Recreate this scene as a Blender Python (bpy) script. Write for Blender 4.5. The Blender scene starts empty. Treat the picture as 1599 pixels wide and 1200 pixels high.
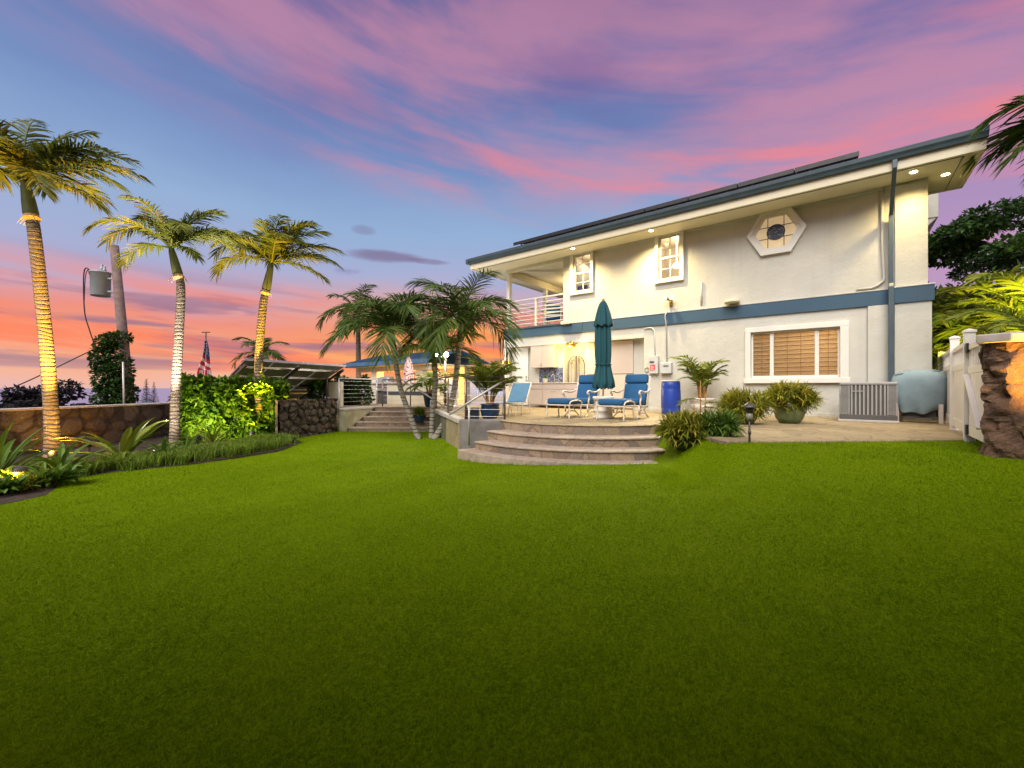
import bpy, bmesh, math, random
import numpy as np
from mathutils import Vector, Matrix
from math import radians, sin, cos, pi, sqrt, atan2

scene = bpy.context.scene
COL = scene.collection

# ------------------------------------------------------------------ camera
F = 660.0                      # focal length in photo pixels (photo 1599 x 1200)
EYE = 1.55                     # lens height above the low side of the lawn
HORIZON = 606.0
cam_d = bpy.data.cameras.new("camera")
cam = bpy.data.objects.new("camera", cam_d)
COL.objects.link(cam)
cam.location = (0, 0, EYE)
cam.rotation_euler = (radians(90), 0, 0)
cam_d.sensor_width = 36.0
cam_d.lens = F / 1599 * 36.0
cam_d.shift_y = (HORIZON - 600) / 1599
cam_d.clip_start = 0.05
cam_d.clip_end = 60000
scene.camera = cam

# ------------------------------------------------------------------ view
scene.view_settings.view_transform = 'Standard'
scene.view_settings.look = 'None'
scene.view_settings.exposure = 0.8
scene.view_settings.gamma = 1.0
scene.render.engine = 'CYCLES'
scene.cycles.use_denoising = True
scene.cycles.max_bounces = 6
scene.cycles.diffuse_bounces = 3
scene.cycles.glossy_bounces = 3
scene.cycles.transmission_bounces = 4
scene.cycles.transparent_max_bounces = 8
scene.cycles.sample_clamp_indirect = 4.0
scene.cycles.caustics_reflective = False
scene.cycles.caustics_refractive = False


def lin(v):
    v = v / 255.0
    return v / 12.92 if v <= 0.04045 else ((v + 0.055) / 1.055) ** 2.4


def C(r, g, b, a=1.0):
    return (lin(r), lin(g), lin(b), a)


# ------------------------------------------------------------------ node helpers
class NT:
    def __init__(self, tree):
        self.t = tree
        self.n = tree.nodes
        self.l = tree.links

    def node(self, typ, **kw):
        n = self.n.new(typ)
        for k, v in kw.items():
            setattr(n, k, v)
        return n

    def put(self, sock, val):
        if isinstance(val, bpy.types.NodeSocket):
            self.l.new(val, sock)
        else:
            sock.default_value = val

    def math(self, op, a, b=0.0, c=0.0, clamp=False):
        n = self.node('ShaderNodeMath', operation=op, use_clamp=clamp)
        self.put(n.inputs[0], a)
        self.put(n.inputs[1], b)
        self.put(n.inputs[2], c)
        return n.outputs[0]

    def lincomb(self, *terms):
        out = None
        for s, k in terms:
            m = self.math('MULTIPLY', s, k)
            out = m if out is None else self.math('ADD', out, m)
        return out

    def smooth(self, x, a, b, to0=0.0, to1=1.0):
        n = self.node('ShaderNodeMapRange', interpolation_type='SMOOTHSTEP')
        self.put(n.inputs[0], x)
        n.inputs[1].default_value = a
        n.inputs[2].default_value = b
        n.inputs[3].default_value = to0
        n.inputs[4].default_value = to1
        return n.outputs[0]

    def xyz(self, x, y, z=0.0):
        n = self.node('ShaderNodeCombineXYZ')
        self.put(n.inputs[0], x)
        self.put(n.inputs[1], y)
        self.put(n.inputs[2], z)
        return n.outputs[0]

    def noise(self, vec, scale, detail=4.0, rough=0.55, dist=0.0):
        n = self.node('ShaderNodeTexNoise')
        if vec is not None:
            self.put(n.inputs['Vector'], vec)
        n.inputs['Scale'].default_value = scale
        n.inputs['Detail'].default_value = detail
        n.inputs['Roughness'].default_value = rough
        n.inputs['Distortion'].default_value = dist
        return n.outputs['Fac']

    def voronoi(self, vec, scale, feature='F1', rnd=1.0, out='Distance'):
        n = self.node('ShaderNodeTexVoronoi', feature=feature)
        if vec is not None:
            self.put(n.inputs['Vector'], vec)
        n.inputs['Scale'].default_value = scale
        n.inputs['Randomness'].default_value = rnd
        return n.outputs[out]

    def mix(self, fac, a, b, mode='MIX'):
        n = self.node('ShaderNodeMix', data_type='RGBA', blend_type=mode)
        self.put(n.inputs[0], fac)
        self.put(n.inputs[6], a)
        self.put(n.inputs[7], b)
        return n.outputs[2]

    def ramp(self, fac, stops, interp='LINEAR'):
        n = self.node('ShaderNodeValToRGB')
        cr = n.color_ramp
        cr.interpolation = interp
        while len(cr.elements) < len(stops):
            cr.elements.new(0.5)
        for e, (p, c) in zip(cr.elements, stops):
            e.position = p
            e.color = c
        self.put(n.inputs[0], fac)
        return n.outputs[0]

    def bump(self, h, strength=0.3, dist=0.02, normal=None):
        n = self.node('ShaderNodeBump')
        self.put(n.inputs['Height'], h)
        n.inputs['Strength'].default_value = strength
        n.inputs['Distance'].default_value = dist
        if normal is not None:
            self.put(n.inputs['Normal'], normal)
        return n.outputs[0]


# ------------------------------------------------------------------ sky (dusk, seen by direction)
world = bpy.data.worlds.new("World")
scene.world = world
world.use_nodes = True


def build_sky():
    world.node_tree.nodes.clear()
    w = NT(world.node_tree)
    tc = w.node('ShaderNodeTexCoord')
    sep = w.node('ShaderNodeSeparateXYZ')
    w.l.new(tc.outputs['Generated'], sep.inputs[0])
    X, Y, Z = sep.outputs
    a = w.math('ARCTAN2', X, Y)                 # azimuth, 0 = where the lawn looks out
    e = w.math('ARCSINE', Z)
    warp = w.math('SUBTRACT', w.noise(w.xyz(w.math('MULTIPLY', a, 2.0), w.math('MULTIPLY', e, 5.0)), 1.6, 3, 0.5), 0.5)
    e2 = w.math('ADD', e, w.math('MULTIPLY', warp, 0.10))
    # towards the afterglow: orange low down, blue above it, violet overhead
    west = w.ramp(w.math('MULTIPLY', e2, 1.25), [
        (0.0, C(230, 186, 182)), (0.035, C(244, 184, 160)), (0.09, C(248, 170, 130)), (0.15, C(240, 146, 128)),
        (0.215, C(206, 166, 184)), (0.30, C(170, 176, 212)), (0.43, C(148, 176, 214)), (0.60, C(118, 144, 194)),
        (0.80, C(102, 114, 170)), (1.0, C(88, 92, 148))])
    east = w.ramp(w.math('MULTIPLY', e2, 1.25), [
        (0.0, C(218, 172, 186)), (0.12, C(198, 160, 192)), (0.3, C(182, 150, 192)), (0.5, C(152, 136, 184)),
        (0.75, C(128, 114, 166)), (1.0, C(106, 94, 150))])
    sky = w.mix(w.smooth(a, 0.25, 0.80), west, east)
    # strongest glow straight ahead, near the horizon
    glow = w.math('MULTIPLY', w.smooth(w.math('ABSOLUTE', w.math('ADD', a, 0.12)), 0.55, 0.0), w.smooth(e2, 0.27, 0.06))
    sky = w.mix(w.math('MULTIPLY', glow, 0.9), sky, C(255, 170, 76))
    # low streaky clouds: coral and grey lilac, drawn out along the horizon
    st = w.xyz(w.lincomb((a, 1.0), (e, 0.6)), w.lincomb((e, 9.0), (a, 0.55)))
    s1 = w.noise(st, 1.9, 6, 0.58, 0.25)
    low = w.math('MULTIPLY', w.smooth(e, 0.245, 0.13), w.smooth(e, 0.0, 0.06))
    lowleft = w.math('MULTIPLY', low, w.smooth(a, 0.55, 0.15))
    sky = w.mix(w.math('MULTIPLY', w.math('MULTIPLY', w.smooth(s1, 0.46, 0.60), lowleft), 0.85), sky, C(255, 134, 98))
    s2 = w.noise(w.xyz(w.lincomb((a, 1.1), (e, 0.3)), w.lincomb((e, 11.0), (a, 0.3)), 4.7), 2.1, 6, 0.55, 0.3)
    sky = w.mix(w.math('MULTIPLY', w.math('MULTIPLY', w.smooth(s2, 0.50, 0.64), lowleft), 0.75), sky, C(140, 112, 142))
    # high pink cloud sheets running down to the house side
    s = w.lincomb((a, 0.98), (e, -0.18))
    q = w.lincomb((e, 0.98), (a, 0.18))
    p1 = w.noise(w.xyz(s, w.math('MULTIPLY', q, 4.2), 3.4), 1.5, 6, 0.55, 0.35)
    qr = w.lincomb((e2, 0.95), (a, 0.15))
    region = w.math('MULTIPLY', w.smooth(qr, 0.32, 0.47), w.smooth(qr, 1.0, 0.62, 0.35, 1.0))
    region = w.math('MAXIMUM', w.math('MULTIPLY', w.smooth(a, 0.1, 0.7), 0.42), region)
    pink = w.math('MULTIPLY', w.smooth(p1, 0.38, 0.64), region)
    sky = w.mix(w.math('MULTIPLY', pink, 0.56), sky, C(216, 144, 164))
    p2 = w.noise(w.xyz(w.math('MULTIPLY', s, 1.2), w.math('MULTIPLY', q, 8.0), 9.3), 1.7, 6, 0.58, 0.4)
    rose = w.math('MULTIPLY', w.smooth(p2, 0.45, 0.70), w.math('MULTIPLY', region, w.smooth(e, 0.68, 0.40)))
    sky = w.mix(w.math('MULTIPLY', rose, 0.80), sky, C(242, 136, 142))
    # dusky violet tufts high up
    p3 = w.noise(w.xyz(s, w.math('MULTIPLY', q, 4.2), 5.5), 1.3, 6, 0.55, 0.4)
    sky = w.mix(w.math('MULTIPLY', w.math('MULTIPLY', w.smooth(p3, 0.48, 0.68), w.smooth(e, 0.42, 0.66)), 0.5), sky, C(104, 96, 156))
    # small dark cloud bars low over the bay
    s4 = w.noise(w.xyz(w.math('MULTIPLY', a, 1.4), w.math('MULTIPLY', e, 8.0), 1.3), 2.6, 5, 0.55, 0.2)
    bars = w.math('MULTIPLY', w.smooth(s4, 0.60, 0.70), w.math('MULTIPLY', w.smooth(e, 0.33, 0.26), w.smooth(e, 0.10, 0.16)))
    sky = w.mix(w.math('MULTIPLY', bars, 0.6), sky, C(128, 112, 156))
    # two small dusky cloud bars over the bay
    for (a0, e0, wa, we, k) in ((-0.287, 0.288, 0.085, 0.012, 0.65), (-0.335, 0.338, 0.028, 0.014, 0.35), (-0.20, 0.285, 0.05, 0.006, 0.5)):
        da = w.math('DIVIDE', w.math('SUBTRACT', w.math('ADD', a, w.math('MULTIPLY', warp, 0.05)), a0), wa)
        de = w.math('DIVIDE', w.math('SUBTRACT', w.math('ADD', e, w.math('MULTIPLY', s4, 0.03)), e0 + 0.015), we)
        rr = w.math('ADD', w.math('MULTIPLY', da, da), w.math('MULTIPLY', de, de))
        sky = w.mix(w.math('MULTIPLY', w.smooth(rr, 1.3, 0.1), k), sky, C(120, 92, 128))
    # below the horizon: dim
    sky = w.mix(w.smooth(e, 0.0, -0.05), sky, C(70, 66, 84))
    bg = w.node('ShaderNodeBackground')
    w.l.new(sky, bg.inputs[0])
    bg.inputs[1].default_value = 0.58
    out = w.node('ShaderNodeOutputWorld')
    w.l.new(bg.outputs[0], out.inputs[0])


build_sky()

# soft, low after-sunset light from the seaward side behind the camera
sun_d = bpy.data.lights.new("dusk_light", 'SUN')
sun = bpy.data.objects.new("dusk_light", sun_d)
COL.objects.link(sun)
sun_d.energy = 3.3
sun_d.angle = radians(50)
sun_d.color = (1.0, 0.94, 0.84)
_sd = Vector((0.28, 0.62, -0.73)).normalized()      # direction the light travels
sun.rotation_euler = _sd.to_track_quat('-Z', 'Y').to_euler()


# ------------------------------------------------------------------ placing helpers
def P(px, py, Y):
    """photo pixel at a known depth -> world point"""
    return Vector(((px - 800) / F * Y, Y, EYE + (HORIZON - py) / F * Y))


def G(px, py, z):
    """photo pixel lying on a level surface at height z -> world point"""
    Y = (EYE - z) * F / (py - HORIZON)
    return Vector(((px - 800) / F * Y, Y, z))


PATIO = 0.81
TH = -math.atan2(660, 850)                          # house turned against the view
HO = Vector((8.94, 10.0, PATIO))
EX = Vector((cos(TH), sin(TH), 0))
EYV = Vector((-sin(TH), cos(TH), 0))


def H(px, py, yl=0.0):
    """photo pixel on the plane y=yl of the house -> house x, z"""
    rx = (px - 800) / F
    ox, oy = HO.x + yl * EYV.x, HO.y + yl * EYV.y
    # rx*t = ox + x*EX.x ; t = oy + x*EX.y
    x = (rx * oy - ox) / (EX.x - rx * EX.y)
    Y = oy + x * EX.y
    return x, EYE + (HORIZON - py) / F * Y - PATIO


def HW(x, y, z):
    return HO + EX * x + EYV * y + Vector((0, 0, z))


# ------------------------------------------------------------------ mesh builder
class MB:
    def __init__(self):
        self.v = []
        self.f = []

    def add(self, vs, fs):
        o = len(self.v)
        self.v.extend([tuple(p) for p in vs])
        self.f.extend([tuple(i + o for i in f) for f in fs])
        return self

    def box(self, x0, x1, y0, y1, z0, z1):
        v = [(x0, y0, z0), (x1, y0, z0), (x1, y1, z0), (x0, y1, z0), (x0, y0, z1), (x1, y0, z1), (x1, y1, z1), (x0, y1, z1)]
        return self.add(v, [(3, 2, 1, 0), (4, 5, 6, 7), (0, 1, 5, 4), (1, 2, 6, 5), (2, 3, 7, 6), (3, 0, 4, 7)])

    def bar(self, p, q, w, h=None, up=(0, 0, 1)):
        h = w if h is None else h
        p, q = Vector(p), Vector(q)
        d = (q - p).normalized()
        u = Vector(up)
        if abs(d.dot(u)) > 0.98:
            u = Vector((1, 0, 0))
        s = d.cross(u).normalized()
        u = s.cross(d).normalized()
        vs = []
        for c in (p, q):
            for a, b in ((-1, -1), (1, -1), (1, 1), (-1, 1)):
                vs.append(c + s * (a * w / 2) + u * (b * h / 2))
        return self.add(vs, [(3, 2, 1, 0), (4, 5, 6, 7), (0, 1, 5, 4), (1, 2, 6, 5), (2, 3, 7, 6), (3, 0, 4, 7)])

    def tube(self, pts, rad, n=8, cap=True):
        pts = [Vector(p) for p in pts]
        if not hasattr(rad, '__len__'):
            rad = [rad] * len(pts)
        vs, fs = [], []
        u = None
        for i, p in enumerate(pts):
            d = (pts[min(i + 1, len(pts) - 1)] - pts[max(i - 1, 0)])
            if d.length < 1e-9:
                d = Vector((0, 0, 1))
            d.normalize()
            if u is None:
                u = d.orthogonal().normalized()
            u = (u - d * u.dot(d))
            u.normalize()
            s = d.cross(u)
            for k in range(n):
                t = 2 * pi * k / n
                vs.append(p + (u * cos(t) + s * sin(t)) * rad[i])
        for i in range(len(pts) - 1):
            for k in range(n):
                a, b = i * n + k, i * n + (k + 1) % n
                fs.append((a, b, b + n, a + n))
        if cap:
            fs.append(tuple(range(n - 1, -1, -1)))
            o = (len(pts) - 1) * n
            fs.append(tuple(range(o, o + n)))
        return self.add(vs, fs)

    def lathe(self, prof, n=24, c=(0, 0, 0), sq=1.0, wob=None):
        """prof: (r, z) list from bottom to top"""
        vs, fs = [], []
        for i, (r, z) in enumerate(prof):
            for k in range(n):
                t = 2 * pi * k / n
                rr = r * (wob(t, i) if wob else 1.0)
                vs.append((c[0] + rr * cos(t), c[1] + rr * sin(t) * sq, c[2] + z))
        for i in range(len(prof) - 1):
            for k in range(n):
                a, b = i * n + k, i * n + (k + 1) % n
                fs.append((a, b, b + n, a + n))
        fs.append(tuple(range(n - 1, -1, -1)))
        o = (len(prof) - 1) * n
        fs.append(tuple(range(o, o + n)))
        return self.add(vs, fs)

    def prism(self, poly, z0, z1):
        n = len(poly)
        area = sum(poly[i][0] * poly[(i + 1) % n][1] - poly[(i + 1) % n][0] * poly[i][1] for i in range(n))
        if area < 0:
            poly = poly[::-1]
        vs = [(p[0], p[1], z0) for p in poly] + [(p[0], p[1], z1) for p in poly]
        fs = [tuple(range(n - 1, -1, -1)), tuple(range(n, 2 * n))]
        for i in range(n):
            j = (i + 1) % n
            fs.append((i, j, j + n, i + n))
        return self.add(vs, fs)

    def extrude_y(self, poly, y0, y1):
        """polygon in x,z pushed through along y"""
        n = len(poly)
        area = sum(poly[i][0] * poly[(i + 1) % n][1] - poly[(i + 1) % n][0] * poly[i][1] for i in range(n))
        if area < 0:
            poly = poly[::-1]
        vs = [(p[0], y0, p[1]) for p in poly] + [(p[0], y1, p[1]) for p in poly]
        fs = [tuple(range(n)), tuple(range(2 * n - 1, n - 1, -1))]
        for i in range(n):
            j = (i + 1) % n
            fs.append((j, i, i + n, j + n))
        return self.add(vs, fs)

    def extrude_x(self, poly, x0, x1):
        """polygon in y,z pushed through along x"""
        n = len(poly)
        area = sum(poly[i][0] * poly[(i + 1) % n][1] - poly[(i + 1) % n][0] * poly[i][1] for i in range(n))
        if area < 0:
            poly = poly[::-1]
        vs = [(x0, p[0], p[1]) for p in poly] + [(x1, p[0], p[1]) for p in poly]
        fs = [tuple(range(n - 1, -1, -1)), tuple(range(n, 2 * n))]
        for i in range(n):
            j = (i + 1) % n
            fs.append((i, j, j + n, i + n))
        return self.add(vs, fs)

    def build(self, name, mat, parent=None, smooth=False, bevel=0.0, loc=None, rotz=0.0, subsurf=0, seg=2):
        me = bpy.data.meshes.new(name)
        me.from_pydata(self.v, [], self.f)
        me.update()
        if smooth:
            me.polygons.foreach_set("use_smooth", [True] * len(me.polygons))
        o = bpy.data.objects.new(name, me)
        COL.objects.link(o)
        if mat is not None:
            me.materials.append(mat)
        if parent is not None:
            o.parent = parent
        if loc is not None:
            o.location = loc
        if rotz:
            o.rotation_euler = (0, 0, rotz)
        if subsurf:
            m = o.modifiers.new("round", 'SUBSURF')
            m.levels = m.render_levels = subsurf
        if bevel:
            m = o.modifiers.new("edge", 'BEVEL')
            m.width = bevel
            m.segments = seg
            m.limit_method = 'ANGLE'
            m.angle_limit = radians(40)
        return o


def tag(o, label=None, cat=None, group=None, kind=None):
    if label:
        o["label"] = label
    if cat:
        o["category"] = cat
    if group:
        o["group"] = group
    if kind:
        o["kind"] = kind
    return o


def thing(name, label, cat, loc=(0, 0, 0), rotz=0.0, group=None):
    o = bpy.data.objects.new(name, None)
    o.empty_display_size = 0.1
    COL.objects.link(o)
    o.location = loc
    o.rotation_euler = (0, 0, rotz)
    return tag(o, label, cat, group)


def copy_tree(o, parent=None):
    c = o.copy()
    COL.objects.link(c)
    if parent is not None:
        c.parent = parent
    for ch in [k for k in bpy.data.objects if k.parent == o]:
        copy_tree(ch, c)
    return c


def lamp(name, typ, parent, loc, power, color, aim=None, angle=90, blend=0.6, radius=0.05):
    d = bpy.data.lights.new(name, typ)
    d.energy = power
    d.color = color
    d.shadow_soft_size = radius
    if typ == 'SPOT':
        d.spot_size = radians(angle)
        d.spot_blend = blend
    o = bpy.data.objects.new(name, d)
    COL.objects.link(o)
    o.parent = parent
    o.location = loc
    if aim is not None:
        o.rotation_euler = Vector(aim).normalized().to_track_quat('-Z', 'Y').to_euler()
    return o


# ------------------------------------------------------------------ materials
MATS = {}


def newmat(name):
    m = bpy.data.materials.new(name)
    m.use_nodes = True
    m.node_tree.nodes.clear()
    t = NT(m.node_tree)
    b = t.node('ShaderNodeBsdfPrincipled')
    out = t.node('ShaderNodeOutputMaterial')
    t.l.new(b.outputs[0], out.inputs[0])
    MATS[name] = m
    return m, t, b, out


def obj_coord(t):
    return t.node('ShaderNodeTexCoord').outputs['Object']


def paint(name, col, rough=0.5, var=0.12, scale=3.0, bump=0.0, bscale=60.0, metal=0.0, spec=0.5, dirt=None):
    """painted / plain surface with faint mottling and optional fine texture"""
    m, t, b, out = newmat(name)
    co = obj_coord(t)
    n = t.noise(co, scale, 5, 0.6)
    dark = tuple(x * (1 - var) for x in col[:3]) + (1,)
    lite = tuple(min(1, x * (1 + var)) for x in col[:3]) + (1,)
    c = t.mix(t.smooth(n, 0.3, 0.7), dark, lite)
    if dirt is not None:
        c = t.mix(t.math('MULTIPLY', t.smooth(t.noise(co, scale * 2.3, 8, 0.7), 0.55, 0.8), 0.5), c, dirt)
    t.put(b.inputs['Base Color'], c)
    t.put(b.inputs['Roughness'], t.smooth(n, 0.2, 0.8, max(0.03, rough - 0.08), min(1, rough + 0.08)))
    b.inputs['Metallic'].default_value = metal
    b.inputs['Specular IOR Level'].default_value = spec
    if bump:
        t.put(b.inputs['Normal'], t.bump(t.noise(co, bscale, 4, 0.6), bump, 0.01))
    return m


def leafmat(name, cols, rough=0.45, trans=0.35, spec=0.22):
    """foliage: colour drawn per leaf, some light let through"""
    m, t, b, out = newmat(name)
    g = t.node('ShaderNodeNewGeometry')
    rnd = g.outputs['Random Per Island']
    c = t.ramp(rnd, [(i / max(1, len(cols) - 1), k) for i, k in enumerate(cols)])
    n = t.noise(obj_coord(t), 2.0, 3, 0.5)
    c = t.mix(t.smooth(n, 0.3, 0.7), t.mix(0.25, c, (0.0, 0.0, 0.0, 1)), c)
    t.put(b.inputs['Base Color'], c)
    b.inputs['Roughness'].default_value = rough + 0.1
    b.inputs['Specular IOR Level'].default_value = spec
    tr = t.node('ShaderNodeBsdfTranslucent')
    t.put(tr.inputs[0], c)
    mx = t.node('ShaderNodeMixShader')
    mx.inputs[0].default_value = trans
    t.l.new(b.outputs[0], mx.inputs[1])
    t.l.new(tr.outputs[0], mx.inputs[2])
    t.l.new(mx.outputs[0], out.inputs[0])
    return m


def turf_mat():
    m, t, b, out = newmat('turf_leaf')
    g = t.node('ShaderNodeNewGeometry')
    co = obj_coord(t)
    c = t.ramp(g.outputs['Random Per Island'], [(0, (0.080, 0.160, 0.0015, 1)), (0.5, (0.180, 0.300, 0.002, 1)), (1, (0.275, 0.395, 0.004, 1))])
    big = t.noise(co, 0.55, 5, 0.6, 0.4)
    c = t.mix(t.math('MULTIPLY', t.smooth(big, 0.42, 0.68), 0.45), c, (0.30, 0.39, 0.002, 1))
    tuft = t.noise(co, 17, 3, 0.6)
    c = t.mix(t.math('MULTIPLY', t.smooth(tuft, 0.46, 0.66), 0.45), c, (0.06, 0.135, 0.001, 1))
    mid = t.noise(co, 2.6, 6, 0.65, 0.3)
    c = t.mix(t.math('MULTIPLY', t.smooth(mid, 0.46, 0.68), 0.55), c, (0.08, 0.165, 0.001, 1))
    t.put(b.inputs['Base Color'], c)
    b.inputs['Roughness'].default_value = 0.8
    b.inputs['Specular IOR Level'].default_value = 0.03
    tr = t.node('ShaderNodeBsdfTranslucent')
    t.put(tr.inputs[0], c)
    mx = t.node('ShaderNodeMixShader')
    mx.inputs[0].default_value = 0.4
    t.l.new(b.outputs[0], mx.inputs[1])
    t.l.new(tr.outputs[0], mx.inputs[2])
    t.l.new(mx.outputs[0], out.inputs[0])


def emit(name, col, s):
    m, t, b, out = newmat(name)
    b.inputs['Base Color'].default_value = (0.8, 0.8, 0.8, 1)
    b.inputs['Emission Color'].default_value = col
    b.inputs['Emission Strength'].default_value = s
    return m


def stucco_mat():
    m, t, b, out = newmat('stucco')
    co = obj_coord(t)
    sp = t.node('ShaderNodeSeparateXYZ')
    t.l.new(co, sp.inputs[0])
    big = t.noise(co, 0.9, 5, 0.6)
    c = t.mix(t.smooth(big, 0.3, 0.7), (0.475, 0.465, 0.41, 1), (0.54, 0.528, 0.472, 1))
    streak = t.noise(t.xyz(t.math('MULTIPLY', sp.outputs[0], 5.0), t.math('MULTIPLY', sp.outputs[1], 5.0), t.math('MULTIPLY', sp.outputs[2], 0.35)), 1.0, 6, 0.65)
    c = t.mix(t.math('MULTIPLY', t.smooth(streak, 0.52, 0.78), 0.22), c, (0.36, 0.34, 0.30, 1))
    low = t.math('MULTIPLY', t.smooth(sp.outputs[2], 0.45, 0.0), t.smooth(t.noise(co, 3.5, 7, 0.7), 0.35, 0.7))
    c = t.mix(t.math('MULTIPLY', low, 0.45), c, (0.27, 0.23, 0.18, 1))
    t.put(b.inputs['Base Color'], c)
    b.inputs['Roughness'].default_value = 0.88
    b.inputs['Specular IOR Level'].default_value = 0.2
    h = t.math('ADD', t.noise(co, 70, 5, 0.65), t.math('MULTIPLY', t.noise(co, 6, 4, 0.6, 0.6), 1.3))
    t.put(b.inputs['Normal'], t.bump(h, 0.65, 0.014))


stucco_mat()
paint('trim_white', (0.66, 0.64, 0.58, 1), 0.45, 0.03, 3)
paint('soffit_cream', (0.62, 0.57, 0.42, 1), 0.6, 0.03, 2)
paint('band_blue', (0.03, 0.075, 0.125, 1), 0.7, 0.08, 1.5, 0.3, 100)
paint('gutter_blue', (0.05, 0.08, 0.10, 1), 0.4, 0.08, 2)
paint('tile_blue', (0.03, 0.06, 0.085, 1), 0.55, 0.2, 4, 0.2, 40)
paint('panel_black', (0.004, 0.005, 0.008, 1), 0.5, 0.2, 4, spec=0.15)
paint('frame_black', (0.012, 0.012, 0.013, 1), 0.45, 0.1, 6)
paint('cabinet_taupe', (0.50, 0.42, 0.36, 1), 0.5, 0.04, 2)
paint('counter_stone', (0.55, 0.46, 0.35, 1), 0.3, 0.2, 20)
paint('conduit_grey', (0.45, 0.46, 0.46, 1), 0.5, 0.05, 5)
paint('box_grey', (0.47, 0.48, 0.47, 1), 0.5, 0.05, 5)
paint('sticker_red', (0.55, 0.02, 0.02, 1), 0.5, 0.05, 9)
paint('sticker_text', (0.8, 0.8, 0.78, 1), 0.5, 0.03, 9)
paint('umbrella_teal', (0.003, 0.060, 0.075, 1), 0.8, 0.12, 5, 0.25, 300)
paint('cushion_blue', (0.012, 0.085, 0.205, 1), 0.85, 0.10, 7, 0.3, 400)
paint('sling_blue', (0.09, 0.21, 0.32, 1), 0.75, 0.08, 8, 0.2, 300)
paint('chair_white', (0.60, 0.53, 0.45, 1), 0.4, 0.05, 5)
paint('barrel_blue', (0.012, 0.045, 0.30, 1), 0.4, 0.1, 4)
paint('pot_white', (0.62, 0.58, 0.50, 1), 0.55, 0.1, 6, 0.15, 40)
paint('pot_green', (0.13, 0.17, 0.075, 1), 0.35, 0.25, 7)
paint('pot_blue', (0.012, 0.035, 0.085, 1), 0.2, 0.2, 5)
paint('pot_dark', (0.015, 0.022, 0.03, 1), 0.3, 0.2, 5)
paint('cover_blue', (0.19, 0.26, 0.285, 1), 0.7, 0.12, 3, 0.5, 9)
paint('fence_white', (0.74, 0.71, 0.65, 1), 0.45, 0.04, 3)
paint('hinge_black', (0.012, 0.012, 0.012, 1), 0.5, 0.1, 6)
paint('ac_grey', (0.27, 0.26, 0.25, 1), 0.5, 0.05, 4)
paint('ac_dark', (0.075, 0.07, 0.068, 1), 0.6, 0.1, 10)
paint('steel', (0.40, 0.38, 0.36, 1), 0.4, 0.1, 8, metal=0.45)
paint('steel_dark', (0.18, 0.16, 0.14, 1), 0.35, 0.1, 8, metal=0.7)
paint('cheek_concrete', (0.17, 0.155, 0.145, 1), 0.85, 0.22, 4, 0.3, 50, dirt=(0.09, 0.08, 0.075, 1))
paint('wall_beige', (0.34, 0.31, 0.20, 1), 0.85, 0.30, 1.6, 0.35, 30, dirt=(0.15, 0.13, 0.09, 1))
paint('wall_olive', (0.11, 0.105, 0.065, 1), 0.85, 0.18, 1.4, 0.3, 40)
paint('wall_charcoal', (0.055, 0.055, 0.065, 1), 0.8, 0.15, 2, 0.2, 40)
paint('pole_wood', (0.14, 0.095, 0.085, 1), 0.85, 0.3, 6, 0.4, 25)
paint('transformer_grey', (0.30, 0.34, 0.38, 1), 0.45, 0.05, 3)
paint('panel_back', (0.32, 0.30, 0.27, 1), 0.5, 0.12, 1.2)
paint('rail_alu', (0.55, 0.53, 0.56, 1), 0.4, 0.05, 4, metal=0.3)
paint('rust_steel', (0.085, 0.06, 0.05, 1), 0.7, 0.3, 6)
paint('bronze', (0.06, 0.05, 0.04, 1), 0.5, 0.2, 9)
paint('soil', (0.035, 0.02, 0.012, 1), 0.95, 0.5, 10, 0.8, 20)
paint('bark', (0.10, 0.075, 0.055, 1), 0.9, 0.35, 6, 0.6, 20)
paint('cane_orange', (0.30, 0.14, 0.03, 1), 0.6, 0.3, 14)
paint('roof_blue', (0.05, 0.12, 0.22, 1), 0.5, 0.15, 3)
paint('pavilion_white', (0.62, 0.56, 0.42, 1), 0.7, 0.05, 2, 0.1, 60)
paint('pavilion_grey', (0.33, 0.32, 0.33, 1), 0.7, 0.05, 2)
paint('brass', (0.42, 0.27, 0.05, 1), 0.3, 0.1, 8, metal=0.8)
paint('flag_red', (0.42, 0.015, 0.04, 1), 0.8, 0.1, 6)
paint('flag_white', (0.60, 0.52, 0.55, 1), 0.8, 0.05, 6)
paint('flag_navy', (0.02, 0.025, 0.11, 1), 0.8, 0.1, 6)
paint('wood_tan', (0.42, 0.26, 0.11, 1), 0.6, 0.2, 8)
paint('wood_dark', (0.14, 0.08, 0.035, 1), 0.6, 0.2, 8)
paint('interior_cream', (0.62, 0.53, 0.40, 1), 0.8, 0.04, 2)
paint('cloth_print', (0.28, 0.16, 0.17, 1), 0.85, 0.5, 14)
paint('cap_stone', (0.42, 0.38, 0.34, 1), 0.8, 0.15, 4, 0.3, 30)
paint('tarp_cyan', (0.05, 0.38, 0.52, 1), 0.6, 0.1, 4)
paint('pink_petal', (0.55, 0.16, 0.24, 1), 0.7, 0.2, 8)
emit('lamp_warm', (1.0, 0.80, 0.45, 1), 14)
emit('lamp_white', (1.0, 0.97, 0.90, 1), 40)
emit('lamp_orange', (1.0, 0.34, 0.03, 1), 1.5)
emit('lamp_yellow', (1.0, 0.80, 0.22, 1), 3)

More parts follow.
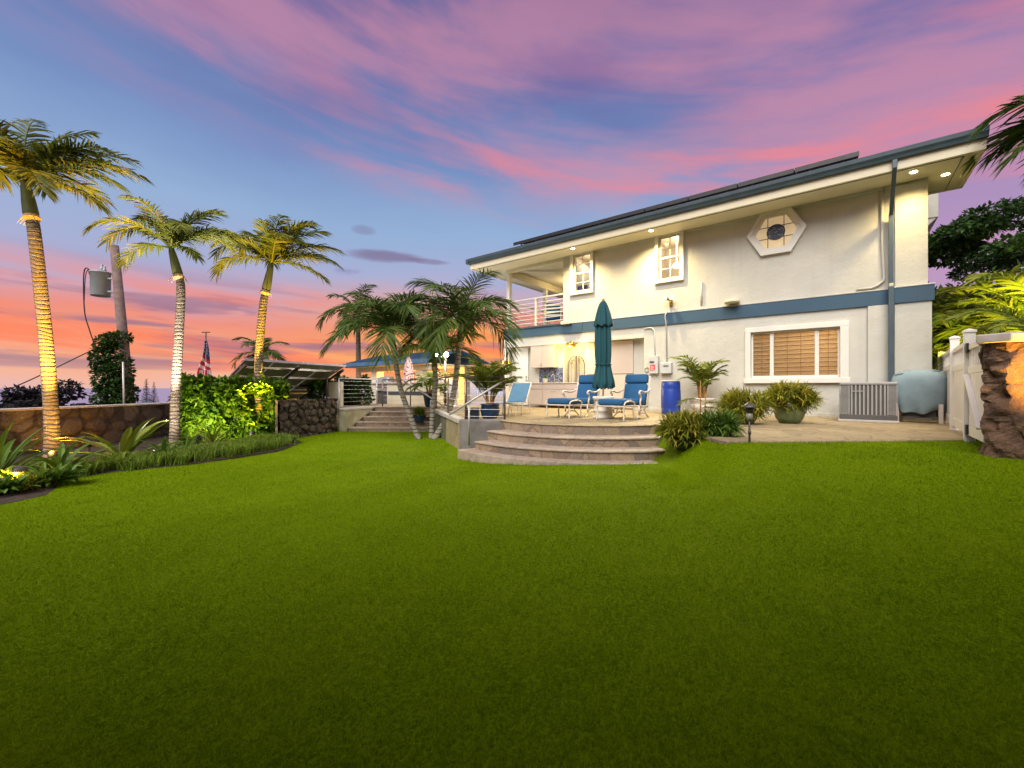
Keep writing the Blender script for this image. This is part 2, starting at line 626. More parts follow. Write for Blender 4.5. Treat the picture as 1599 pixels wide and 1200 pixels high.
leafmat('palm_leaf', [(0.035, 0.075, 0.012, 1), (0.07, 0.13, 0.02, 1), (0.13, 0.17, 0.03, 1)], 0.4, 0.3)
leafmat('areca_leaf', [(0.07, 0.13, 0.012, 1), (0.15, 0.20, 0.02, 1), (0.26, 0.27, 0.04, 1)], 0.4, 0.35)
leafmat('hedge_leaf', [(0.035, 0.10, 0.008, 1), (0.10, 0.21, 0.013, 1), (0.20, 0.33, 0.02, 1)], 0.35, 0.3)
leafmat('ivy_leaf', [(0.012, 0.035, 0.008, 1), (0.03, 0.075, 0.012, 1), (0.05, 0.11, 0.02, 1)], 0.5, 0.3)
leafmat('tree_leaf', [(0.012, 0.032, 0.01, 1), (0.03, 0.075, 0.015, 1), (0.055, 0.12, 0.02, 1)], 0.5, 0.3)
leafmat('far_leaf', [(0.02, 0.022, 0.024, 1), (0.035, 0.035, 0.035, 1)], 0.8, 0.15)
leafmat('strap_leaf', [(0.12, 0.17, 0.014, 1), (0.27, 0.29, 0.024, 1), (0.48, 0.40, 0.05, 1)], 0.45, 0.3)
leafmat('broad_leaf', [(0.06, 0.13, 0.015, 1), (0.12, 0.23, 0.025, 1), (0.17, 0.26, 0.05, 1)], 0.35, 0.3)
leafmat('nest_leaf', [(0.12, 0.19, 0.02, 1), (0.21, 0.27, 0.03, 1), (0.16, 0.15, 0.05, 1)], 0.4, 0.3)
leafmat('mondo_leaf', [(0.07, 0.13, 0.012, 1), (0.15, 0.25, 0.02, 1), (0.24, 0.33, 0.03, 1)], 0.5, 0.3)
leafmat('lamplit_leaf', [(0.05, 0.085, 0.010, 1), (0.11, 0.14, 0.016, 1), (0.19, 0.19, 0.03, 1)], 0.45, 0.35)  # yellower palm leaf: the glow of the uplights is put into the colour
turf_mat()
leafmat('shaft_green', [(0.10, 0.12, 0.035, 1), (0.12, 0.14, 0.05, 1)], 0.5, 0.05)


def stone_mats():
    # flagstone paving / risers
    def flag(name, c0, c1, c2, grout, scale, edge=0.045):
        m, t, b, out = newmat(name)
        co = obj_coord(t)
        wob = t.node('ShaderNodeVectorMath', operation='ADD')
        nz = t.node('ShaderNodeTexNoise')
        nz.inputs['Scale'].default_value = scale * 1.2
        t.l.new(co, nz.inputs['Vector'])
        sc = t.node('ShaderNodeVectorMath', operation='SCALE')
        t.l.new(nz.outputs['Color'], sc.inputs[0])
        sc.inputs['Scale'].default_value = 0.25 / scale
        t.l.new(co, wob.inputs[0])
        t.l.new(sc.outputs[0], wob.inputs[1])
        v = wob.outputs[0]
        cell = t.voronoi(v, scale, 'F1', 0.9, 'Color')
        s = t.node('ShaderNodeSeparateColor')
        t.l.new(cell, s.inputs[0])
        col = t.ramp(s.outputs[0], [(0, c0), (0.5, c1), (1, c2)])
        fine = t.noise(co, scale * 7, 7, 0.65)
        col = t.mix(t.smooth(fine, 0.3, 0.75), t.mix(0.35, col, (0.02, 0.015, 0.015, 1)), col)
        d = t.voronoi(v, scale, 'DISTANCE_TO_EDGE', 0.9)
        g = t.smooth(d, edge * 0.35, edge)
        col = t.mix(g, grout, col)
        t.put(b.inputs['Base Color'], col)
        b.inputs['Roughness'].default_value = 0.75
        h = t.math('ADD', t.math('MULTIPLY', g, 0.6), t.math('MULTIPLY', fine, 0.5))
        t.put(b.inputs['Normal'], t.bump(h, 0.6, 0.015))
    flag('flag_paving', (0.34, 0.26, 0.14, 1), (0.42, 0.33, 0.18, 1), (0.29, 0.22, 0.13, 1), (0.22, 0.17, 0.10, 1), 2.2)
    flag('flag_riser', (0.23, 0.16, 0.11, 1), (0.37, 0.27, 0.175, 1), (0.19, 0.155, 0.13, 1), (0.16, 0.12, 0.09, 1), 3.4, 0.035)
    flag('flag_tread', (0.40, 0.315, 0.23, 1), (0.45, 0.365, 0.275, 1), (0.36, 0.29, 0.225, 1), (0.27, 0.21, 0.16, 1), 1.6, 0.02)
    flag('lava_wall', (0.03, 0.022, 0.018, 1), (0.13, 0.085, 0.05, 1), (0.065, 0.052, 0.04, 1), (0.012, 0.010, 0.009, 1), 3.0, 0.10)
    flag('boulder_wall', (0.085, 0.072, 0.056, 1), (0.15, 0.13, 0.10, 1), (0.055, 0.048, 0.042, 1), (0.04, 0.034, 0.03, 1), 1.7, 0.10)

    m, t, b, out = newmat('lava_rock')
    co = obj_coord(t)
    n1 = t.noise(co, 2.3, 9, 0.68, 0.3)
    n2 = t.noise(co, 9, 8, 0.7)
    col = t.ramp(n1, [(0.28, (0.07, 0.04, 0.027, 1)), (0.5, (0.19, 0.105, 0.062, 1)), (0.75, (0.30, 0.19, 0.12, 1))])
    col = t.mix(t.smooth(n2, 0.35, 0.65), t.mix(0.5, col, (0.012, 0.009, 0.008, 1)), col)
    t.put(b.inputs['Base Color'], col)
    b.inputs['Roughness'].default_value = 0.9
    t.put(b.inputs['Normal'], t.bump(t.math('ADD', n1, n2), 0.9, 0.06))

    # ringed palm trunk
    def trunk_mat(name, c0, c1, dark, dens):
        m, t, b, out = newmat(name)
        co = obj_coord(t)
        sp = t.node('ShaderNodeSeparateXYZ')
        t.l.new(co, sp.inputs[0])
        z = t.math('ADD', sp.outputs[2], t.math('ADD', t.math('MULTIPLY', t.noise(co, 5, 3, 0.5), 0.06), t.math('MULTIPLY', t.noise(co, 1.3, 2, 0.5), 0.35)))
        ring = t.math('FRACT', t.math('MULTIPLY', z, dens))
        r = t.math('MULTIPLY', t.smooth(ring, 0.0, 0.25), t.smooth(ring, 1.0, 0.75))
        fine = t.noise(co, 24, 6, 0.65)
        col = t.mix(t.smooth(fine, 0.3, 0.7), c0, c1)
        col = t.mix(t.smooth(r, 0.0, 0.6), dark, col)
        t.put(b.inputs['Base Color'], col)
        b.inputs['Roughness'].default_value = 0.9
        t.put(b.inputs['Normal'], t.bump(t.math('ADD', r, t.math('MULTIPLY', fine, 0.4)), 0.9, 0.03))
    trunk_mat('palm_trunk', (0.11, 0.085, 0.06, 1), (0.24, 0.195, 0.14, 1), (0.055, 0.038, 0.027, 1), 11.5)
    trunk_mat('pale_trunk', (0.19, 0.17, 0.14, 1), (0.28, 0.26, 0.21, 1), (0.15, 0.125, 0.10, 1), 8.0)

    # turf under the blades
    m, t, b, out = newmat('turf_base')
    co = obj_coord(t)
    n1 = t.noise(co, 1.1, 4, 0.55)
    n2 = t.noise(co, 55, 4, 0.7)
    col = t.mix(t.smooth(n2, 0.3, 0.7), (0.055, 0.10, 0.001, 1), (0.18, 0.28, 0.002, 1))
    col = t.mix(t.math('MULTIPLY', t.smooth(n1, 0.35, 0.7), 0.3), col, (0.18, 0.255, 0.004, 1))
    t.put(b.inputs['Base Color'], col)
    b.inputs['Roughness'].default_value = 0.85
    b.inputs['Specular IOR Level'].default_value = 0.03
    t.put(b.inputs['Normal'], t.bump(n2, 0.8, 0.03))

    # open country below the garden
    m, t, b, out = newmat('hillside')
    co = obj_coord(t)
    n1 = t.noise(co, 0.08, 6, 0.6)
    t.put(b.inputs['Base Color'], t.mix(n1, (0.02, 0.03, 0.015, 1), (0.06, 0.06, 0.035, 1)))
    b.inputs['Roughness'].default_value = 1.0

    # sea
    m, t, b, out = newmat('sea')
    co = obj_coord(t)
    n1 = t.noise(co, 0.02, 6, 0.6)
    t.put(b.inputs['Base Color'], t.mix(n1, (0.20, 0.19, 0.32, 1), (0.26, 0.24, 0.37, 1)))
    b.inputs['Roughness'].default_value = 0.35
    t.put(b.inputs['Normal'], t.bump(t.noise(co, 0.4, 6, 0.6), 0.3, 1.0))

    # pool
    m, t, b, out = newmat('pool_water')
    co = obj_coord(t)
    b.inputs['Base Color'].default_value = (0.12, 0.16, 0.34, 1)
    b.inputs['Roughness'].default_value = 0.05
    t.put(b.inputs['Normal'], t.bump(t.noise(co, 2.5, 3, 0.5), 0.08, 0.05))

    # window glass, see-through with a reflection
    def glass(name, tint, fac):
        m, t, b, out = newmat(name)
        gl = t.node('ShaderNodeBsdfGlossy')
        gl.inputs['Roughness'].default_value = 0.03
        gl.inputs[0].default_value = (0.9, 0.9, 0.95, 1)
        tr = t.node('ShaderNodeBsdfTransparent')
        tr.inputs[0].default_value = tint
        fr = t.node('ShaderNodeFresnel')
        fr.inputs[0].default_value = 1.45
        mx = t.node('ShaderNodeMixShader')
        t.put(mx.inputs[0], t.math('ADD', t.math('MULTIPLY', fr.outputs[0], 0.6), fac))
        t.l.new(tr.outputs[0], mx.inputs[1])
        t.l.new(gl.outputs[0], mx.inputs[2])
        t.l.new(mx.outputs[0], out.inputs[0])
    glass('window_glass', (0.95, 0.95, 0.93, 1), 0.02)

    m, t, b, out = newmat('screen_glass')
    b.inputs['Base Color'].default_value = (0.55, 0.60, 0.78, 1)
    b.inputs['Roughness'].default_value = 0.15
    tr = t.node('ShaderNodeBsdfTransparent')
    tr.inputs[0].default_value = (0.75, 0.8, 0.95, 1)
    mx = t.node('ShaderNodeMixShader')
    mx.inputs[0].default_value = 0.45
    t.l.new(tr.outputs[0], mx.inputs[1])
    t.l.new(b.outputs[0], mx.inputs[2])
    t.l.new(mx.outputs[0], out.inputs[0])

    # leaded glass; emission in the pane stands in for light from a room
    m, t, b, out = newmat('art_glass')
    co = obj_coord(t)
    n1 = t.noise(co, 9, 5, 0.6)
    c = t.mix(n1, (0.50, 0.36, 0.18, 1), (0.62, 0.48, 0.28, 1))
    t.put(b.inputs['Base Color'], c)
    b.inputs['Roughness'].default_value = 0.2
    t.put(b.inputs['Emission Color'], c)
    b.inputs['Emission Strength'].default_value = 0.35
    m, t, b, out = newmat('medallion_glass')
    co = obj_coord(t)
    v1 = t.voronoi(co, 16, 'F1', 0.8, 'Color')
    sp = t.node('ShaderNodeSeparateColor')
    t.l.new(v1, sp.inputs[0])
    c = t.ramp(sp.outputs[0], [(0, (0.03, 0.05, 0.07, 1)), (0.6, (0.09, 0.11, 0.13, 1)), (1, (0.20, 0.17, 0.16, 1))])
    t.put(b.inputs['Base Color'], c)
    b.inputs['Roughness'].default_value = 0.25

    # mosaic splashback
    m, t, b, out = newmat('mosaic')
    co = obj_coord(t)
    v1 = t.voronoi(co, 24, 'F1', 0.2, 'Color')
    sp = t.node('ShaderNodeSeparateColor')
    t.l.new(v1, sp.inputs[0])
    t.put(b.inputs['Base Color'], t.ramp(sp.outputs[0], [(0, (0.03, 0.035, 0.07, 1)), (0.6, (0.10, 0.12, 0.22, 1)), (1, (0.22, 0.26, 0.35, 1))]))
    b.inputs['Roughness'].default_value = 0.25

    # woven wood blind
    m, t, b, out = newmat('blind_wood')
    co = obj_coord(t)
    n1 = t.noise(t.node('ShaderNodeMapping').outputs[0], 1.0) if False else t.noise(co, 30, 4, 0.6)
    c = t.mix(n1, (0.50, 0.36, 0.21, 1), (0.66, 0.49, 0.31, 1))
    t.put(b.inputs['Base Color'], c)
    b.inputs['Roughness'].default_value = 0.6
    tr = t.node('ShaderNodeBsdfTranslucent')
    t.put(tr.inputs[0], c)
    mx = t.node('ShaderNodeMixShader')
    mx.inputs[0].default_value = 0.45
    t.l.new(b.outputs[0], mx.inputs[1])
    t.l.new(tr.outputs[0], mx.inputs[2])
    t.l.new(mx.outputs[0], out.inputs[0])


stone_mats()
M = MATS
# ================================================================== ground, lawn, terrace
rng = np.random.default_rng(7)
random.seed(7)


def sstep(x, a, b):
    t = np.clip((np.asarray(x, dtype=float) - a) / (b - a), 0, 1)
    return t * t * (3 - 2 * t)


def lawn_z(X, Y):
    X = np.asarray(X, dtype=float)
    Y = np.asarray(Y, dtype=float)
    left = 0.30 * sstep(X, -3.2, 1.6)
    sp_ = 1 - sstep(Y, 3.6, 5.75)                       # the bank beside the path eases out towards the low side
    x0_ = 2.42 - 2.4 * sp_
    x1_ = 3.02 + 2.6 * sp_
    tt_ = np.clip((X - x0_) / (x1_ - x0_), 0, 1)
    right = 0.485 * tt_ * tt_ * (3 - 2 * tt_) * (0.35 + 0.65 * sstep(Y, 1.0, 5.2))
    und = 0.012 * np.sin(X * 1.3 + Y * 0.6) + 0.010 * np.sin(X * 0.5 - Y * 1.1)
    return left + right + und * sstep(Y, 0.5, 2.0) * (1 - sstep(X, 1.6, 2.8))


def circ3(a, b, c):
    ax, ay = a; bx, by = b; cx, cy = c
    d = 2 * (ax * (by - cy) + bx * (cy - ay) + cx * (ay - by))
    ux = ((ax**2 + ay**2) * (by - cy) + (bx**2 + by**2) * (cy - ay) + (cx**2 + cy**2) * (ay - by)) / d
    uy = ((ax**2 + ay**2) * (cx - bx) + (bx**2 + by**2) * (ax - cx) + (cx**2 + cy**2) * (bx - ax)) / d
    return ux, uy, sqrt((ax - ux)**2 + (ay - uy)**2)


ACX, ACY, AR = circ3((-0.25, 9.58), (1.75, 8.14), (3.44, 8.82))


def arc(r, a0, a1, n=48):
    return [(ACX + r * cos(a0 + (a1 - a0) * i / n), ACY + r * sin(a0 + (a1 - a0) * i / n)) for i in range(n + 1)]


A0 = atan2(9.58 - ACY, -0.25 - ACX)
A0 = A0 if A0 > 0 else A0 + 2 * pi
A1 = atan2(8.30 - ACY, 3.05 - ACX) + 2 * pi
ARC_TOP = arc(AR, A0, A1)
BED = [(-7.6, 3.9), (-6.9, 5.0), (-6.70, 5.6), (-6.62, 6.02), (-6.94, 6.47), (-7.5, 6.95), (-7.30, 7.55), (-6.46, 8.5), (-5.75, 10.4), (-5.95, 12.0), (-6.4, 12.5),
       (-6.9, 13.0), (-7.3, 14.5), (-11.0, 14.5), (-12.5, 4.0)]
TERR = [(-1.20, 9.74), (-0.28, 9.56)] + ARC_TOP + [(2.95, 6.05), (2.98, 5.84), (4.6, 5.90), (6.3, 6.02), (7.2, 6.2), (9.5, 8.0), (14, 12), (6, 27), (-9.5, 27), (-9.0, 16.8), (-6.3, 16.6), (-5.85, 15.9), (-5.30, 16.92), (-2.75, 16.92), (-2.70, 14.75)]


def inside(poly, X, Y):
    X = np.asarray(X); Y = np.asarray(Y)
    r = np.zeros(X.shape, bool)
    n = len(poly)
    for i in range(n):
        x0, y0 = poly[i]
        x1, y1 = poly[(i + 1) % n]
        c = ((y0 > Y) != (y1 > Y))
        with np.errstate(divide='ignore', invalid='ignore'):
            xi = (x1 - x0) * (Y - y0) / (y1 - y0 + 1e-12) + x0
        r ^= c & (X < xi)
    return r


def npmesh(name, V, quads=None, tris=None, mat=None, parent=None, smooth=False):
    V = np.asarray(V, dtype=np.float32)
    me = bpy.data.meshes.new(name)
    nq = 0 if quads is None else len(quads)
    nt = 0 if tris is None else len(tris)
    me.vertices.add(len(V))
    me.vertices.foreach_set('co', V.ravel())
    loops = np.concatenate([np.asarray(quads, dtype=np.int32).ravel() if nq else np.zeros(0, np.int32),
                            np.asarray(tris, dtype=np.int32).ravel() if nt else np.zeros(0, np.int32)])
    me.loops.add(len(loops))
    me.loops.foreach_set('vertex_index', loops)
    starts = np.concatenate([np.arange(nq) * 4, nq * 4 + np.arange(nt) * 3]).astype(np.int32)
    me.polygons.add(nq + nt)
    me.polygons.foreach_set('loop_start', starts)
    if smooth:
        me.polygons.foreach_set('use_smooth', np.ones(nq + nt, bool))
    me.update(calc_edges=True)
    me.validate()
    if mat:
        me.materials.append(mat)
    o = bpy.data.objects.new(name, me)
    COL.objects.link(o)
    if parent is not None:
        o.parent = parent
    return o


# --- lawn sheet
xs = np.linspace(-13, 12, 126)
ys = np.linspace(-8, 17.5, 128)
GX, GY = np.meshgrid(xs, ys)
GZ = lawn_z(GX, GY)
V = np.stack([GX, GY, GZ], -1).reshape(-1, 3)
idx = np.arange(V.shape[0]).reshape(GX.shape)
Q = np.stack([idx[:-1, :-1], idx[:-1, 1:], idx[1:, 1:], idx[1:, :-1]], -1).reshape(-1, 4)
tag(npmesh('lawn', V, quads=Q, mat=M['turf_base'], smooth=True), kind='structure')

# --- short turf blades
def turf():
    N = 620000
    Y = np.exp(rng.uniform(math.log(0.9), math.log(16.8), N))
    X = rng.uniform(-1, 1, N) * (1.45 * Y + 1.0)
    keep = (X > -12) & (X < 9) & ~inside(BED, X, Y) & ~inside(TERR, X, Y) & (np.hypot(X - ACX, Y - ACY) > AR + 1.22)
    # the last part of the steps is buried in the lawn where it rises
    near = (np.hypot(X - ACX, Y - ACY) > AR + 0.03) & (X > ACX + 0.4) & ~inside(TERR, X, Y)
    keep |= near & (lawn_z(X, Y) > 0.31 + 0.17 * np.floor((AR + 1.2 - np.hypot(X - ACX, Y - ACY)) / 0.42))
    keep &= ~((X > -5.9) & (X < -2.7) & (Y > 14.9))
    keep &= ~((X < -5.5) & (Y > 12.4 + (X + 6.7) * 4.2))
    X, Y = X[keep], Y[keep]
    n = len(X)
    Zb = lawn_z(X, Y) - 0.004
    ang = rng.uniform(0, 2 * pi, n)
    w = (0.0022 + 0.0009 * Y) * rng.uniform(0.7, 1.3, n)
    clump = 0.5 + 0.5 * np.sin(X * 7.1 + 2 * np.sin(Y * 5.3)) * np.sin(Y * 6.7 + 1.7 * np.sin(X * 4.9))
    fine = 0.5 + 0.5 * np.sin(X * 31 + 3 * np.sin(Y * 27)) * np.sin(Y * 37 + 2 * np.sin(X * 23))
    h = (0.010 + 0.018 * rng.uniform(0, 1, n) ** 0.8) * (0.9 + 0.12 * clump + 0.22 * fine)
    h = h * (1 + 0.02 * Y)
    edge = np.abs(np.hypot(X - ACX, Y - ACY) - (AR + 1.24))
    h = np.where((edge < 0.09) | ((np.abs(Y - 5.86) < 0.10) & (X > 2.8)), h * rng.uniform(1.0, 2.4, n), h)
    lean = rng.uniform(0.15, 1.1, n) * h
    la = rng.uniform(0, 2 * pi, n)
    bx, by = np.cos(ang) * w / 2, np.sin(ang) * w / 2
    V = np.empty((n, 3, 3), np.float32)
    V[:, 0] = np.stack([X - bx, Y - by, Zb], -1)
    V[:, 1] = np.stack([X + bx, Y + by, Zb], -1)
    V[:, 2] = np.stack([X + np.cos(la) * lean, Y + np.sin(la) * lean, Zb + h], -1)
    T = np.arange(3 * n).reshape(n, 3)
    o = npmesh('turf_grass', V.reshape(-1, 3), tris=T, mat=M['turf_leaf'])
    tag(o, 'short dense green turf covering the sloping lawn', 'grass', kind='stuff')


turf()

# --- planting bed soil
mb = MB()
mb.prism([(x, y) for x, y in BED], -0.1, 0.022)
tag(mb.build('planting_bed', M['soil'], bevel=0.03), kind='structure')

# --- terrace with the paved patio on it
tb = MB()
tb.prism(TERR, -0.3, PATIO)
tag(tb.build('patio', M['flag_paving'], bevel=0.012), kind='structure')

# --- country below and the sea
mb = MB()
prof = [(14, -0.6), (17, -1.0), (30, -3.5), (60, -12), (140, -26), (320, -37), (700, -43)]
n = 14
vs, fs = [], []
for j, (d, z) in enumerate(prof):
    for i in range(n + 1):
        t = i / n * 2 - 1
        vs.append((t * (26 + d * 2.4), d, z + 0.6 * sin(i * 2.1 + j)))
for j in range(len(prof) - 1):
    for i in range(n):
        a = j * (n + 1) + i
        fs.append((a, a + 1, a + n + 2, a + n + 1))
mb.add(vs, fs)
tag(mb.build('hillside', M['hillside'], smooth=True), kind='structure')
mb = MB()
mb.add([(-40, -60, -0.9), (40, -60, -0.9), (60, 14.0, -0.9), (-60, 14.0, -0.9)], [(0, 1, 2, 3)])
tag(mb.build('ground', M['hillside']), kind='structure')
mb = MB()
mb.add([(-40000, 300, -40), (40000, 300, -40), (40000, 40000, -40), (-40000, 40000, -40)], [(0, 1, 2, 3)])
tag(mb.build('sea', M['sea']), kind='structure')

# --- curved steps up to the patio
steps = thing('stone_steps', 'curved flagstone steps sweeping up from the lawn to the lounge chairs on the patio', 'steps')
offs = [(0.0, 0.81), (0.52, 0.642), (0.96, 0.474), (1.24, 0.31)]
A1b = A1 + 0.35
for k, (off, top) in enumerate(offs):
    if k == 0:
        # riser face of the top level plus its nosing
        mb = MB()
        o_ = arc(AR + 0.03, A0 + 0.02, A1 - 0.02)
        i_ = arc(AR - 0.35, A0 + 0.02, A1 - 0.02)
        mb.prism(o_ + i_[::-1], 0.2, top - 0.002)
        mb.build('riser', M['flag_riser'], steps)
        mb = MB()
        o_ = arc(AR + 0.05, A0 + 0.02, A1 - 0.02)
        mb.prism(o_ + i_[::-1], top - 0.001, top + 0.012)
        mb.build('tread', M['flag_paving'], steps, bevel=0.004)
        continue
    if k == 3:
        mb = MB()
        o_ = arc(AR + off, A0 + 0.20, A1b)
        i_ = arc(AR + 0.3, A0 + 0.20, A1b)
        mb.prism(o_ + i_[::-1], 0.0, top)
        mb.build('base_slab', M['flag_tread'], steps, bevel=0.012)
        continue
    s0 = A0 + (0.17 if k == 1 else 0.26)
    mb = MB()
    o_ = arc(AR + off - 0.025, s0, A1b)
    i_ = arc(AR - 0.1, s0, A1b)
    mb.prism(o_ + i_[::-1], 0.05, top - 0.035)
    r_ = mb.build('step', M['flag_riser'], steps)
    mb = MB()
    o_ = arc(AR + off, s0 - 0.004, A1b)
    i_ = arc(AR - 0.08, s0 - 0.004, A1b)
    mb.prism(o_ + i_[::-1], top - 0.035, top)
    mb.build('tread', M['flag_tread'], r_, bevel=0.012)

# cheek wall closing the steps
ck = [(-1.22, 9.90), (-1.20, 9.62), (-1.12, 9.50), (-0.95, 9.44), (-0.10, 9.52), (-0.10, 9.95)]
mb = MB()
mb.prism(ck, 0.0, PATIO + 0.016)
o = mb.build('cheek_wall', M['cheek_concrete'], bevel=0.03)
tag(o, 'low grey concrete cheek wall at the foot of the handrail beside the curved steps', 'wall')

# retaining wall behind the palm trio
mb = MB()
mb.prism([(-1.23, 9.92), (-2.73, 14.74), (-2.60, 14.80), (-1.10, 9.96)], -0.1, PATIO - 0.09)
o = mb.build('retaining_wall', M['wall_olive'])
tag(o, 'plain olive rendered retaining wall behind the leaning palm trio', 'wall')
mb = MB()
mb.prism([(-1.28, 9.90), (-2.79, 14.76), (-2.60, 14.86), (-1.08, 9.96)], PATIO - 0.09, PATIO + 0.012)
mb.build('coping', M['cap_stone'], o, bevel=0.01)

# straight stairs to the upper terrace
st = thing('garden_stairs', 'straight purple-brown stone stairs climbing behind the palm trio to the pool terrace', 'stairs', (0, 0, 0))
x0s = [-5.78, -5.66, -5.55, -5.45, -5.36]
for k in range(5):
    yf = 14.95 + 0.40 * k
    top = -0.02 + 0.166 * (k + 1)
    xl, xr = x0s[k], -2.72
    bow = [(xl + (xr - xl) * i / 12, yf - 0.10 * sin(pi * i / 12) * (1 - k * 0.2)) for i in range(13)]
    mb = MB()
    mb.prism(bow + [(xr, 17.0), (xl, 17.0)], -0.2, top - 0.04)
    s_ = mb.build('step', M['flag_riser'], st)
    mb = MB()
    mb.prism([(x, y - 0.025) for x, y in bow] + [(xr, yf + 0.44), (xl, yf + 0.44)], top - 0.04, top)
    mb.build('tread', M['flag_tread'], s_, bevel=0.01)
# light stone wall flanking the stairs
mb = MB()
mb.prism([(-6.20, 15.05), (-5.82, 14.86), (-5.38, 16.90), (-5.50, 16.95), (-6.2, 16.5)], -0.2, PATIO - 0.06)
o = mb.build('stair_wall', M['wall_beige'], bevel=0.01)
tag(o, 'mottled beige rendered wall flanking the garden stairs next to the dark lava stone wall', 'wall')
mb = MB()
mb.prism([(-6.24, 15.05), (-5.80, 14.80), (-5.34, 16.92), (-5.50, 17.0), (-6.24, 16.55)], PATIO - 0.06, PATIO + 0.01)
mb.build('coping', M['cap_stone'], o, bevel=0.01)


# ------------------------------------------------------------------ rock walls with a broken surface
def rock_wall(name, p0, p1, z0, z1, thick, label, mat, rough=0.06, cell=0.32, seed=1, cap=None, nx=90, nz=40):
    """dry-stone wall between two ground points; stones bulge from the face"""
    r = random.Random(seed)
    p0, p1 = Vector(p0), Vector(p1)
    L = (p1 - p0).length
    d = (p1 - p0).normalized()
    nrm = Vector((d.y, -d.x, 0))
    seeds = []
    H_ = z1 - z0
    for j in range(int(H_ / cell) + 2):
        for i in range(int(L / (cell * 1.25)) + 2):
            seeds.append(((i + r.uniform(-0.4, 0.4) + (j % 2) * 0.5) * cell * 1.25, (j + r.uniform(-0.35, 0.35)) * cell, r.uniform(0.3, 1.0)))
    S = np.array(seeds)
    us = np.linspace(0, L, nx)
    ws = np.linspace(0, H_, nz)
    U, W = np.meshgrid(us, ws)
    D = (U[..., None] - S[:, 0]) ** 2 + ((W[..., None] - S[:, 1]) * 1.15) ** 2
    o2 = np.sort(D, -1)[..., :2]
    k = np.argmin(D, -1)
    edge = np.sqrt(o2[..., 1]) - np.sqrt(o2[..., 0])
    bulge = np.clip(edge / (cell * 0.45), 0, 1) ** 0.6 * rough * (0.5 + S[k, 2] * 0.7)
    bulge += np.random.default_rng(seed).normal(0, rough * 0.05, bulge.shape)
    vs, fs = [], []
    for j in range(nz):
        for i in range(nx):
            q = p0 + d * U[j, i] + nrm * (bulge[j, i] - rough)
            vs.append((q.x, q.y, z0 + W[j, i]))
    for j in range(nz - 1):
        for i in range(nx - 1):
            a = j * nx + i
            fs.append((a, a + 1, a + nx + 1, a + nx))
    mb = MB()
    mb.add(vs, fs)
    q0 = p0 - nrm * rough
    q1 = p1 - nrm * rough
    b0 = p0 - nrm * thick
    b1 = p1 - nrm * thick
    vs = [(q0.x, q0.y, z0), (q1.x, q1.y, z0), (b1.x, b1.y, z0), (b0.x, b0.y, z0), (q0.x, q0.y, z1), (q1.x, q1.y, z1), (b1.x, b1.y, z1), (b0.x, b0.y, z1)]
    mb.add(vs, [(4, 5, 6, 7), (1, 2, 6, 5), (2, 3, 7, 6), (3, 0, 4, 7)])
    o = mb.build(name, mat, smooth=False)
    tag(o, label, 'wall')
    if cap:
        c = MB()
        e0 = p0 - d * 0.03
        e1 = p1 + d * 0.03
        poly = [e0 + nrm * 0.03, e1 + nrm * 0.03, e1 - nrm * (thick + 0.03), e0 - nrm * (thick + 0.03)]
        c.prism([(q.x, q.y) for q in poly], z1 + 0.001, z1 + cap)
        c.build('coping', M['cap_stone'], o, bevel=0.012)
    return o


rock_wall('lava_stone_wall', (-6.78, 12.35, 0), (-6.16, 14.95, 0), -0.05, 1.18, 0.16,
          'dark lava stone wall between the solar panel shelter and the garden stairs', M['lava_wall'], 0.08, 0.26, 3)
mb = MB()
mb.box(-6.9, -5.9, 0, 0.36, 0, 0.045)
rock_wall('boundary_wall', (-11.6, 7.2, 0), (-10.9, 14.6, 0), -0.05, 1.02, 0.45,
          'long brown boulder boundary wall behind the planting bed with a thin pale coping', M['boulder_wall'], 0.10, 0.55, 5, cap=0.05, nx=260, nz=44)
# ================================================================== the house
house = thing('house', 'two-storey cream stucco house with a blue band and a long rising eave over the patio', 'house', HO, TH)
SOF = 5.51
YE = -1.0                                  # eave line in front of the wall
xR = H(1447, 400)[0]
xUL = H(880, 450)[0]                       # upper wall ends, balcony begins
xBL = H(791, 450)[0]                       # balcony corner
xLL = H(788, 560)[0]                       # lower wall end
xRec = H(1006, 520)[0]                     # right end of the kitchen recess
REC = 0.32
B0, B1 = 2.71, 3.06
xE0 = H(735, 403, YE)[0]
xE1 = H(1541, 210, YE)[0]
print('HOUSE', xR, xUL, xBL, xLL, xRec, xE0, xE1)


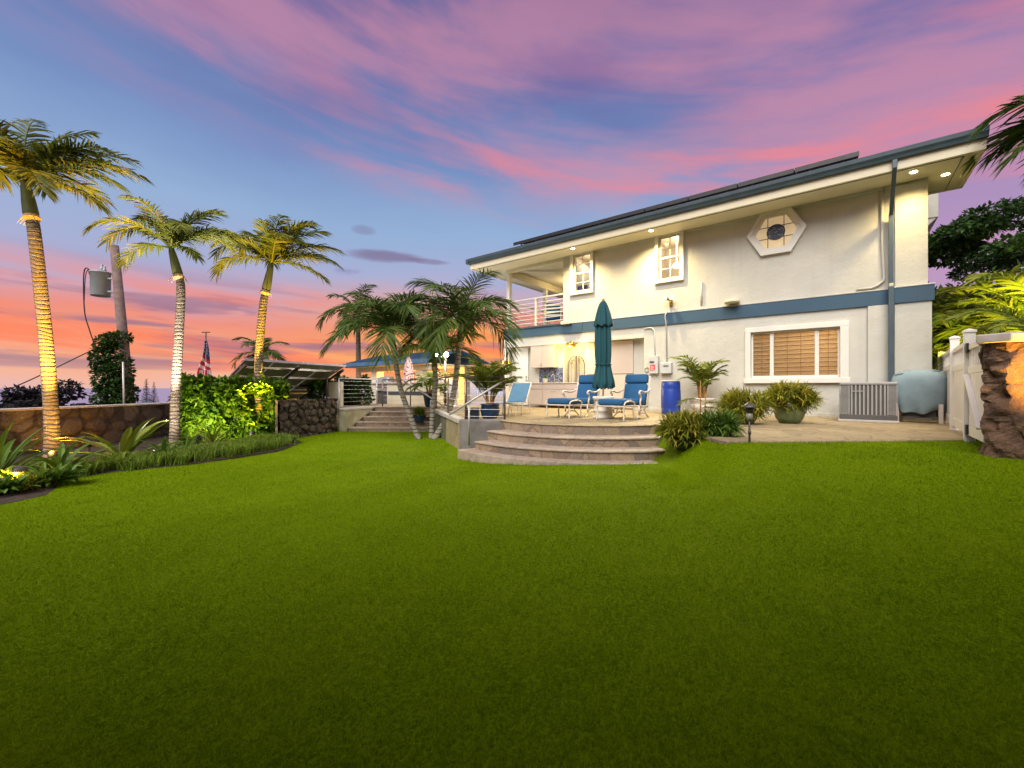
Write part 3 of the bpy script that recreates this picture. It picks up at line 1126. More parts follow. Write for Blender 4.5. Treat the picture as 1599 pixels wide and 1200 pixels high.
def holed_wall(mb, x0, x1, z0, z1, y0, y1, holes):
    """wall slab along x with rectangular openings and their reveals"""
    xs = sorted(set([x0, x1] + [h[0] for h in holes] + [h[1] for h in holes]))
    zs = sorted(set([z0, z1] + [h[2] for h in holes] + [h[3] for h in holes]))
    for i in range(len(xs) - 1):
        for j in range(len(zs) - 1):
            cx, cz = (xs[i] + xs[i + 1]) / 2, (zs[j] + zs[j + 1]) / 2
            if any(h[0] < cx < h[1] and h[2] < cz < h[3] for h in holes):
                continue
            a, b, c, d = xs[i], xs[i + 1], zs[j], zs[j + 1]
            mb.add([(a, y0, c), (b, y0, c), (b, y0, d), (a, y0, d)], [(0, 1, 2, 3)])
            mb.add([(a, y1, c), (b, y1, c), (b, y1, d), (a, y1, d)], [(3, 2, 1, 0)])
    for (a, b, c, d) in list(holes):
        mb.add([(a, y0, c), (a, y1, c), (a, y1, d), (a, y0, d)], [(0, 1, 2, 3)])
        mb.add([(b, y0, c), (b, y1, c), (b, y1, d), (b, y0, d)], [(3, 2, 1, 0)])
        mb.add([(a, y0, c), (b, y0, c), (b, y1, c), (a, y1, c)], [(0, 1, 2, 3)])
        mb.add([(a, y0, d), (b, y0, d), (b, y1, d), (a, y1, d)], [(3, 2, 1, 0)])
    mb.add([(x0, y0, z0), (x0, y1, z0), (x0, y1, z1), (x0, y0, z1)], [(3, 2, 1, 0)])
    mb.add([(x1, y0, z0), (x1, y1, z0), (x1, y1, z1), (x1, y0, z1)], [(0, 1, 2, 3)])


# window rectangles (outer trim) on the facade
def rect(pxl, pxr, pyt, pyb, yl=0.0):
    xl, zt = H(pxl, pyt, yl)
    xr_, _ = H(pxr, pyt, yl)
    _, zb = H(pxl, pyb, yl)
    return xl, xr_, zb, zt


W1 = rect(892, 928, 396, 462.5)
W2 = rect(1024, 1069, 367, 444.5)
W3 = rect(1165, 1326, 513.6, 599)
DEPTH = 7.0
t1, t3 = 0.11, 0.13


def inner(r, t):
    return (r[0] + t, r[1] - t, r[2] + t, r[3] - t)


mb = MB()
holed_wall(mb, xUL, xR, B1 - 0.1, SOF, 0.0, 0.22, [inner(W1, t1), inner(W2, t1)])
mb.box(xUL, xUL + 0.2, 0.222, DEPTH, B1 - 0.1, SOF)          # return at the balcony
mb.box(xR - 0.2, xR, 0.222, DEPTH + 2, 0.0, SOF)             # gable end wall
mb.box(xBL, xUL, DEPTH, DEPTH + 0.2, B1, SOF)                # wall at the back of the balcony
mb.build('wall', M['stucco'], house)
mb = MB()
holed_wall(mb, xRec, xR + 0.06, 0.0, B1 - 0.102, 0.0, 0.22, [inner(W3, t3)])
mb.box(xRec - 0.001, xRec + 0.2, 0.222, REC + 0.3, 0.0, B1 - 0.1)
xN0, _ = H(881.5, 560, REC)
xN1, _ = H(916, 560, REC)
zN1 = H(881.5, 537, REC)[1]
holed_wall(mb, xLL, xRec, 0.0, B0 + 0.1, REC, REC + 0.2, [(xN0, xN1, 0.02, zN1)])
mb.box(xLL, xLL + 0.2, REC + 0.201, DEPTH, 0.0, B0 + 0.1)
mb.build('wall', M['stucco'], house)
# header over the recess, just under the band
zh = H(1000, 528)[1]
mb = MB()
mb.box(xLL - 0.02, xRec - 0.002, 0.0, REC - 0.002, zh, B0 + 0.05)
mb.build('header_beam', M['stucco'], house)
# slim pilaster and corner block at the downpipe
mb = MB()
xp0, xp1 = H(1355.5, 560)[0], H(1387, 560)[0]
mb.box(xp0, xp1, -0.06, 0.05, 0.0, B0 - 0.002)
mb.build('pilaster', M['stucco'], house)
xc0 = H(1397, 560)[0]
mb = MB()
mb.box(xc0, xR + 0.08, -0.10, 0.10, 0.0, B0 - 0.002)
mb.box(xc0 + 0.01, xR + 0.02, -0.05, 0.10, B1 + 0.03, SOF - 0.002)
mb.build('corner_block', M['stucco'], house)
# plinth
mb = MB()
mb.box(xRec + 0.01, xp0, -0.03, 0.05, 0.0, 0.10)
mb.build('plinth', M['stucco'], house, bevel=0.006)

# blue band with its cream ledge
mb = MB()
mb.box(xRec - 2.2 + 0.0, xc0 - 0.06, -0.05, 0.05, B0, B1)
mb.box(xc0 - 0.055, xR + 0.12, -0.14, 0.10, B0 - 0.004, B1 + 0.004)
mb.build('band', M['band_blue'], house, bevel=0.006)
mb = MB()
mb.box(xUL + 0.1, xc0 - 0.06, -0.06, 0.05, B1 + 0.002, B1 + 0.03)
mb.box(xc0 - 0.058, xR + 0.13, -0.15, 0.10, B1 + 0.006, B1 + 0.035)
mb.build('ledge', M['stucco'], house, bevel=0.006)
xB2 = xRec - 2.205
mb = MB()
mb.box(xBL - 0.12, xB2, -0.06, DEPTH, B0 + 0.003, B1 - 0.02)
bal = mb.build('balcony', M['band_blue'], house, bevel=0.008)
mb = MB()
mb.box(xBL - 0.16, xUL + 0.02, -0.11, -0.02, B1 - 0.019, B1 + 0.05)
mb.build('lip', M['gutter_blue'], bal, bevel=0.02)
mb = MB()
mb.box(xUL - 0.02, xUL + 0.42, -0.16, -0.03, B1 - 0.02, B1 + 0.10)
mb.build('scupper', M['soffit_cream'], bal, bevel=0.02)
for yy in (0.02, 2.7):
    mb = MB()
    mb.box(xBL, xBL + 0.15, yy, yy + 0.15, B1 - 0.02, SOF)
    mb.build('post', M['trim_white'], bal, bevel=0.008)
RZ = H(878, 458)[1]
mb = MB()
mb.box(xBL + 0.151, xUL - 0.001, 0.03, 0.11, RZ - 0.045, RZ)
mb.box(xBL + 0.03, xBL + 0.12, 0.171, 2.699, RZ - 0.045, RZ)
mb.box(xBL + 0.03, xBL + 0.12, 2.851, DEPTH - 0.01, RZ - 0.045, RZ)
for k in range(1, 7):
    z = B1 + 0.03 + (RZ - B1 - 0.08) * k / 7
    mb.box(xBL + 0.151, xUL - 0.001, 0.055, 0.085, z, z + 0.022)
    mb.box(xBL + 0.055, xBL + 0.085, 0.171, 2.699, z, z + 0.022)
    mb.box(xBL + 0.055, xBL + 0.085, 2.851, DEPTH - 0.01, z, z + 0.022)
mb.build('railing', M['trim_white'], bal)
xm = H(835, 480)[0]
mb = MB()
mb.box(xm, xm + 0.07, 0.02, 0.028 + 0.09, B1, RZ - 0.046)
mb.build('baluster', M['trim_white'], bal)
mb = MB()                                    # porch beam and far eave
mb.box(xBL - 0.01, xBL + 0.17, 0.18, DEPTH, SOF - 0.30, SOF - 0.001)
mb.box(xBL - 0.01, xUL - 0.002, 0.0, 0.17, SOF - 0.12, SOF - 0.001)
mb.build('porch_beam', M['soffit_cream'], bal, bevel=0.006)

# roof
mb = MB()
RT = 5.74
pitch = math.tan(radians(12))
YB = 6.2
def roofseg(x0, x1, ya, yb):
    za, zb = RT + (ya - YE) * pitch, RT + (yb - YE) * pitch
    mb.extrude_x([(ya, za), (yb, zb), (yb, zb + 0.11), (ya, za + 0.11)], x0, x1)
roofseg(xE0 + 0.03, xE1 - 0.03, YE - 0.06, 1.10)
roofseg(xE0 + 0.03, xR + 0.12, 1.101, YB)
zr = RT + (YB - YE) * pitch
mb.extrude_x([(YB + 0.001, zr), (YB + 8, zr - 8 * pitch), (YB + 8, zr - 8 * pitch + 0.11), (YB + 0.001, zr + 0.11)], xE0 + 0.03, xR + 0.12)
roof = mb.build('roof', M['tile_blue'], house)
# rows of barrel tiles on the eave
mb = MB()
x = xE0 + 0.10
while x < xE1 - 0.05:
    ya, yb = YE - 0.10, 1.05
    za = RT + 0.10 + (ya - YE) * pitch
    zb = RT + 0.10 + (yb - YE) * pitch
    mb.tube([(x, ya, za), (x, yb, zb)], 0.075, 8)
    x += 0.22
mb.build('eave_tiles', M['tile_blue'], roof, smooth=True)
mb = MB()
mb.tube([(xE1 - 0.07, YE - 0.10, RT + 0.13), (xE1 - 0.07, 1.12, RT + 0.13 + 2.2 * pitch)], 0.09, 14)
mb.build('rake_tile', M['tile_blue'], roof, smooth=True)
# gutter: an ogee section along the eave
G0 = 5.70
gp = [(YE, G0 - 0.005), (YE - 0.07, G0 - 0.005), (YE - 0.09, G0 + 0.05), (YE - 0.125, G0 + 0.10), (YE - 0.135, G0 + 0.185), (YE - 0.115, G0 + 0.185), (YE - 0.10, G0 + 0.12), (YE, G0 + 0.12)]
mb = MB()
mb.extrude_x(gp, xE0 - 0.02, xE1 + 0.02)
mb.box(xE0 - 0.14, xE0 - 0.021, YE - 0.13, DEPTH + 1, G0 + 0.0, G0 + 0.18)
mb.build('gutter', M['gutter_blue'], roof)
mb = MB()
mb.box(xE0, xE1, YE + 0.002, YE + 0.05, SOF - 0.03, G0 + 0.10)
mb.box(xE0, xE0 + 0.05, YE + 0.051, DEPTH + 1, SOF - 0.03, G0 + 0.10)
mb.box(xE1 - 0.05, xE1, YE + 0.051, 1.10, SOF - 0.03, G0 + 0.10)
mb.build('fascia', M['soffit_cream'], roof, bevel=0.004)
mb = MB()
mb.box(xE0 + 0.051, xE1 - 0.051, YE + 0.051, -0.001, SOF, SOF + 0.02)
mb.box(xE0 + 0.051, xUL, 0.0, DEPTH + 1, SOF + 0.002, SOF + 0.022)
mb.box(xR + 0.001, xE1 - 0.051, 0.0, 1.09, SOF, SOF + 0.02)
mb.box(xR + 0.001, xE1 - 0.051, 1.05, 1.10, SOF - 0.03, G0 + 0.1)
mb.build('soffit', M['soffit_cream'], roof)
mb = MB()                                    # narrow vent strip and moulding on the soffit
mb.box(xE0 + 0.2, xE1 - 0.30, YE + 0.16, YE + 0.175, SOF - 0.012, SOF - 0.002)
mb.box(xE1 - 0.30, xE1 - 0.285, YE + 0.16, 1.04, SOF - 0.012, SOF - 0.002)
mb.build('soffit_vent', M['gutter_blue'], roof)
mb = MB()
mb.box(xUL, xR - 0.02, -0.05, -0.002, SOF - 0.05, SOF - 0.002)
mb.build('cornice', M['stucco'], house)

# little bay on the gable end
mb = MB()
bx1 = H(1466, 300, 2.4)[0]
print('BAY', bx1)
mb.box(xR + 0.001, bx1, 2.4, 4.4, 5.28, 6.15)
mb.extrude_y([(xR + 0.001, 5.279), (bx1 - 0.02, 5.279), (xR + 0.001, 4.75)], 2.42, 4.38)
mb.build('bay', M['stucco'], house, bevel=0.008)

# downpipe
xd = H(1391.5, 400, -0.12)[0]
mb = MB()
mb.bar((xd, YE - 0.05, G0 - 0.02), (xd, YE - 0.05, G0 - 0.20), 0.085, 0.075, (0, 1, 0))
mb.bar((xd, YE - 0.05, G0 - 0.17), (xd, -0.15, SOF - 0.72), 0.085, 0.075, (1, 0, 0))
mb.bar((xd, -0.15, SOF - 0.68), (xd, -0.15, B1 + 0.10), 0.085, 0.075, (0, 1, 0))
mb.bar((xd, -0.15, B1 + 0.11), (xd, -0.21, B1 + 0.02), 0.085, 0.075, (0, 1, 0))
mb.bar((xd, -0.21, B1 + 0.04), (xd, -0.21, 0.02), 0.10, 0.075, (0, 1, 0))
mb.build('downpipe', M['gutter_blue'], house, bevel=0.008)

# conduits on the wall
def conduit(pts, r=0.02, mat='conduit_grey'):
    m_ = MB()
    m_.tube(pts, r, 8)
    return m_.build('conduit', M[mat], house, smooth=True)

xa = H(1378, 400)[0]
zc = H(1340, 453)[1]
xk = H(1338, 452)[0]
conduit([(xa, -0.04, SOF - 0.03), (xa, -0.04, 4.2), (xa + 0.03, -0.04, 3.35), (xa + 0.02, -0.04, zc + 0.14), (xa - 0.08, -0.04, zc + 0.05), (xa - 0.2, -0.04, zc), (xk, -0.04, zc)], 0.028, 'stucco')
xv = H(1096, 450)[0]
conduit([(xv, -0.03, H(1096, 441)[1]), (xv, -0.03, H(1096, 476)[1])], 0.03, 'stucco')
x_, z_ = H(1008, 514)
x2_, z2_ = H(1023, 516)
conduit([(x_, -0.035, z_), (x_ + 0.1, -0.035, z_ + 0.02), (x2_ - 0.08, -0.035, z_ + 0.01), (x2_, -0.035, z_ - 0.1), (x2_, -0.035, z_ - 0.45), (x2_ + 0.02, -0.035, H(1023, 558)[1])])
x_, z_ = H(1041, 489)
conduit([(x_ + 0.05, -0.07, z_ + 0.02), (x_, -0.08, z_ - 0.05), (x_ - 0.01, -0.08, z_ - 0.15), (x_ + 0.005, -0.04, z_ - 0.3), (x_ + 0.03, -0.035, H(1042, 566)[1])])

# ---- windows
def sash_window(r, lit, plant):
    x0, x1, z0, z1 = r
    i = inner(r, t1)
    w = MB()
    w.box(x0, x1, -0.09, -0.001, z1 - t1, z1)
    w.box(x0, x1, -0.09, -0.001, z0, z0 + t1)
    w.box(x0, x0 + t1, -0.089, -0.001, z0 + t1, z1 - t1)
    w.box(x1 - t1, x1, -0.089, -0.001, z0 + t1, z1 - t1)
    win = w.build('window', M['trim_white'], house, bevel=0.006)
    zm = (i[2] + i[3]) / 2
    for (a, b, yy) in ((zm - 0.02, i[3], 0.03), (i[2], zm + 0.02, 0.06)):
        s = MB()
        f = 0.055
        s.box(i[0] + 0.001, i[1] - 0.001, yy, yy + 0.03, b - f, b - 0.001)
        s.box(i[0] + 0.001, i[1] - 0.001, yy, yy + 0.03, a + 0.001, a + f)
        s.box(i[0] + 0.001, i[0] + f, yy + 0.001, yy + 0.029, a + f, b - f)
        s.box(i[1] - f, i[1] - 0.001, yy + 0.001, yy + 0.029, a + f, b - f)
        cx = (i[0] + i[1]) / 2
        cz = (a + b) / 2
        s.box(cx - 0.010, cx + 0.010, yy + 0.006, yy + 0.024, a + f, b - f)
        s.box(i[0] + f, i[1] - f, yy + 0.008, yy + 0.022, cz - 0.010, cz + 0.010)
        s.build('sash', M['trim_white'], win)
        p = MB()
        p.box(i[0] + f, i[1] - f, yy + 0.013, yy + 0.017, a + f, b - f)
        p.build('pane', M['window_glass'], win)
    # the room behind
    rm = MB()
    a, b, c, d = i[0] - 0.5, i[1] + 0.6, i[2] - 0.5, i[3] + 0.3
    rm.add([(a, 0.24, c), (b, 0.24, c), (b, 2.2, c), (a, 2.2, c), (a, 0.24, d), (b, 0.24, d), (b, 2.2, d), (a, 2.2, d)],
           [(0, 1, 2, 3), (7, 6, 5, 4), (1, 0, 4, 5)[:0] or (3, 2, 6, 7), (0, 3, 7, 4), (2, 1, 5, 6)])
    rm.build('room', M['interior_cream'], win)
    if lit:
        q = MB()
        q.lathe([(0.02, -0.09), (0.09, -0.06), (0.12, 0.0), (0.09, 0.06), (0.02, 0.09)], 16, ((i[0] + i[1]) / 2 - 0.05, 0.9, zm - 0.05))
        q.tube([((i[0] + i[1]) / 2 - 0.05, 0.9, zm), ((i[0] + i[1]) / 2 - 0.05, 0.9, d - 0.01)], 0.01, 6)
        q.build('pendant_lamp', M['lamp_warm'], win, smooth=True)
    else:
        q = MB()
        q.box(i[0] + 0.05, i[1] - 0.30, 0.20, 0.32, i[2] - 0.02, i[2] + 0.26)
        q.lathe([(0.06, 0), (0.08, 0.10), (0.07, 0.11)], 12, (i[1] - 0.16, 0.26, i[2] - 0.02))
        q.build('sill_ornament', M['pot_blue'], win)
    lamp('room_light', 'POINT', win, ((i[0] + i[1]) / 2, 1.2, d - 0.35), 20, (1.0, 0.88, 0.68), radius=0.12)
    return win


sash_window(W1, False, True)
sash_window(W2, True, False)

# wide ground-floor slider with woven blinds
x0, x1, z0, z1 = W3
i3 = inner(W3, t3)
w = MB()
w.box(x0, x1, -0.09, -0.001, z1 - t3, z1)
w.box(x0 - 0.03, x1 + 0.03, -0.11, -0.001, z0, z0 + t3)
w.box(x0, x0 + t3, -0.089, -0.001, z0 + t3, z1 - t3)
w.box(x1 - t3 - 0.04, x1, -0.089, -0.001, z0 + t3, z1 - t3)
win = w.build('window', M['trim_white'], house, bevel=0.008)
m1 = H(1205.5, 550)[0]
m2 = H(1276, 550)[0]
s = MB()
fx0, fx1, fz0, fz1 = i3[0] + 0.002, i3[1] - 0.042, i3[2] + 0.002, i3[3] - 0.002
s.box(fx0, fx1, 0.02, 0.07, fz1 - 0.05, fz1)
s.box(fx0, fx1, 0.02, 0.07, fz0, fz0 + 0.07)
s.box(fx0, fx0 + 0.05, 0.021, 0.069, fz0 + 0.07, fz1 - 0.05)
s.box(fx1 - 0.05, fx1, 0.021, 0.069, fz0 + 0.07, fz1 - 0.05)
for m_ in (m1, m2):
    s.box(m_ - 0.045, m_ + 0.045, 0.015, 0.068, fz0 + 0.07, fz1 - 0.05)
s.build('window_frame', M['trim_white'], win, bevel=0.004)
for a, b in ((fx0 + 0.05, m1 - 0.045), (m1 + 0.045, m2 - 0.045), (m2 + 0.045, fx1 - 0.05)):
    p = MB()
    p.box(a, b, 0.040, 0.044, fz0 + 0.07, fz1 - 0.05)
    p.build('pane', M['window_glass'], win)
    bl = MB()
    z = fz0 + 0.03
    while z < fz1:
        bl.add([(a - 0.05, 0.105, z), (b + 0.05, 0.105, z), (b + 0.05, 0.135, z + 0.13), (a - 0.05, 0.135, z + 0.13)], [(0, 1, 2, 3)])
        z += 0.115
    bl.build('blind', M['blind_wood'], win)
    sm = MB()
    z = fz0 + 0.06
    while z < fz1 - 0.05:
        sm.box(a - 0.04, b + 0.04, 0.096, 0.104, z, z + 0.011)
        z += 0.115
    sm.build('blind_seam', M['wood_dark'], win)
    lad = MB()
    nl = 1 if b - a < 0.6 else 2
    for k in range(nl):
        xx = a + (b - a) * (k + 1) / (nl + 1)
        lad.box(xx - 0.006, xx + 0.006, 0.097, 0.101, fz0 + 0.02, fz1)
    lad.build('blind_cord', M['wood_tan'], win)
rm = MB()
a, b, c, d = i3[0] - 0.6, i3[1] + 0.6, 0.05, 2.6
rm.add([(a, 0.24, c), (b, 0.24, c), (b, 3.2, c), (a, 3.2, c), (a, 0.24, d), (b, 0.24, d), (b, 3.2, d), (a, 3.2, d)],
       [(0, 1, 2, 3), (7, 6, 5, 4), (3, 2, 6, 7), (0, 3, 7, 4), (2, 1, 5, 6)])
rm.build('room', M['interior_cream'], win)
lamp('room_light', 'POINT', win, (b - 1.1, 1.3, 2.2), 60, (1.0, 0.76, 0.46), radius=0.15)

# hexagonal leaded window
hp = [(1166.5, 371), (1188, 336.5), (1235, 324), (1259.6, 354.5), (1241, 393.5), (1189, 401)]
hx = [H(px, py) for px, py in hp]
cx = sum(p[0] for p in hx) / 6
cz = sum(p[1] for p in hx) / 6
hw = (hx[3][0] - hx[0][0]) / 2
hh = (hx[2][1] - hx[4][1] + hx[1][1] - hx[5][1]) / 4
def hexa(s):
    return [(cx - hw * s, cz), (cx - hw * 0.5 * s, cz + hh * s), (cx + hw * 0.5 * s, cz + hh * s), (cx + hw * s, cz), (cx + hw * 0.5 * s, cz - hh * s), (cx - hw * 0.5 * s, cz - hh * s)]
mb = MB()
for s0, s1, ya, yb in ((1.0, 0.84, -0.10, -0.001), (0.84, 0.70, -0.075, -0.001)):
    o_, n_ = hexa(s0), hexa(s1)
    for k in range(6):
        j = (k + 1) % 6
        quad = [o_[k], o_[j], n_[j], n_[k]]
        vs = [(p[0], ya, p[1]) for p in quad] + [(p[0], yb, p[1]) for p in quad]
        mb.add(vs, [(0, 1, 2, 3), (7, 6, 5, 4), (0, 4, 5, 1), (3, 2, 6, 7)])
hexw = mb.build('hexagon_window', M['trim_white'], house)
mb = MB()
mb.extrude_y(hexa(0.715), -0.030, -0.010)
mb.build('pane', M['art_glass'], hexw)
mb = MB()
mb.lathe([(hw * 0.30, 0), (hw * 0.30, 0.006)], 28)
med = mb.build('medallion', M['medallion_glass'], hexw)
med.rotation_euler = (radians(90), 0, 0)
med.location = (cx, -0.032, cz)
mb = MB()
for dx in (-0.27, 0.27):
    mb.box(cx + hw * dx - 0.008, cx + hw * dx + 0.008, -0.044, -0.031, cz - hh * 0.70, cz + hh * 0.70)
for dz in (-0.25, 0.28):
    wd = hw * (0.70 - 0.35 * abs(dz))
    mb.box(cx - wd, cx + wd, -0.043, -0.032, cz + hh * dz - 0.008, cz + hh * dz + 0.008)
ringp = [(cx + hw * 0.30 * cos(t), -0.041, cz + hw * 0.30 * sin(t)) for t in np.linspace(0, 2 * pi, 33)]
mb.tube(ringp, 0.009, 6, cap=False)
r2 = 0.165 * hw
sq = [(cx - r2, -0.041, cz - r2), (cx + r2, -0.041, cz - r2), (cx + r2, -0.041, cz + r2), (cx - r2, -0.041, cz + r2), (cx - r2, -0.041, cz - r2)]
mb.tube(sq, 0.006, 5)
ringp = [(cx + hw * 0.09 * cos(t), -0.041, cz + hw * 0.09 * sin(t)) for t in np.linspace(0, 2 * pi, 17)]
mb.tube(ringp, 0.005, 5, cap=False)
mb.build('lead_strips', M['frame_black'], hexw)

# ---- outdoor kitchen in the recess
xk0, zk1 = H(836, 541, REC)
xk1, zk0 = H(871.5, 574, REC)
mb = MB()
zt = H(836, 541, REC)[1]
mb.box(xk0, (xk0 + xk1) / 2 - 0.004, REC - 0.30, REC - 0.001, zk0, zt)
mb.box((xk0 + xk1) / 2 + 0.004, xk1, REC - 0.30, REC - 0.001, zk0, zt)
cab = mb.build('wall_cabinet', M['cabinet_taupe'], house, bevel=0.004)
mb = MB()
mb.bar(((xk0 + xk1) / 2 - 0.03, REC - 0.315, zk0 + 0.16), ((xk0 + xk1) / 2 - 0.03, REC - 0.315, zk0 + 0.05), 0.012)
mb.build('handle', M['steel_dark'], cab)
xb0, zb1 = H(825, 598, -0.25)
xb1 = H(912, 598, -0.25)[0]
mb = MB()
mb.box(xb0, xb1, -0.22, REC - 0.001, 0.09, zb1 - 0.04)
base = mb.build('base_cabinet', M['cabinet_taupe'], house, bevel=0.004)
mb = MB()
w3 = (xb1 - xb0)
for f0, f1 in ((0.0, 0.27), (0.28, 0.66), (0.67, 1.0)):
    mb.box(xb0 + w3 * f0 + 0.01, xb0 + w3 * f1 - 0.005, -0.236, -0.221, 0.12, zb1 - 0.26)
    mb.box(xb0 + w3 * f0 + 0.01, xb0 + w3 * f1 - 0.005, -0.236, -0.221, zb1 - 0.24, zb1 - 0.06)
mb.build('cabinet_door', M['cabinet_taupe'], base, bevel=0.003)
mb = MB()
for f in (0.45, 0.49):
    mb = MB()
    mb.lathe([(0.014, 0), (0.018, 0.012), (0.012, 0.02)], 10, (xb0 + w3 * f, -0.25, zb1 - 0.34))
    mb.build('knob', M['steel_dark'], base, smooth=True)
mb = MB()
mb.box(xb0 - 0.03, xb1 + 0.02, -0.26, REC - 0.001, zb1 - 0.038, zb1)
ct = mb.build('counter', M['counter_stone'], base, bevel=0.006)
xs0, zs1 = H(843, 574, REC)
xs1 = H(880, 593, REC)[0]
mb = MB()
mb.box(xs0, xs1, REC - 0.02, REC - 0.001, zb1 + 0.001, zk0 - 0.01)
mb.build('splashback', M['mosaic'], house)
xf = H(865, 590, 0.1)[0]
mb = MB()
mb.tube([(xf, 0.15, zb1), (xf, 0.15, zb1 + 0.22)] + [(xf, 0.15 - 0.09 * (1 - cos(t)), zb1 + 0.22 + 0.09 * sin(t)) for t in np.linspace(0.3, pi, 8)], 0.012, 8)
mb.build('tap', M['steel'], base, smooth=True)
# garden-gate niche with iron grille
mb = MB()
mb.box(xN0 - 0.6, xN1 + 0.1, REC + 0.35, REC + 0.4, 0.0, zN1 + 0.1)
nic = mb.build('niche', M['trim_white'], house)
gx0, gz0 = H(888, 592, REC + 0.1)
gx1, _ = H(913, 592, REC + 0.1)
gz1 = H(900, 556, REC + 0.1)[1]
mb = MB()
yg = REC + 0.10
gcx = (gx0 + gx1) / 2
gr = (gx1 - gx0) / 2
for sx in (-1, 1):
    pts = [(gcx + sx * gr, yg, 0.05), (gcx + sx * gr, yg, gz1 - gr * 1.0)]
    pts += [(gcx + sx * gr * cos(t), yg, gz1 - gr * 1.0 + gr * 1.0 * sin(t)) for t in np.linspace(0.15, pi / 2 - 0.05, 8)]
    pts += [(gcx + sx * 0.03, yg, 0.05)]
    mb.tube(pts, 0.016, 6)
    for k in range(1, 5):
        xx = gcx + sx * gr * k / 5
        zt_ = gz1 - gr + sqrt(max(0, gr * gr - (xx - gcx) ** 2)) - 0.03
        mb.tube([(xx, yg, 0.08), (xx, yg, zt_)], 0.008, 5)
    cen = (gcx + sx * gr * 0.5, gz1 - gr * 0.7)
    mb.tube([(cen[0] + 0.10 * (1 - t / 9) * cos(t), yg, cen[1] + 0.10 * (1 - t / 9) * sin(t)) for t in np.linspace(0, 8.5, 30)], 0.008, 5)
mb.build('iron_grille', M['rust_steel'], nic)
# tall storage doors
xt0, zt1 = H(917, 531, REC)
xt1 = H(990, 531, REC)[0]
zt1 = H(990, 527, REC)[1]
zsp = H(990, 584, REC)[1]
mb = MB()
mb.box(xt0, xt1, REC - 0.06, REC - 0.001, zsp + 0.012, zh - 0.02)
mb.build('storage_door', M['cabinet_taupe'], house, bevel=0.004)
mb = MB()
mb.box(xt0, xt1, REC - 0.06, REC - 0.001, 0.05, zsp - 0.012)
mb.build('storage_door', M['cabinet_taupe'], house, bevel=0.004)
# pale door at the end of the recess
mb = MB()
xq0, xq1 = H(801, 580, REC)[0], H(826, 580, REC)[0]
mb.box(xq0, xq1, REC - 0.04, REC - 0.001, 0.06, 2.35)
dr = mb.build('door', M['trim_white'], house, bevel=0.004)
mb = MB()
for zz in (1.02, 1.16):
    mb = MB()
    mb.lathe([(0.02, 0), (0.03, 0.02), (0.02, 0.04)], 10, (xq1 - 0.08, REC - 0.06, zz))
    mb.build('handle', M['steel_dark'], dr, smooth=True)
mb = MB()
mb.lathe([(0.13, 0), (0.13, 0.12), (0.11, 0.14), (0.11, B0 - 0.12), (0.14, B0 - 0.10), (0.14, B0 - 0.003)], 20, (xLL + 0.03, 0.12, 0.0))
pc_ = mb.build('porch_column', M['trim_white'], house)
mb = MB()
zz = H(793, 566)[1]
mb.lathe([(0.115, zz - 0.08), (0.20, zz - 0.06), (0.20, zz + 0.05), (0.115, zz + 0.07)], 20, (xLL + 0.03, 0.12, 0.0))
mb.build('sconce', M['brass'], pc_)

# ---- fixtures on the wall
def fx(px, py, yl=0.0):
    x, z = H(px, py, yl)
    return x, z
x, z = fx(893, 538, -0.05)
mb = MB()
mb.lathe([(0.05, 0.06), (0.13, 0.05), (0.20, 0.0), (0.17, -0.09), (0.06, -0.13)], 20, (x, -0.10, z))
mb.box(x - 0.06, x + 0.06, -0.06, REC - 0.33, z - 0.04, z + 0.10)
sc = mb.build('wall_lamp', M['brass'], house, smooth=True)
lamp('wall_lamp_light', 'POINT', sc, (x, -0.28, z - 0.25), 60, (1.0, 0.75, 0.30), radius=0.08)
x, z = fx(1047, 469, -0.1)
mb = MB()
mb.lathe([(0.05, -0.1), (0.055, 0.0), (0.05, 0.06)], 14, (x, -0.03, z - 0.06))
for sx in (-1, 1):
    mb.tube([(x, -0.05, z - 0.03), (x + sx * 0.07, -0.13, z + 0.03)], 0.02, 8)
    mb.tube([(x + sx * 0.05, -0.11, z + 0.03), (x + sx * 0.09, -0.20, z + 0.04), (x + sx * 0.11, -0.26, z + 0.04)], [0.03, 0.055, 0.07], 14)
fl = mb.build('floodlight', M['brass'], house, smooth=True)
for sx in (-1, 1):
    mb = MB()
    mb.tube([(x + sx * 0.111, -0.262, z + 0.04), (x + sx * 0.113, -0.268, z + 0.04)], [0.062, 0.05], 14)
    mb.build('lens', M['lamp_yellow'], fl, smooth=True)
FLOOD = (x, z)
for sx in (-1, 1):
    lamp('flood_beam', 'SPOT', fl, (x + sx * 0.11, -0.33, z + 0.05), 420, (1.0, 0.88, 0.55), (sx * 0.45 - 0.12, -1.0, -0.42), 120, 0.9, 0.06)
x, z = fx(1144, 472, -0.12)
mb = MB()
mb.lathe([(0.16, 0.0), (0.21, 0.015), (0.21, 0.07), (0.19, 0.085)], 24, (x, -0.17, z - 0.04))
mb.build('wall_disc', M['soffit_cream'], house, smooth=False, bevel=0.006)
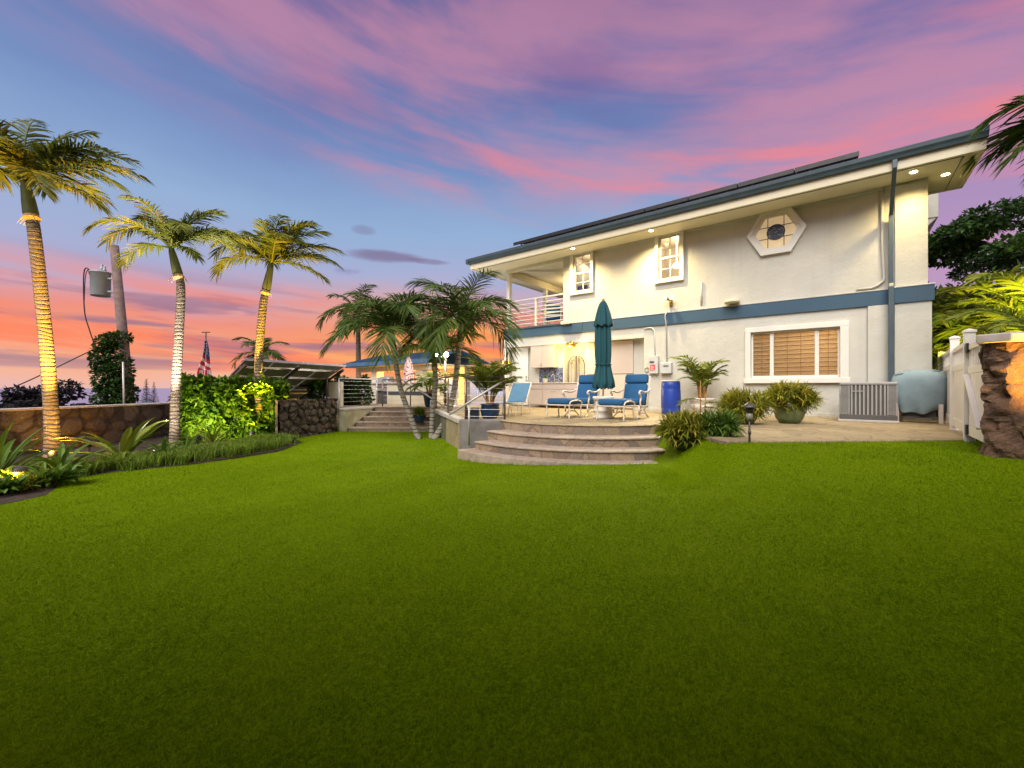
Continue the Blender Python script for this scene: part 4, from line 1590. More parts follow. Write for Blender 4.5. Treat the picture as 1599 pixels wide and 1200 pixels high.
# meter boxes
def box_at(pl, pr, pt, pb, d, mat, name, bev=0.008):
    xa_, zb_ = H(pl, pb)
    xb_, _ = H(pr, pb)
    zt_ = H(pl, pt)[1]
    m_ = MB()
    m_.box(xa_, xb_, -d, -0.001, zb_, zt_)
    return m_.build(name, M[mat], house, bevel=bev), (xa_, xb_, zb_, zt_)
bo, r = box_at(1016, 1030, 557, 584, 0.14, 'box_grey', 'meter_box')
mb = MB()
mb.box(r[0] + 0.04, r[1] - 0.09, -0.146, -0.141, r[2] + 0.10, r[2] + 0.28)
stk = mb.build('warning_sticker', M['sticker_red'], bo)
mb = MB()
for k in range(4):
    mb.box(r[0] + 0.06, r[1] - 0.11 - 0.03 * (k % 2), -0.149, -0.1465, r[2] + 0.125 + k * 0.036, r[2] + 0.137 + k * 0.036)
mb.build('sticker_print', M['sticker_text'], stk)
mb = MB()
mb.box(r[0] + 0.03, r[0] + 0.17, -0.1455, -0.1412, r[2] + 0.33, r[2] + 0.39)
mb.build('rating_plate', M['ac_dark'], bo)
bo, r = box_at(1034, 1051, 567, 584, 0.16, 'box_grey', 'meter_box', 0.02)
mb = MB()
mb.box(r[0] + 0.10, r[1] - 0.08, -0.166, -0.161, r[3] - 0.13, r[3] - 0.09)
mb.build('rating_plate', M['ac_dark'], bo)
mb = MB()
xg, zg = fx(1011, 578)
ringp = [(xg + 0.07 * cos(t), -0.02, zg + 0.07 * sin(t)) for t in np.linspace(0, 2 * pi, 21)]
mb.tube(ringp, 0.012, 6, cap=False)
mb.build('hose_ring', M['pot_green'], house)

# ---- soffit downlights
def soffit_at(px, py):
    rx, rz = (px - 800) / F, (HORIZON - py) / F
    Y = (SOF + PATIO - EYE) / rz
    w_ = Vector((rx * Y, Y, 0)) - Vector((HO.x, HO.y, 0))
    return w_.dot(EX), w_.dot(EYV)
DL = [soffit_at(895, 388), soffit_at(1017, 360), soffit_at(1427, 268), soffit_at(1477, 272)]
print('DOWNLIGHTS', DL)
DLP = [165, 170, 58, 34]
for (x, y), pw in zip(DL, DLP):
    mb = MB()
    mb.lathe([(0.085, -0.012), (0.085, -0.002)], 24, (x, y, SOF))
    d = mb.build('downlight', M['trim_white'], house)
    mb = MB()
    mb.lathe([(0.065, -0.018), (0.065, -0.0125)], 20, (x, y, SOF))
    mb.build('bulb', M['lamp_warm'], d)
    lamp('downlight_beam', 'SPOT', d, (x, y, SOF - 0.05), pw * 2.6, (1.0, 0.75, 0.33), (0.0, 0.08, -1), 138, 1.0, 0.06)
# porch lights and the light under the balcony
lamp('porch_light', 'POINT', bal, (xUL - 1.3, 3.0, SOF - 0.5), 30, (1.0, 0.74, 0.36), radius=0.1)
mb = MB()
mb.lathe([(0.10, -0.05), (0.12, -0.001)], 18, (xUL - 1.3, 3.0, SOF))
mb.build('porch_lamp', M['lamp_warm'], bal, smooth=True)

# solar panels on the roof
xs0 = H(803, 383, YE + 0.15)[0]
xs1 = H(1343, 245, YE + 0.15)[0]
npn = 8
wpn = (xs1 - xs0) / npn
def solar():
    t = thing('roof_solar_panel', 'black roof solar panel', 'solar panel', HW(xs0, YE + 0.12, RT + 0.36), TH)
    m_ = MB()
    ln = 1.65
    p2 = math.tan(radians(15))
    m_.extrude_x([(0, 0.0), (ln, ln * p2), (ln, ln * p2 + 0.045), (0, 0.045)], 0.01, wpn - 0.01)
    f = m_.build('panel', M['panel_black'], t, bevel=0.004)
    m_ = MB()
    m_.box(0.012, wpn - 0.012, -0.02, 0.0, -0.06, 0.05)
    m_.build('skirt', M['frame_black'], t)
    for xx in (0.3, wpn - 0.3):
        m_ = MB()
        m_.box(xx, xx + 0.04, 0.05, 0.09, -0.12, 0.02)
        m_.build('bracket', M['steel'], t)
    return t
sp = solar()
ordw = ['first', 'second', 'third', 'fourth', 'fifth', 'sixth', 'seventh', 'eighth']
for k in range(npn):
    o = sp if k == 0 else copy_tree(sp)
    o.location = HW(xs0 + wpn * k, YE + 0.12, RT + 0.36)
    tag(o, '%s black solar panel counted along the house eave from the balcony end' % ordw[k], 'solar panel', 'solar panels along the house eave')
# ================================================================== plants
def palm_frond(mb, base, az, e0, L, droop, ll, n, w, rnd, vup=0.25, twist=0.0, wind=(0, 0), rach=0.016, start=0.13, grav=0.35, azc=0.0):
    """one feather frond: a tapering midrib and two rows of narrow drooping leaflets"""
    steps = 16
    pts = [Vector(base)]
    tans = []
    for i in range(steps):
        t = (i + 0.5) / steps
        e = e0 - droop * t ** 1.35
        a = az + azc * t
        d = Vector((cos(e) * sin(a) + wind[0] * t, cos(e) * cos(a) + wind[1] * t, sin(e))).normalized()
        tans.append(d)
        pts.append(pts[-1] + d * (L / steps))
    mb.tube(pts, [rach * (1.15 - i / steps) + 0.002 for i in range(steps + 1)], 5, cap=False)
    for i in range(n):
        t = start + (1 - start) * (i + 0.4) / n
        f = t * steps
        k = min(int(f), steps - 1)
        p = pts[k].lerp(pts[k + 1], f - k)
        T = tans[k]
        S = T.cross(Vector((0, 0, 1)))
        S = S.normalized() if S.length > 1e-4 else Vector((1, 0, 0))
        U = S.cross(T).normalized()
        if twist:
            S, U = S * cos(twist) + U * sin(twist), U * cos(twist) - S * sin(twist)
        prof = (0.35 + 0.65 * sin(pi * min(1.0, 0.12 + 0.86 * t)) ** 0.7)
        for sg in (-1, 1):
            l = ll * prof * rnd.uniform(0.82, 1.12)
            phi = radians(66 - 38 * t) + rnd.uniform(-0.12, 0.12)
            v = vup + rnd.uniform(-0.22, 0.25)
            d = T * cos(phi) + (S * sg * cos(v) + U * sin(v)) * sin(phi)
            d.normalize()
            W = (T - d * T.dot(d))
            W = W.normalized() if W.length > 1e-4 else U.copy()
            W = (W * cos(0.5) + U * sin(0.5) * rnd.choice((-1, 1))).normalized()
            g = grav * rnd.uniform(0.6, 1.5)
            ww = w * rnd.uniform(0.8, 1.2) * (0.5 + 0.5 * prof)
            vs = []
            for s, wf in ((0.0, 0.45), (0.33, 1.0), (0.7, 0.75)):
                c = p + d * (l * s) - Vector((0, 0, l * g * s * s))
                vs.append(c - W * ww * wf / 2)
                vs.append(c + W * ww * wf / 2)
            vs.append(p + d * l - Vector((0, 0, l * g)))
            mb.add(vs, [(0, 1, 3, 2), (2, 3, 5, 4), (4, 5, 6)])


def curve_pts(ctrl, n=20):
    """smooth curve through control points"""
    c = [Vector(p) for p in ctrl]
    c = [c[0] * 2 - c[1]] + c + [c[-1] * 2 - c[-2]]
    out = []
    segs = len(c) - 3
    for s in range(segs):
        p0, p1, p2, p3 = c[s:s + 4]
        m = max(2, n // segs)
        for i in range(m):
            t = i / m
            out.append(0.5 * ((2 * p1) + (p2 - p0) * t + (2 * p0 - 5 * p1 + 4 * p2 - p3) * t * t + (3 * p1 - p0 - 3 * p2 + p3) * t ** 3))
    out.append(c[-2])
    return out


def palm(name, label, base, ctrl, r0, r1, fronds, L, ll, seed, shaft=0.9, cat='palm tree', group=None, leaf='palm_leaf', w=0.035, n=44, wind=(0.0, 0.0), bare=False, fr_part=True, trunkmat='palm_trunk', drop=1.9, dscale=1.0, elo=2, extra=0, lscale=1.0):
    """ctrl: trunk points relative to the base; fronds: number or list of (azimuth, elevation, length, droop)"""
    t = thing(name, label, cat, base, 0, group)
    rnd = random.Random(seed)
    pts = curve_pts(ctrl, 36)
    m = len(pts)
    mb = MB()
    rad = []
    for i in range(m):
        f = i / (m - 1)
        flare = 0.28 * math.exp(-f * 16)
        rad.append((r0 + (r1 - r0) * f) * (1 + flare))
    # fine rings cut into the silhouette
    dense, dr = [], []
    for i in range(m - 1):
        for k in range(5):
            q = k / 5
            dense.append(pts[i].lerp(pts[i + 1], q))
            dr.append((rad[i] * (1 - q) + rad[i + 1] * q) * (1 + (0.025 if k % 2 else -0.02)))
    dense.append(pts[-1])
    dr.append(rad[-1])
    mb.tube(dense, dr, 14)
    mb.build('trunk', M[trunkmat], t, smooth=True)
    top = pts[-1]
    tdir = (pts[-1] - pts[-3]).normalized()
    if shaft:
        mb = MB()
        sp_ = [top - tdir * 0.02 + tdir * shaft * f for f in (0, 0.12, 0.4, 0.75, 1.0)]
        mb.tube(sp_, [r1 * 1.0, r1 * 1.25, r1 * 1.12, r1 * 0.85, r1 * 0.45], 14)
        mb.build('crown_shaft', M['shaft_green'], t, smooth=True)
        # old leaf base collar
        mb = MB()
        mb.tube([top - tdir * 0.10, top - tdir * 0.02, top + tdir * 0.05], [r1 * 1.02, r1 * 1.45, r1 * 1.15], 12)
        for k in range(5):
            a = rnd.uniform(0, 6.28)
            mb.tube([top, top + Vector((cos(a) * r1 * 1.6, sin(a) * r1 * 1.6, -0.03)), top + Vector((cos(a) * r1 * 2.3, sin(a) * r1 * 2.3, -0.14))], [0.015, 0.01, 0.004], 5)
        mb.build('leaf_collar', M['wood_tan'], t)
    hub = top + tdir * shaft * 0.95
    if isinstance(fronds, int):
        lst = []
        for i in range(fronds):
            a = i * 2.399 + rnd.uniform(-0.3, 0.3)
            f = i / max(1, fronds - 1)
            lst.append((a, radians(84 - (84 - elo) * f + rnd.uniform(-8, 8)), L * rnd.uniform(0.85, 1.1), rnd.uniform(0.8, 1.15) * drop))
    else:
        lst = fronds
    if extra:
        for i in range(extra):
            a = i * 2.399 + 0.7
            lst = lst + [(a, rnd.uniform(0.55, 1.45), L * rnd.uniform(0.75, 0.95), rnd.uniform(1.3, 1.9))]
    allmb = MB()
    for (a, e, l, dp) in lst:
        dp *= dscale
        l *= lscale
        mb = MB() if fr_part else allmb
        st = hub - tdir * (shaft * 0.12 * rnd.random()) + Vector((sin(a), cos(a), 0)) * r1 * 0.3
        palm_frond(mb, st, a, e, l, dp, ll * (0.4 + 0.6 * l / L), n, w, rnd, vup=rnd.uniform(0.05, 0.35), wind=wind, rach=0.022, azc=rnd.uniform(-0.3, 0.3))
        if fr_part:
            mb.build('frond', M[leaf], t)
    if not fr_part:
        allmb.build('crown', M[leaf], t)
    return t


def leaf_cloud(mb, pts, nrm, size, rnd, droop=0.4, spread=0.8, ratio=0.5):
    """folded pointed leaves at given points, roughly facing outwards"""
    for p, nm in zip(pts, nrm):
        p = Vector(p)
        nm = Vector(nm)
        d = (nm * spread + Vector((rnd.gauss(0, 1), rnd.gauss(0, 1), rnd.gauss(-droop, 0.7))) * 0.75)
        d = d.normalized() if d.length > 1e-4 else Vector((0, 0, -1))
        s = d.cross(Vector((rnd.gauss(0, 1), rnd.gauss(0, 1), rnd.gauss(0, 1) + 1.0)))
        if s.length < 1e-4:
            continue
        s.normalize()
        u = s.cross(d)
        l = size * rnd.uniform(0.6, 1.35)
        w = l * ratio
        vs = [p, p + d * l * 0.45 + s * w / 2 + u * w * 0.12, p + d * l, p + d * l * 0.45 - s * w / 2 + u * w * 0.12, p + d * l * 0.5 - u * w * 0.05]
        mb.add(vs, [(0, 1, 4), (1, 2, 4), (2, 3, 4), (3, 0, 4)])


def blob_points(rnd, centres, n, jitter=0.12):
    """points over the shells of a set of ellipsoids (cx,cy,cz,rx,ry,rz)"""
    P_, N_ = [], []
    wts = [c[3] * c[4] + c[3] * c[5] + c[4] * c[5] for c in centres]
    for c in rnd.choices(centres, wts, k=n):
        v = Vector((rnd.gauss(0, 1), rnd.gauss(0, 1), rnd.gauss(0, 1))).normalized()
        k = 1.0 - abs(rnd.gauss(0, jitter)) - (0.35 * rnd.random() if rnd.random() < 0.3 else 0)
        P_.append((c[0] + v.x * c[3] * k, c[1] + v.y * c[4] * k, c[2] + v.z * c[5] * k))
        N_.append(v)
    return P_, N_


def strap(mb, base, az, e0, L, w, droop, rnd, fold=0.25, seg=5):
    """one arching strap leaf with a folded midrib"""
    p = Vector(base)
    vs = []
    a = az
    for i in range(seg + 1):
        t = i / seg
        e = e0 - droop * t ** 1.4
        d = Vector((cos(e) * sin(a), cos(e) * cos(a), sin(e)))
        s = Vector((cos(a), -sin(a), 0))
        u = s.cross(d)
        wf = w * (0.45 + 1.1 * t if t < 0.5 else 1.0) * (1 - t ** 3)
        wf = max(wf, 0.0015)
        vs += [p - s * wf / 2 + u * wf * fold, p, p + s * wf / 2 + u * wf * fold]
        p = p + d * (L / seg)
    fs = []
    for i in range(seg):
        o = i * 3
        fs += [(o, o + 1, o + 4, o + 3), (o + 1, o + 2, o + 5, o + 4)]
    mb.add(vs, fs)


def rosette(mb, base, n, L, w, rnd, e_lo=10, e_hi=85, droop=1.2, r=0.05):
    for i in range(n):
        a = i * 2.399 + rnd.uniform(-0.4, 0.4)
        f = rnd.random()
        e = radians(e_lo + (e_hi - e_lo) * f)
        b = (base[0] + sin(a) * r * (1 - f), base[1] + cos(a) * r * (1 - f), base[2])
        strap(mb, b, a, e, L * rnd.uniform(0.7, 1.15), w * rnd.uniform(0.8, 1.2), droop * rnd.uniform(0.6, 1.3), rnd)


def uplight(label, loc, aim, power, color, angle=50, crown=None, spill=0, cat='garden light', group='spotlights in the planting bed', col='hinge_black', blend=0.7):
    t = thing('garden_spotlight', label, cat, loc, 0, group)
    a = Vector(aim).normalized()
    mb = MB()
    b = Vector((0, 0, 0.14))
    mb.tube([b - a * 0.08, b - a * 0.05, b + a * 0.10, b + a * 0.11], [0.04, 0.065, 0.075, 0.07], 16)
    body = mb.build('body', M[col], t, smooth=True)
    mb = MB()
    mb.tube([Vector((0, 0, -0.05)), Vector((0, 0, 0.08))], 0.018, 8)
    mb.build('stake', M[col], t)
    mb = MB()
    mb.tube([b + a * 0.085, b + a * 0.095], [0.058, 0.058], 16)
    mb.build('lens', emit('lens_%d' % len(MATS), (color[0], color[1], color[2], 1), 6), body)
    lamp('spot_beam', 'SPOT', t, b + a * 0.125, power, color, a, angle, blend, 0.05)
    if spill:
        lamp('spill_light', 'POINT', t, b + Vector((0.0, -0.06, 0.16)), spill, color, radius=0.04)
    if crown:
        lamp('crown_beam', 'SPOT', t, b + a * 0.125, crown[1], color, Vector(crown[0]) - Vector(loc), crown[2], 0.7, 0.05)
    return t


def Rz(p):
    return (p.x, p.y, float(lawn_z(p.x, p.y)))


# ---- three uplit palms along the boundary wall
b1 = Vector((-9.72, 8.95, 0.03))
palm('palm_tree', 'tall palm with an orange-lit ringed trunk leaning at the frame edge beside the boulder wall', b1,
     [(0, 0, 0), (-0.05, 0, 1.2), (-0.18, 0.02, 2.6), (-0.42, 0.04, 4.65), (-0.52, 0.06, 5.15)], 0.125, 0.10,
     [(1.2, 0.75, 2.5, 1.6), (1.75, 0.45, 2.4, 1.5), (0.6, 1.1, 2.4, 1.5), (2.3, 0.1, 2.2, 1.5), (-1.4, 0.6, 2.4, 1.4), (-2.0, 0.2, 2.3, 1.2),
      (-0.7, 1.15, 2.4, 1.3), (-1.0, 1.35, 2.3, 1.0), (0.2, 1.4, 2.2, 1.1), (1.45, 1.0, 2.3, 1.8), (-2.6, 0.8, 2.3, 1.7), (3.0, 0.9, 2.2, 1.9), (-1.5, 1.0, 2.4, 1.5), (1.6, 0.05, 2.0, 1.3)],
     2.4, 0.66, 11, shaft=0.95, group='uplit palms by the boundary wall', wind=(0.25, 0.05), w=0.036, n=54, dscale=0.80, leaf='lamplit_leaf', extra=8, lscale=0.88)
b2 = Vector((-8.42, 10.55, 0.03))
palm('palm_tree', 'slim pale palm with a white-lit trunk standing against the leafy hedge', b2,
     [(0, 0, 0), (0.02, 0, 1.3), (0.10, 0, 2.7), (0.14, 0.02, 3.95), (0.08, 0.02, 4.3)], 0.105, 0.088,
     [(1.35, 0.75, 1.9, 1.7), (1.7, 1.05, 1.9, 1.5), (-1.5, 0.80, 2.0, 1.9), (-1.3, 1.15, 1.9, 1.8), (-1.7, 0.20, 1.4, 1.4), (0.6, 0.95, 1.9, 1.6), (2.4, 0.7, 1.8, 1.8),
      (-2.5, 0.7, 1.8, 1.9), (-0.5, 1.2, 1.8, 1.4), (1.0, 1.35, 1.7, 1.3), (2.0, 0.05, 1.2, 1.2)],
     1.95, 0.52, 12, shaft=0.85, group='uplit palms by the boundary wall', wind=(0.18, 0), w=0.034, n=46, dscale=0.88, leaf='lamplit_leaf', extra=4, lscale=0.92)
b3 = Vector((-7.72, 12.9, 0.03))
palm('palm_tree', 'palm with a glowing amber trunk and wind-swept yellow-lit fronds by the hedge end', b3,
     [(0, 0, 0), (-0.02, 0, 1.3), (0.0, 0, 2.6), (0.12, 0, 4.0), (0.2, 0.0, 4.45)], 0.138, 0.10,
     [(1.3, 0.85, 2.4, 1.6), (1.6, 0.45, 2.3, 1.5), (1.1, 1.2, 2.3, 1.4), (-1.5, 0.85, 2.3, 2.0), (-1.2, 1.15, 2.4, 1.9), (-1.8, 0.35, 2.0, 1.6), (0.3, 1.1, 2.3, 1.6),
      (2.5, 0.8, 2.2, 1.8), (-2.4, 0.8, 2.2, 1.9), (-0.5, 1.3, 2.2, 1.4), (1.5, 0.05, 2.0, 1.3), (2.0, 1.2, 2.2, 1.6)],
     2.3, 0.64, 13, shaft=1.0, group='uplit palms by the boundary wall', wind=(0.3, 0.05), w=0.036, n=54, dscale=0.80, leaf='lamplit_leaf', extra=8, lscale=0.88)
uplight('black spotlight throwing amber light up the leaning palm by the boulder wall', (-9.02, 8.30, 0.05), (-0.40, 0.38, 1.3), 170, (1.0, 0.50, 0.06), 140, blend=1.0, crown=((-10.2, 9.05, 6.4), 4600, 50), spill=38)
uplight('black spotlight at the foot of the white-lit slim palm', (-8.05, 9.80, 0.05), (-0.25, 0.50, 1.3), 95, (1.0, 0.88, 0.74), 130, blend=1.0, crown=((-8.3, 10.6, 5.7), 2200, 46), spill=10)
uplight('black spotlight half buried in the border grass below the amber-lit palm', (-7.45, 12.10, 0.05), (-0.15, 0.45, 1.3), 260, (1.0, 0.56, 0.05), 125, blend=1.0, crown=((-7.4, 12.95, 6.0), 3400, 50))
uplight('black spotlight hidden in the border grass aimed at the hedge', (-8.0, 10.75, 0.1), (-0.10, 0.9, 0.45), 280, (1.0, 0.86, 0.38), 125)
uplight('black spotlight among the fern leaves aimed at the boulder wall', (-9.9, 9.9, 0.1), (-0.8, 0.5, 0.5), 60, (1.0, 0.42, 0.06), 120)

# ---- leaning palm trio by the stairs
trio = 'leaning palms growing from one clump by the garden stairs'
pz = float(lawn_z(-2.7, 13.0))
palm('palm_tree', 'palm of the trio whose trunk leans far towards the stairs and the pavilion', (-2.86, 13.0, pz - 0.03),
     [(0, 0, 0), (-0.30, 0.05, 0.75), (-0.62, 0.12, 1.65), (-0.82, 0.2, 2.75)], 0.09, 0.075,
     18, 2.05, 0.80, 21, shaft=0.7, group=trio, w=0.036, drop=1.65, n=50, elo=10, trunkmat='pale_trunk')
palm('palm_tree', 'short middle palm of the trio with a pale trunk and low open crown', (-2.48, 13.05, pz - 0.03),
     [(0, 0, 0), (0.02, 0.05, 0.8), (0.10, 0.1, 1.7), (0.08, 0.1, 2.2)], 0.085, 0.075,
     13, 1.5, 0.66, 22, shaft=0.5, group=trio, w=0.036, leaf='areca_leaf', drop=1.3, n=40, elo=25, trunkmat='pale_trunk')
palm('palm_tree', 'palm of the trio whose trunk leans towards the house balcony', (-2.36, 12.9, pz - 0.03),
     [(0, 0, 0), (0.36, 0.05, 0.7), (0.60, 0.1, 1.6), (0.74, 0.1, 2.95)], 0.10, 0.085,
     19, 2.15, 0.84, 23, shaft=0.7, group=trio, w=0.036, drop=1.7, n=50, elo=8, trunkmat='pale_trunk')
uplight('small white-topped spotlight on the lawn beside the leaning palm trio', (-2.02, 12.7, float(lawn_z(-2.0, 12.7)) + 0.02), (-0.22, 0.10, 1.0), 850, (1.0, 0.95, 0.66), 120,
        group='spotlight at the palm trio')

# ---- palms further back
palm('palm_tree', 'small palm standing behind the solar panel shelter', P(405, 600, 24), [(0, 0, -2.0), (0.1, 0, 0.4), (0.15, 0, 1.35)], 0.14, 0.1, 12, 1.7, 0.6, 31, shaft=0.35, w=0.05, n=34, drop=1.8, fr_part=False)
palm('palm_tree', 'slender dark palm rising behind the pavilion roof', P(559, 640, 25), [(0, 0, -1.5), (0.05, 0, 1.6), (0.02, 0, 5.0)], 0.17, 0.13, 13, 2.5, 0.8, 32, shaft=0.6, w=0.06, n=36, drop=1.9, fr_part=False)

# ---- hedge by the wall
def hedge_box(name, label, p0, p1, half, z0, z1, n, size, leaf, seed, cat='hedge', dens=0.75):
    rnd = random.Random(seed)
    p0, p1 = Vector((*p0, 0)), Vector((*p1, 0))
    d = (p1 - p0)
    L = d.length
    d.normalize()
    nr = Vector((d.y, -d.x, 0))
    t = thing(name, label, cat, (p0.x, p0.y, 0))
    pts, nm = [], []
    H_ = z1 - z0
    ph = [rnd.uniform(0, 6) for _ in range(6)]
    for i in range(n):
        f = rnd.choice(('f', 'f', 'f', 't', 't', 'b', 'e'))
        u, v = rnd.uniform(-0.5, L + 0.5) if f != 'e' else rnd.choice((0, L)), rnd.random()
        u = min(max(u, 0), L)
        bulge = 0.14 * sin(u * 3.1 + ph[0]) * sin(v * 5 + ph[1]) + 0.09 * sin(u * 7.3 + ph[2] + v * 6) + abs(rnd.gauss(0, 0.05)) - 0.05
        if f == 'f':
            q = d * u + nr * (half + bulge) + Vector((0, 0, z0 + H_ * v)); m_ = nr
        elif f == 'b':
            q = d * u - nr * (half + bulge) + Vector((0, 0, z0 + H_ * v)); m_ = -nr
        elif f == 't':
            q = d * u + nr * (half * (2 * v - 1)) + Vector((0, 0, z1 + bulge * 0.9)); m_ = Vector((0, 0, 1))
        else:
            q = d * (u + (bulge if u > 0 else -bulge)) + nr * (half * (2 * v - 1)) + Vector((0, 0, z0 + H_ * rnd.random())); m_ = d * (1 if u > 0 else -1)
        pts.append(q - m_ * (0.22 * rnd.random() ** 2))
        nm.append(m_)
    mb = MB()
    leaf_cloud(mb, pts, nm, size, rnd, droop=0.7, ratio=0.62)
    mb.build('foliage', M[leaf], t)
    mb = MB()
    for k in range(int(L * 5)):
        u = rnd.uniform(0.1, L - 0.1)
        q = d * u + nr * rnd.uniform(-half * 0.5, half * 0.5)
        mb.tube([q + Vector((0, 0, z0 - 0.05)), q + Vector((rnd.uniform(-0.1, 0.1), 0, z0 + H_ * 0.5)), q + Vector((rnd.uniform(-0.3, 0.3), rnd.uniform(-0.2, 0.2), z1 - 0.1))], [0.025, 0.018, 0.008], 5)
    mb.build('stems', M['bark'], t)
    return t


hedge_box('hedge', 'dense broad-leaved hedge between the white-lit palm and the amber-lit palm', (-9.25, 11.95), (-7.35, 13.45), 0.40, 0.05, 1.66, 10000, 0.20, 'hedge_leaf', 41)
hedge_box('hedge', 'clipped block of dark hedge behind the terrace railing', (-7.35, 18.35), (-6.25, 17.75), 0.35, PATIO, 1.86, 5000, 0.13, 'ivy_leaf', 42)
hedge_box('hedge', 'low strip of shrubs beside the pump near the solar shelter', (-8.6, 18.6), (-8.0, 18.0), 0.25, 0.3, 1.75, 1800, 0.16, 'hedge_leaf', 43)

# ---- bed plants
rnd = random.Random(5)
def bed_plant(name, label, loc, n, L, w, leaf, e_lo=10, e_hi=80, droop=1.2, cat='plant', group=None, r=0.05):
    t = thing(name, label, cat, loc, 0, group)
    mb = MB()
    rosette(mb, (0, 0, 0), n, L, w, rnd, e_lo, e_hi, droop, r)
    mb.build('leaves', M[leaf], t)
    return t


bed_plant('birds_nest_fern', "large bird's nest fern with broad arching leaves in front of the boulder wall", (-8.10, 8.80, 0.03), 21, 1.30, 0.16, 'nest_leaf', 8, 72, 0.95, 'fern')
bed_plant('birds_nest_fern', "smaller green strap-leaved fern tucked beside the bird's nest fern", (-7.40, 8.95, 0.03), 18, 0.62, 0.085, 'broad_leaf', 12, 75, 1.1, 'fern')
bed_plant('spider_lily', 'yellow-green strap-leaved lily clump in front of the hedge', (-7.62, 10.75, 0.03), 26, 0.85, 0.065, 'nest_leaf', 25, 82, 1.1)
bed_plant('spider_lily', 'low pale strap-leaved lily beside the white-lit palm foot', (-7.95, 10.3, 0.03), 16, 0.6, 0.06, 'broad_leaf', 20, 75, 1.2)
bed_plant('spider_lily', 'tall crinum clump with wide pale green blades at the picture edge', (-8.25, 6.75, 0.03), 24, 1.15, 0.13, 'broad_leaf', 25, 85, 1.0)
bed_plant('spider_lily', 'crinum clump with drooping blades between the leaning palm and the low orange light', (-7.85, 7.35, 0.03), 20, 0.85, 0.12, 'broad_leaf', 15, 80, 1.1)
bed_plant('spider_lily', 'dark strap-leaved clump behind the low orange light', (-9.9, 7.5, 0.03), 22, 1.0, 0.10, 'broad_leaf', 20, 85, 1.0)
for (x, y, s, lb) in ((-7.05, 6.55, 0.42, 'small leafy shrub at the tip of the planting bed'), (-7.25, 6.05, 0.36, 'small pale leafy shrub at the front of the planting bed below the orange light'),
                      (-7.6, 5.55, 0.45, 'leafy shrub at the very corner of the planting bed'), (-7.95, 6.0, 0.5, 'taller leafy shrub behind the low orange light')):
    t = thing('leafy_shrub', lb, 'shrub', (x, y, 0.03), 0, 'small shrubs at the bed edge')
    mb = MB()
    for k in range(9):
        a = rnd.uniform(0, 6.28)
        rr = rnd.uniform(0, 0.18)
        rosette(mb, (cos(a) * rr, sin(a) * rr, rnd.uniform(0.0, s * 0.45)), 8, s * 0.7, 0.075, rnd, 5, 80, 0.9)
    mb.build('leaves', M['broad_leaf'], t)
    mb = MB()
    for k in range(5):
        a = rnd.uniform(0, 6.28)
        mb.tube([(0, 0, -0.03), (cos(a) * 0.1, sin(a) * 0.1, s * 0.5)], [0.012, 0.006], 5)
    mb.build('stems', M['bark'], t)
# low orange bollard
t = thing('bollard_light', 'low glowing orange bollard light among the bed shrubs', 'garden light', (-7.42, 6.35, 0.03))
mb = MB()
mb.lathe([(0.05, 0), (0.05, 0.16), (0.07, 0.17), (0.07, 0.18)], 16)
mb.build('post', M['bronze'], t, smooth=True)
mb = MB()
mb.lathe([(0.045, 0.181), (0.055, 0.21), (0.055, 0.245), (0.045, 0.27)], 16)
mb.build('lantern', M['lamp_orange'], t, smooth=True)
mb = MB()
mb.lathe([(0.15, 0.271), (0.155, 0.28), (0.09, 0.33), (0.02, 0.35)], 18)
mb.build('hat', M['bronze'], t, smooth=True)
lamp('bollard_glow', 'POINT', t, (0.0, -0.16, 0.22), 34, (1.0, 0.45, 0.06), radius=0.05)

# border grass: mondo tufts along the bed edge
def border_grass():
    edge = [Vector((-6.94, 6.75, 0)), Vector((-7.42, 7.0, 0)), Vector((-7.25, 7.6, 0)), Vector((-6.5, 8.5, 0)), Vector((-5.82, 10.4, 0)), Vector((-6.02, 11.9, 0)), Vector((-6.55, 12.5, 0))]
    r = np.random.default_rng(9)
    V, T = [], []
    seg = []
    tot = 0
    for a, b in zip(edge[:-1], edge[1:]):
        seg.append((a, b, (b - a).length))
        tot += seg[-1][2]
    k = 0
    rn = random.Random(3)
    tufts = 800
    for i in range(tufts):
        d = rn.uniform(0, tot)
        for a, b, l in seg:
            if d <= l:
                break
            d -= l
        p = a.lerp(b, d / l)
        dr = (b - a).normalized()
        nr = Vector((-dr.y, dr.x, 0))
        p = p + nr * (rn.random() ** 0.7 * 1.15 - 0.02)
        for q in range(26):
            az = rn.uniform(0, 2 * pi)
            L = rn.uniform(0.18, 0.34)
            w = rn.uniform(0.007, 0.012)
            out = rn.uniform(0.25, 0.95)
            bx = p + Vector((rn.gauss(0, 0.05), rn.gauss(0, 0.05), 0.03))
            s = Vector((cos(az), -sin(az), 0)) * w / 2
            o1 = Vector((sin(az), cos(az), 0)) * L * out * 0.4 + Vector((0, 0, L * 0.62))
            o2 = Vector((sin(az), cos(az), 0)) * L * out + Vector((0, 0, L * (0.95 - 0.45 * out)))
            o = len(V)
            V += [bx - s, bx + s, bx + o1 + s * 0.9, bx + o1 - s * 0.9, bx + o2]
            T += [(o, o + 1, o + 2), (o, o + 2, o + 3), (o + 3, o + 2, o + 4)]
    o = npmesh('border_grass', np.array([tuple(v) for v in V]), tris=np.array(T), mat=M['mondo_leaf'])
    tag(o, 'fringe of bright mondo grass edging the planting bed', 'grass', kind='stuff')


border_grass()

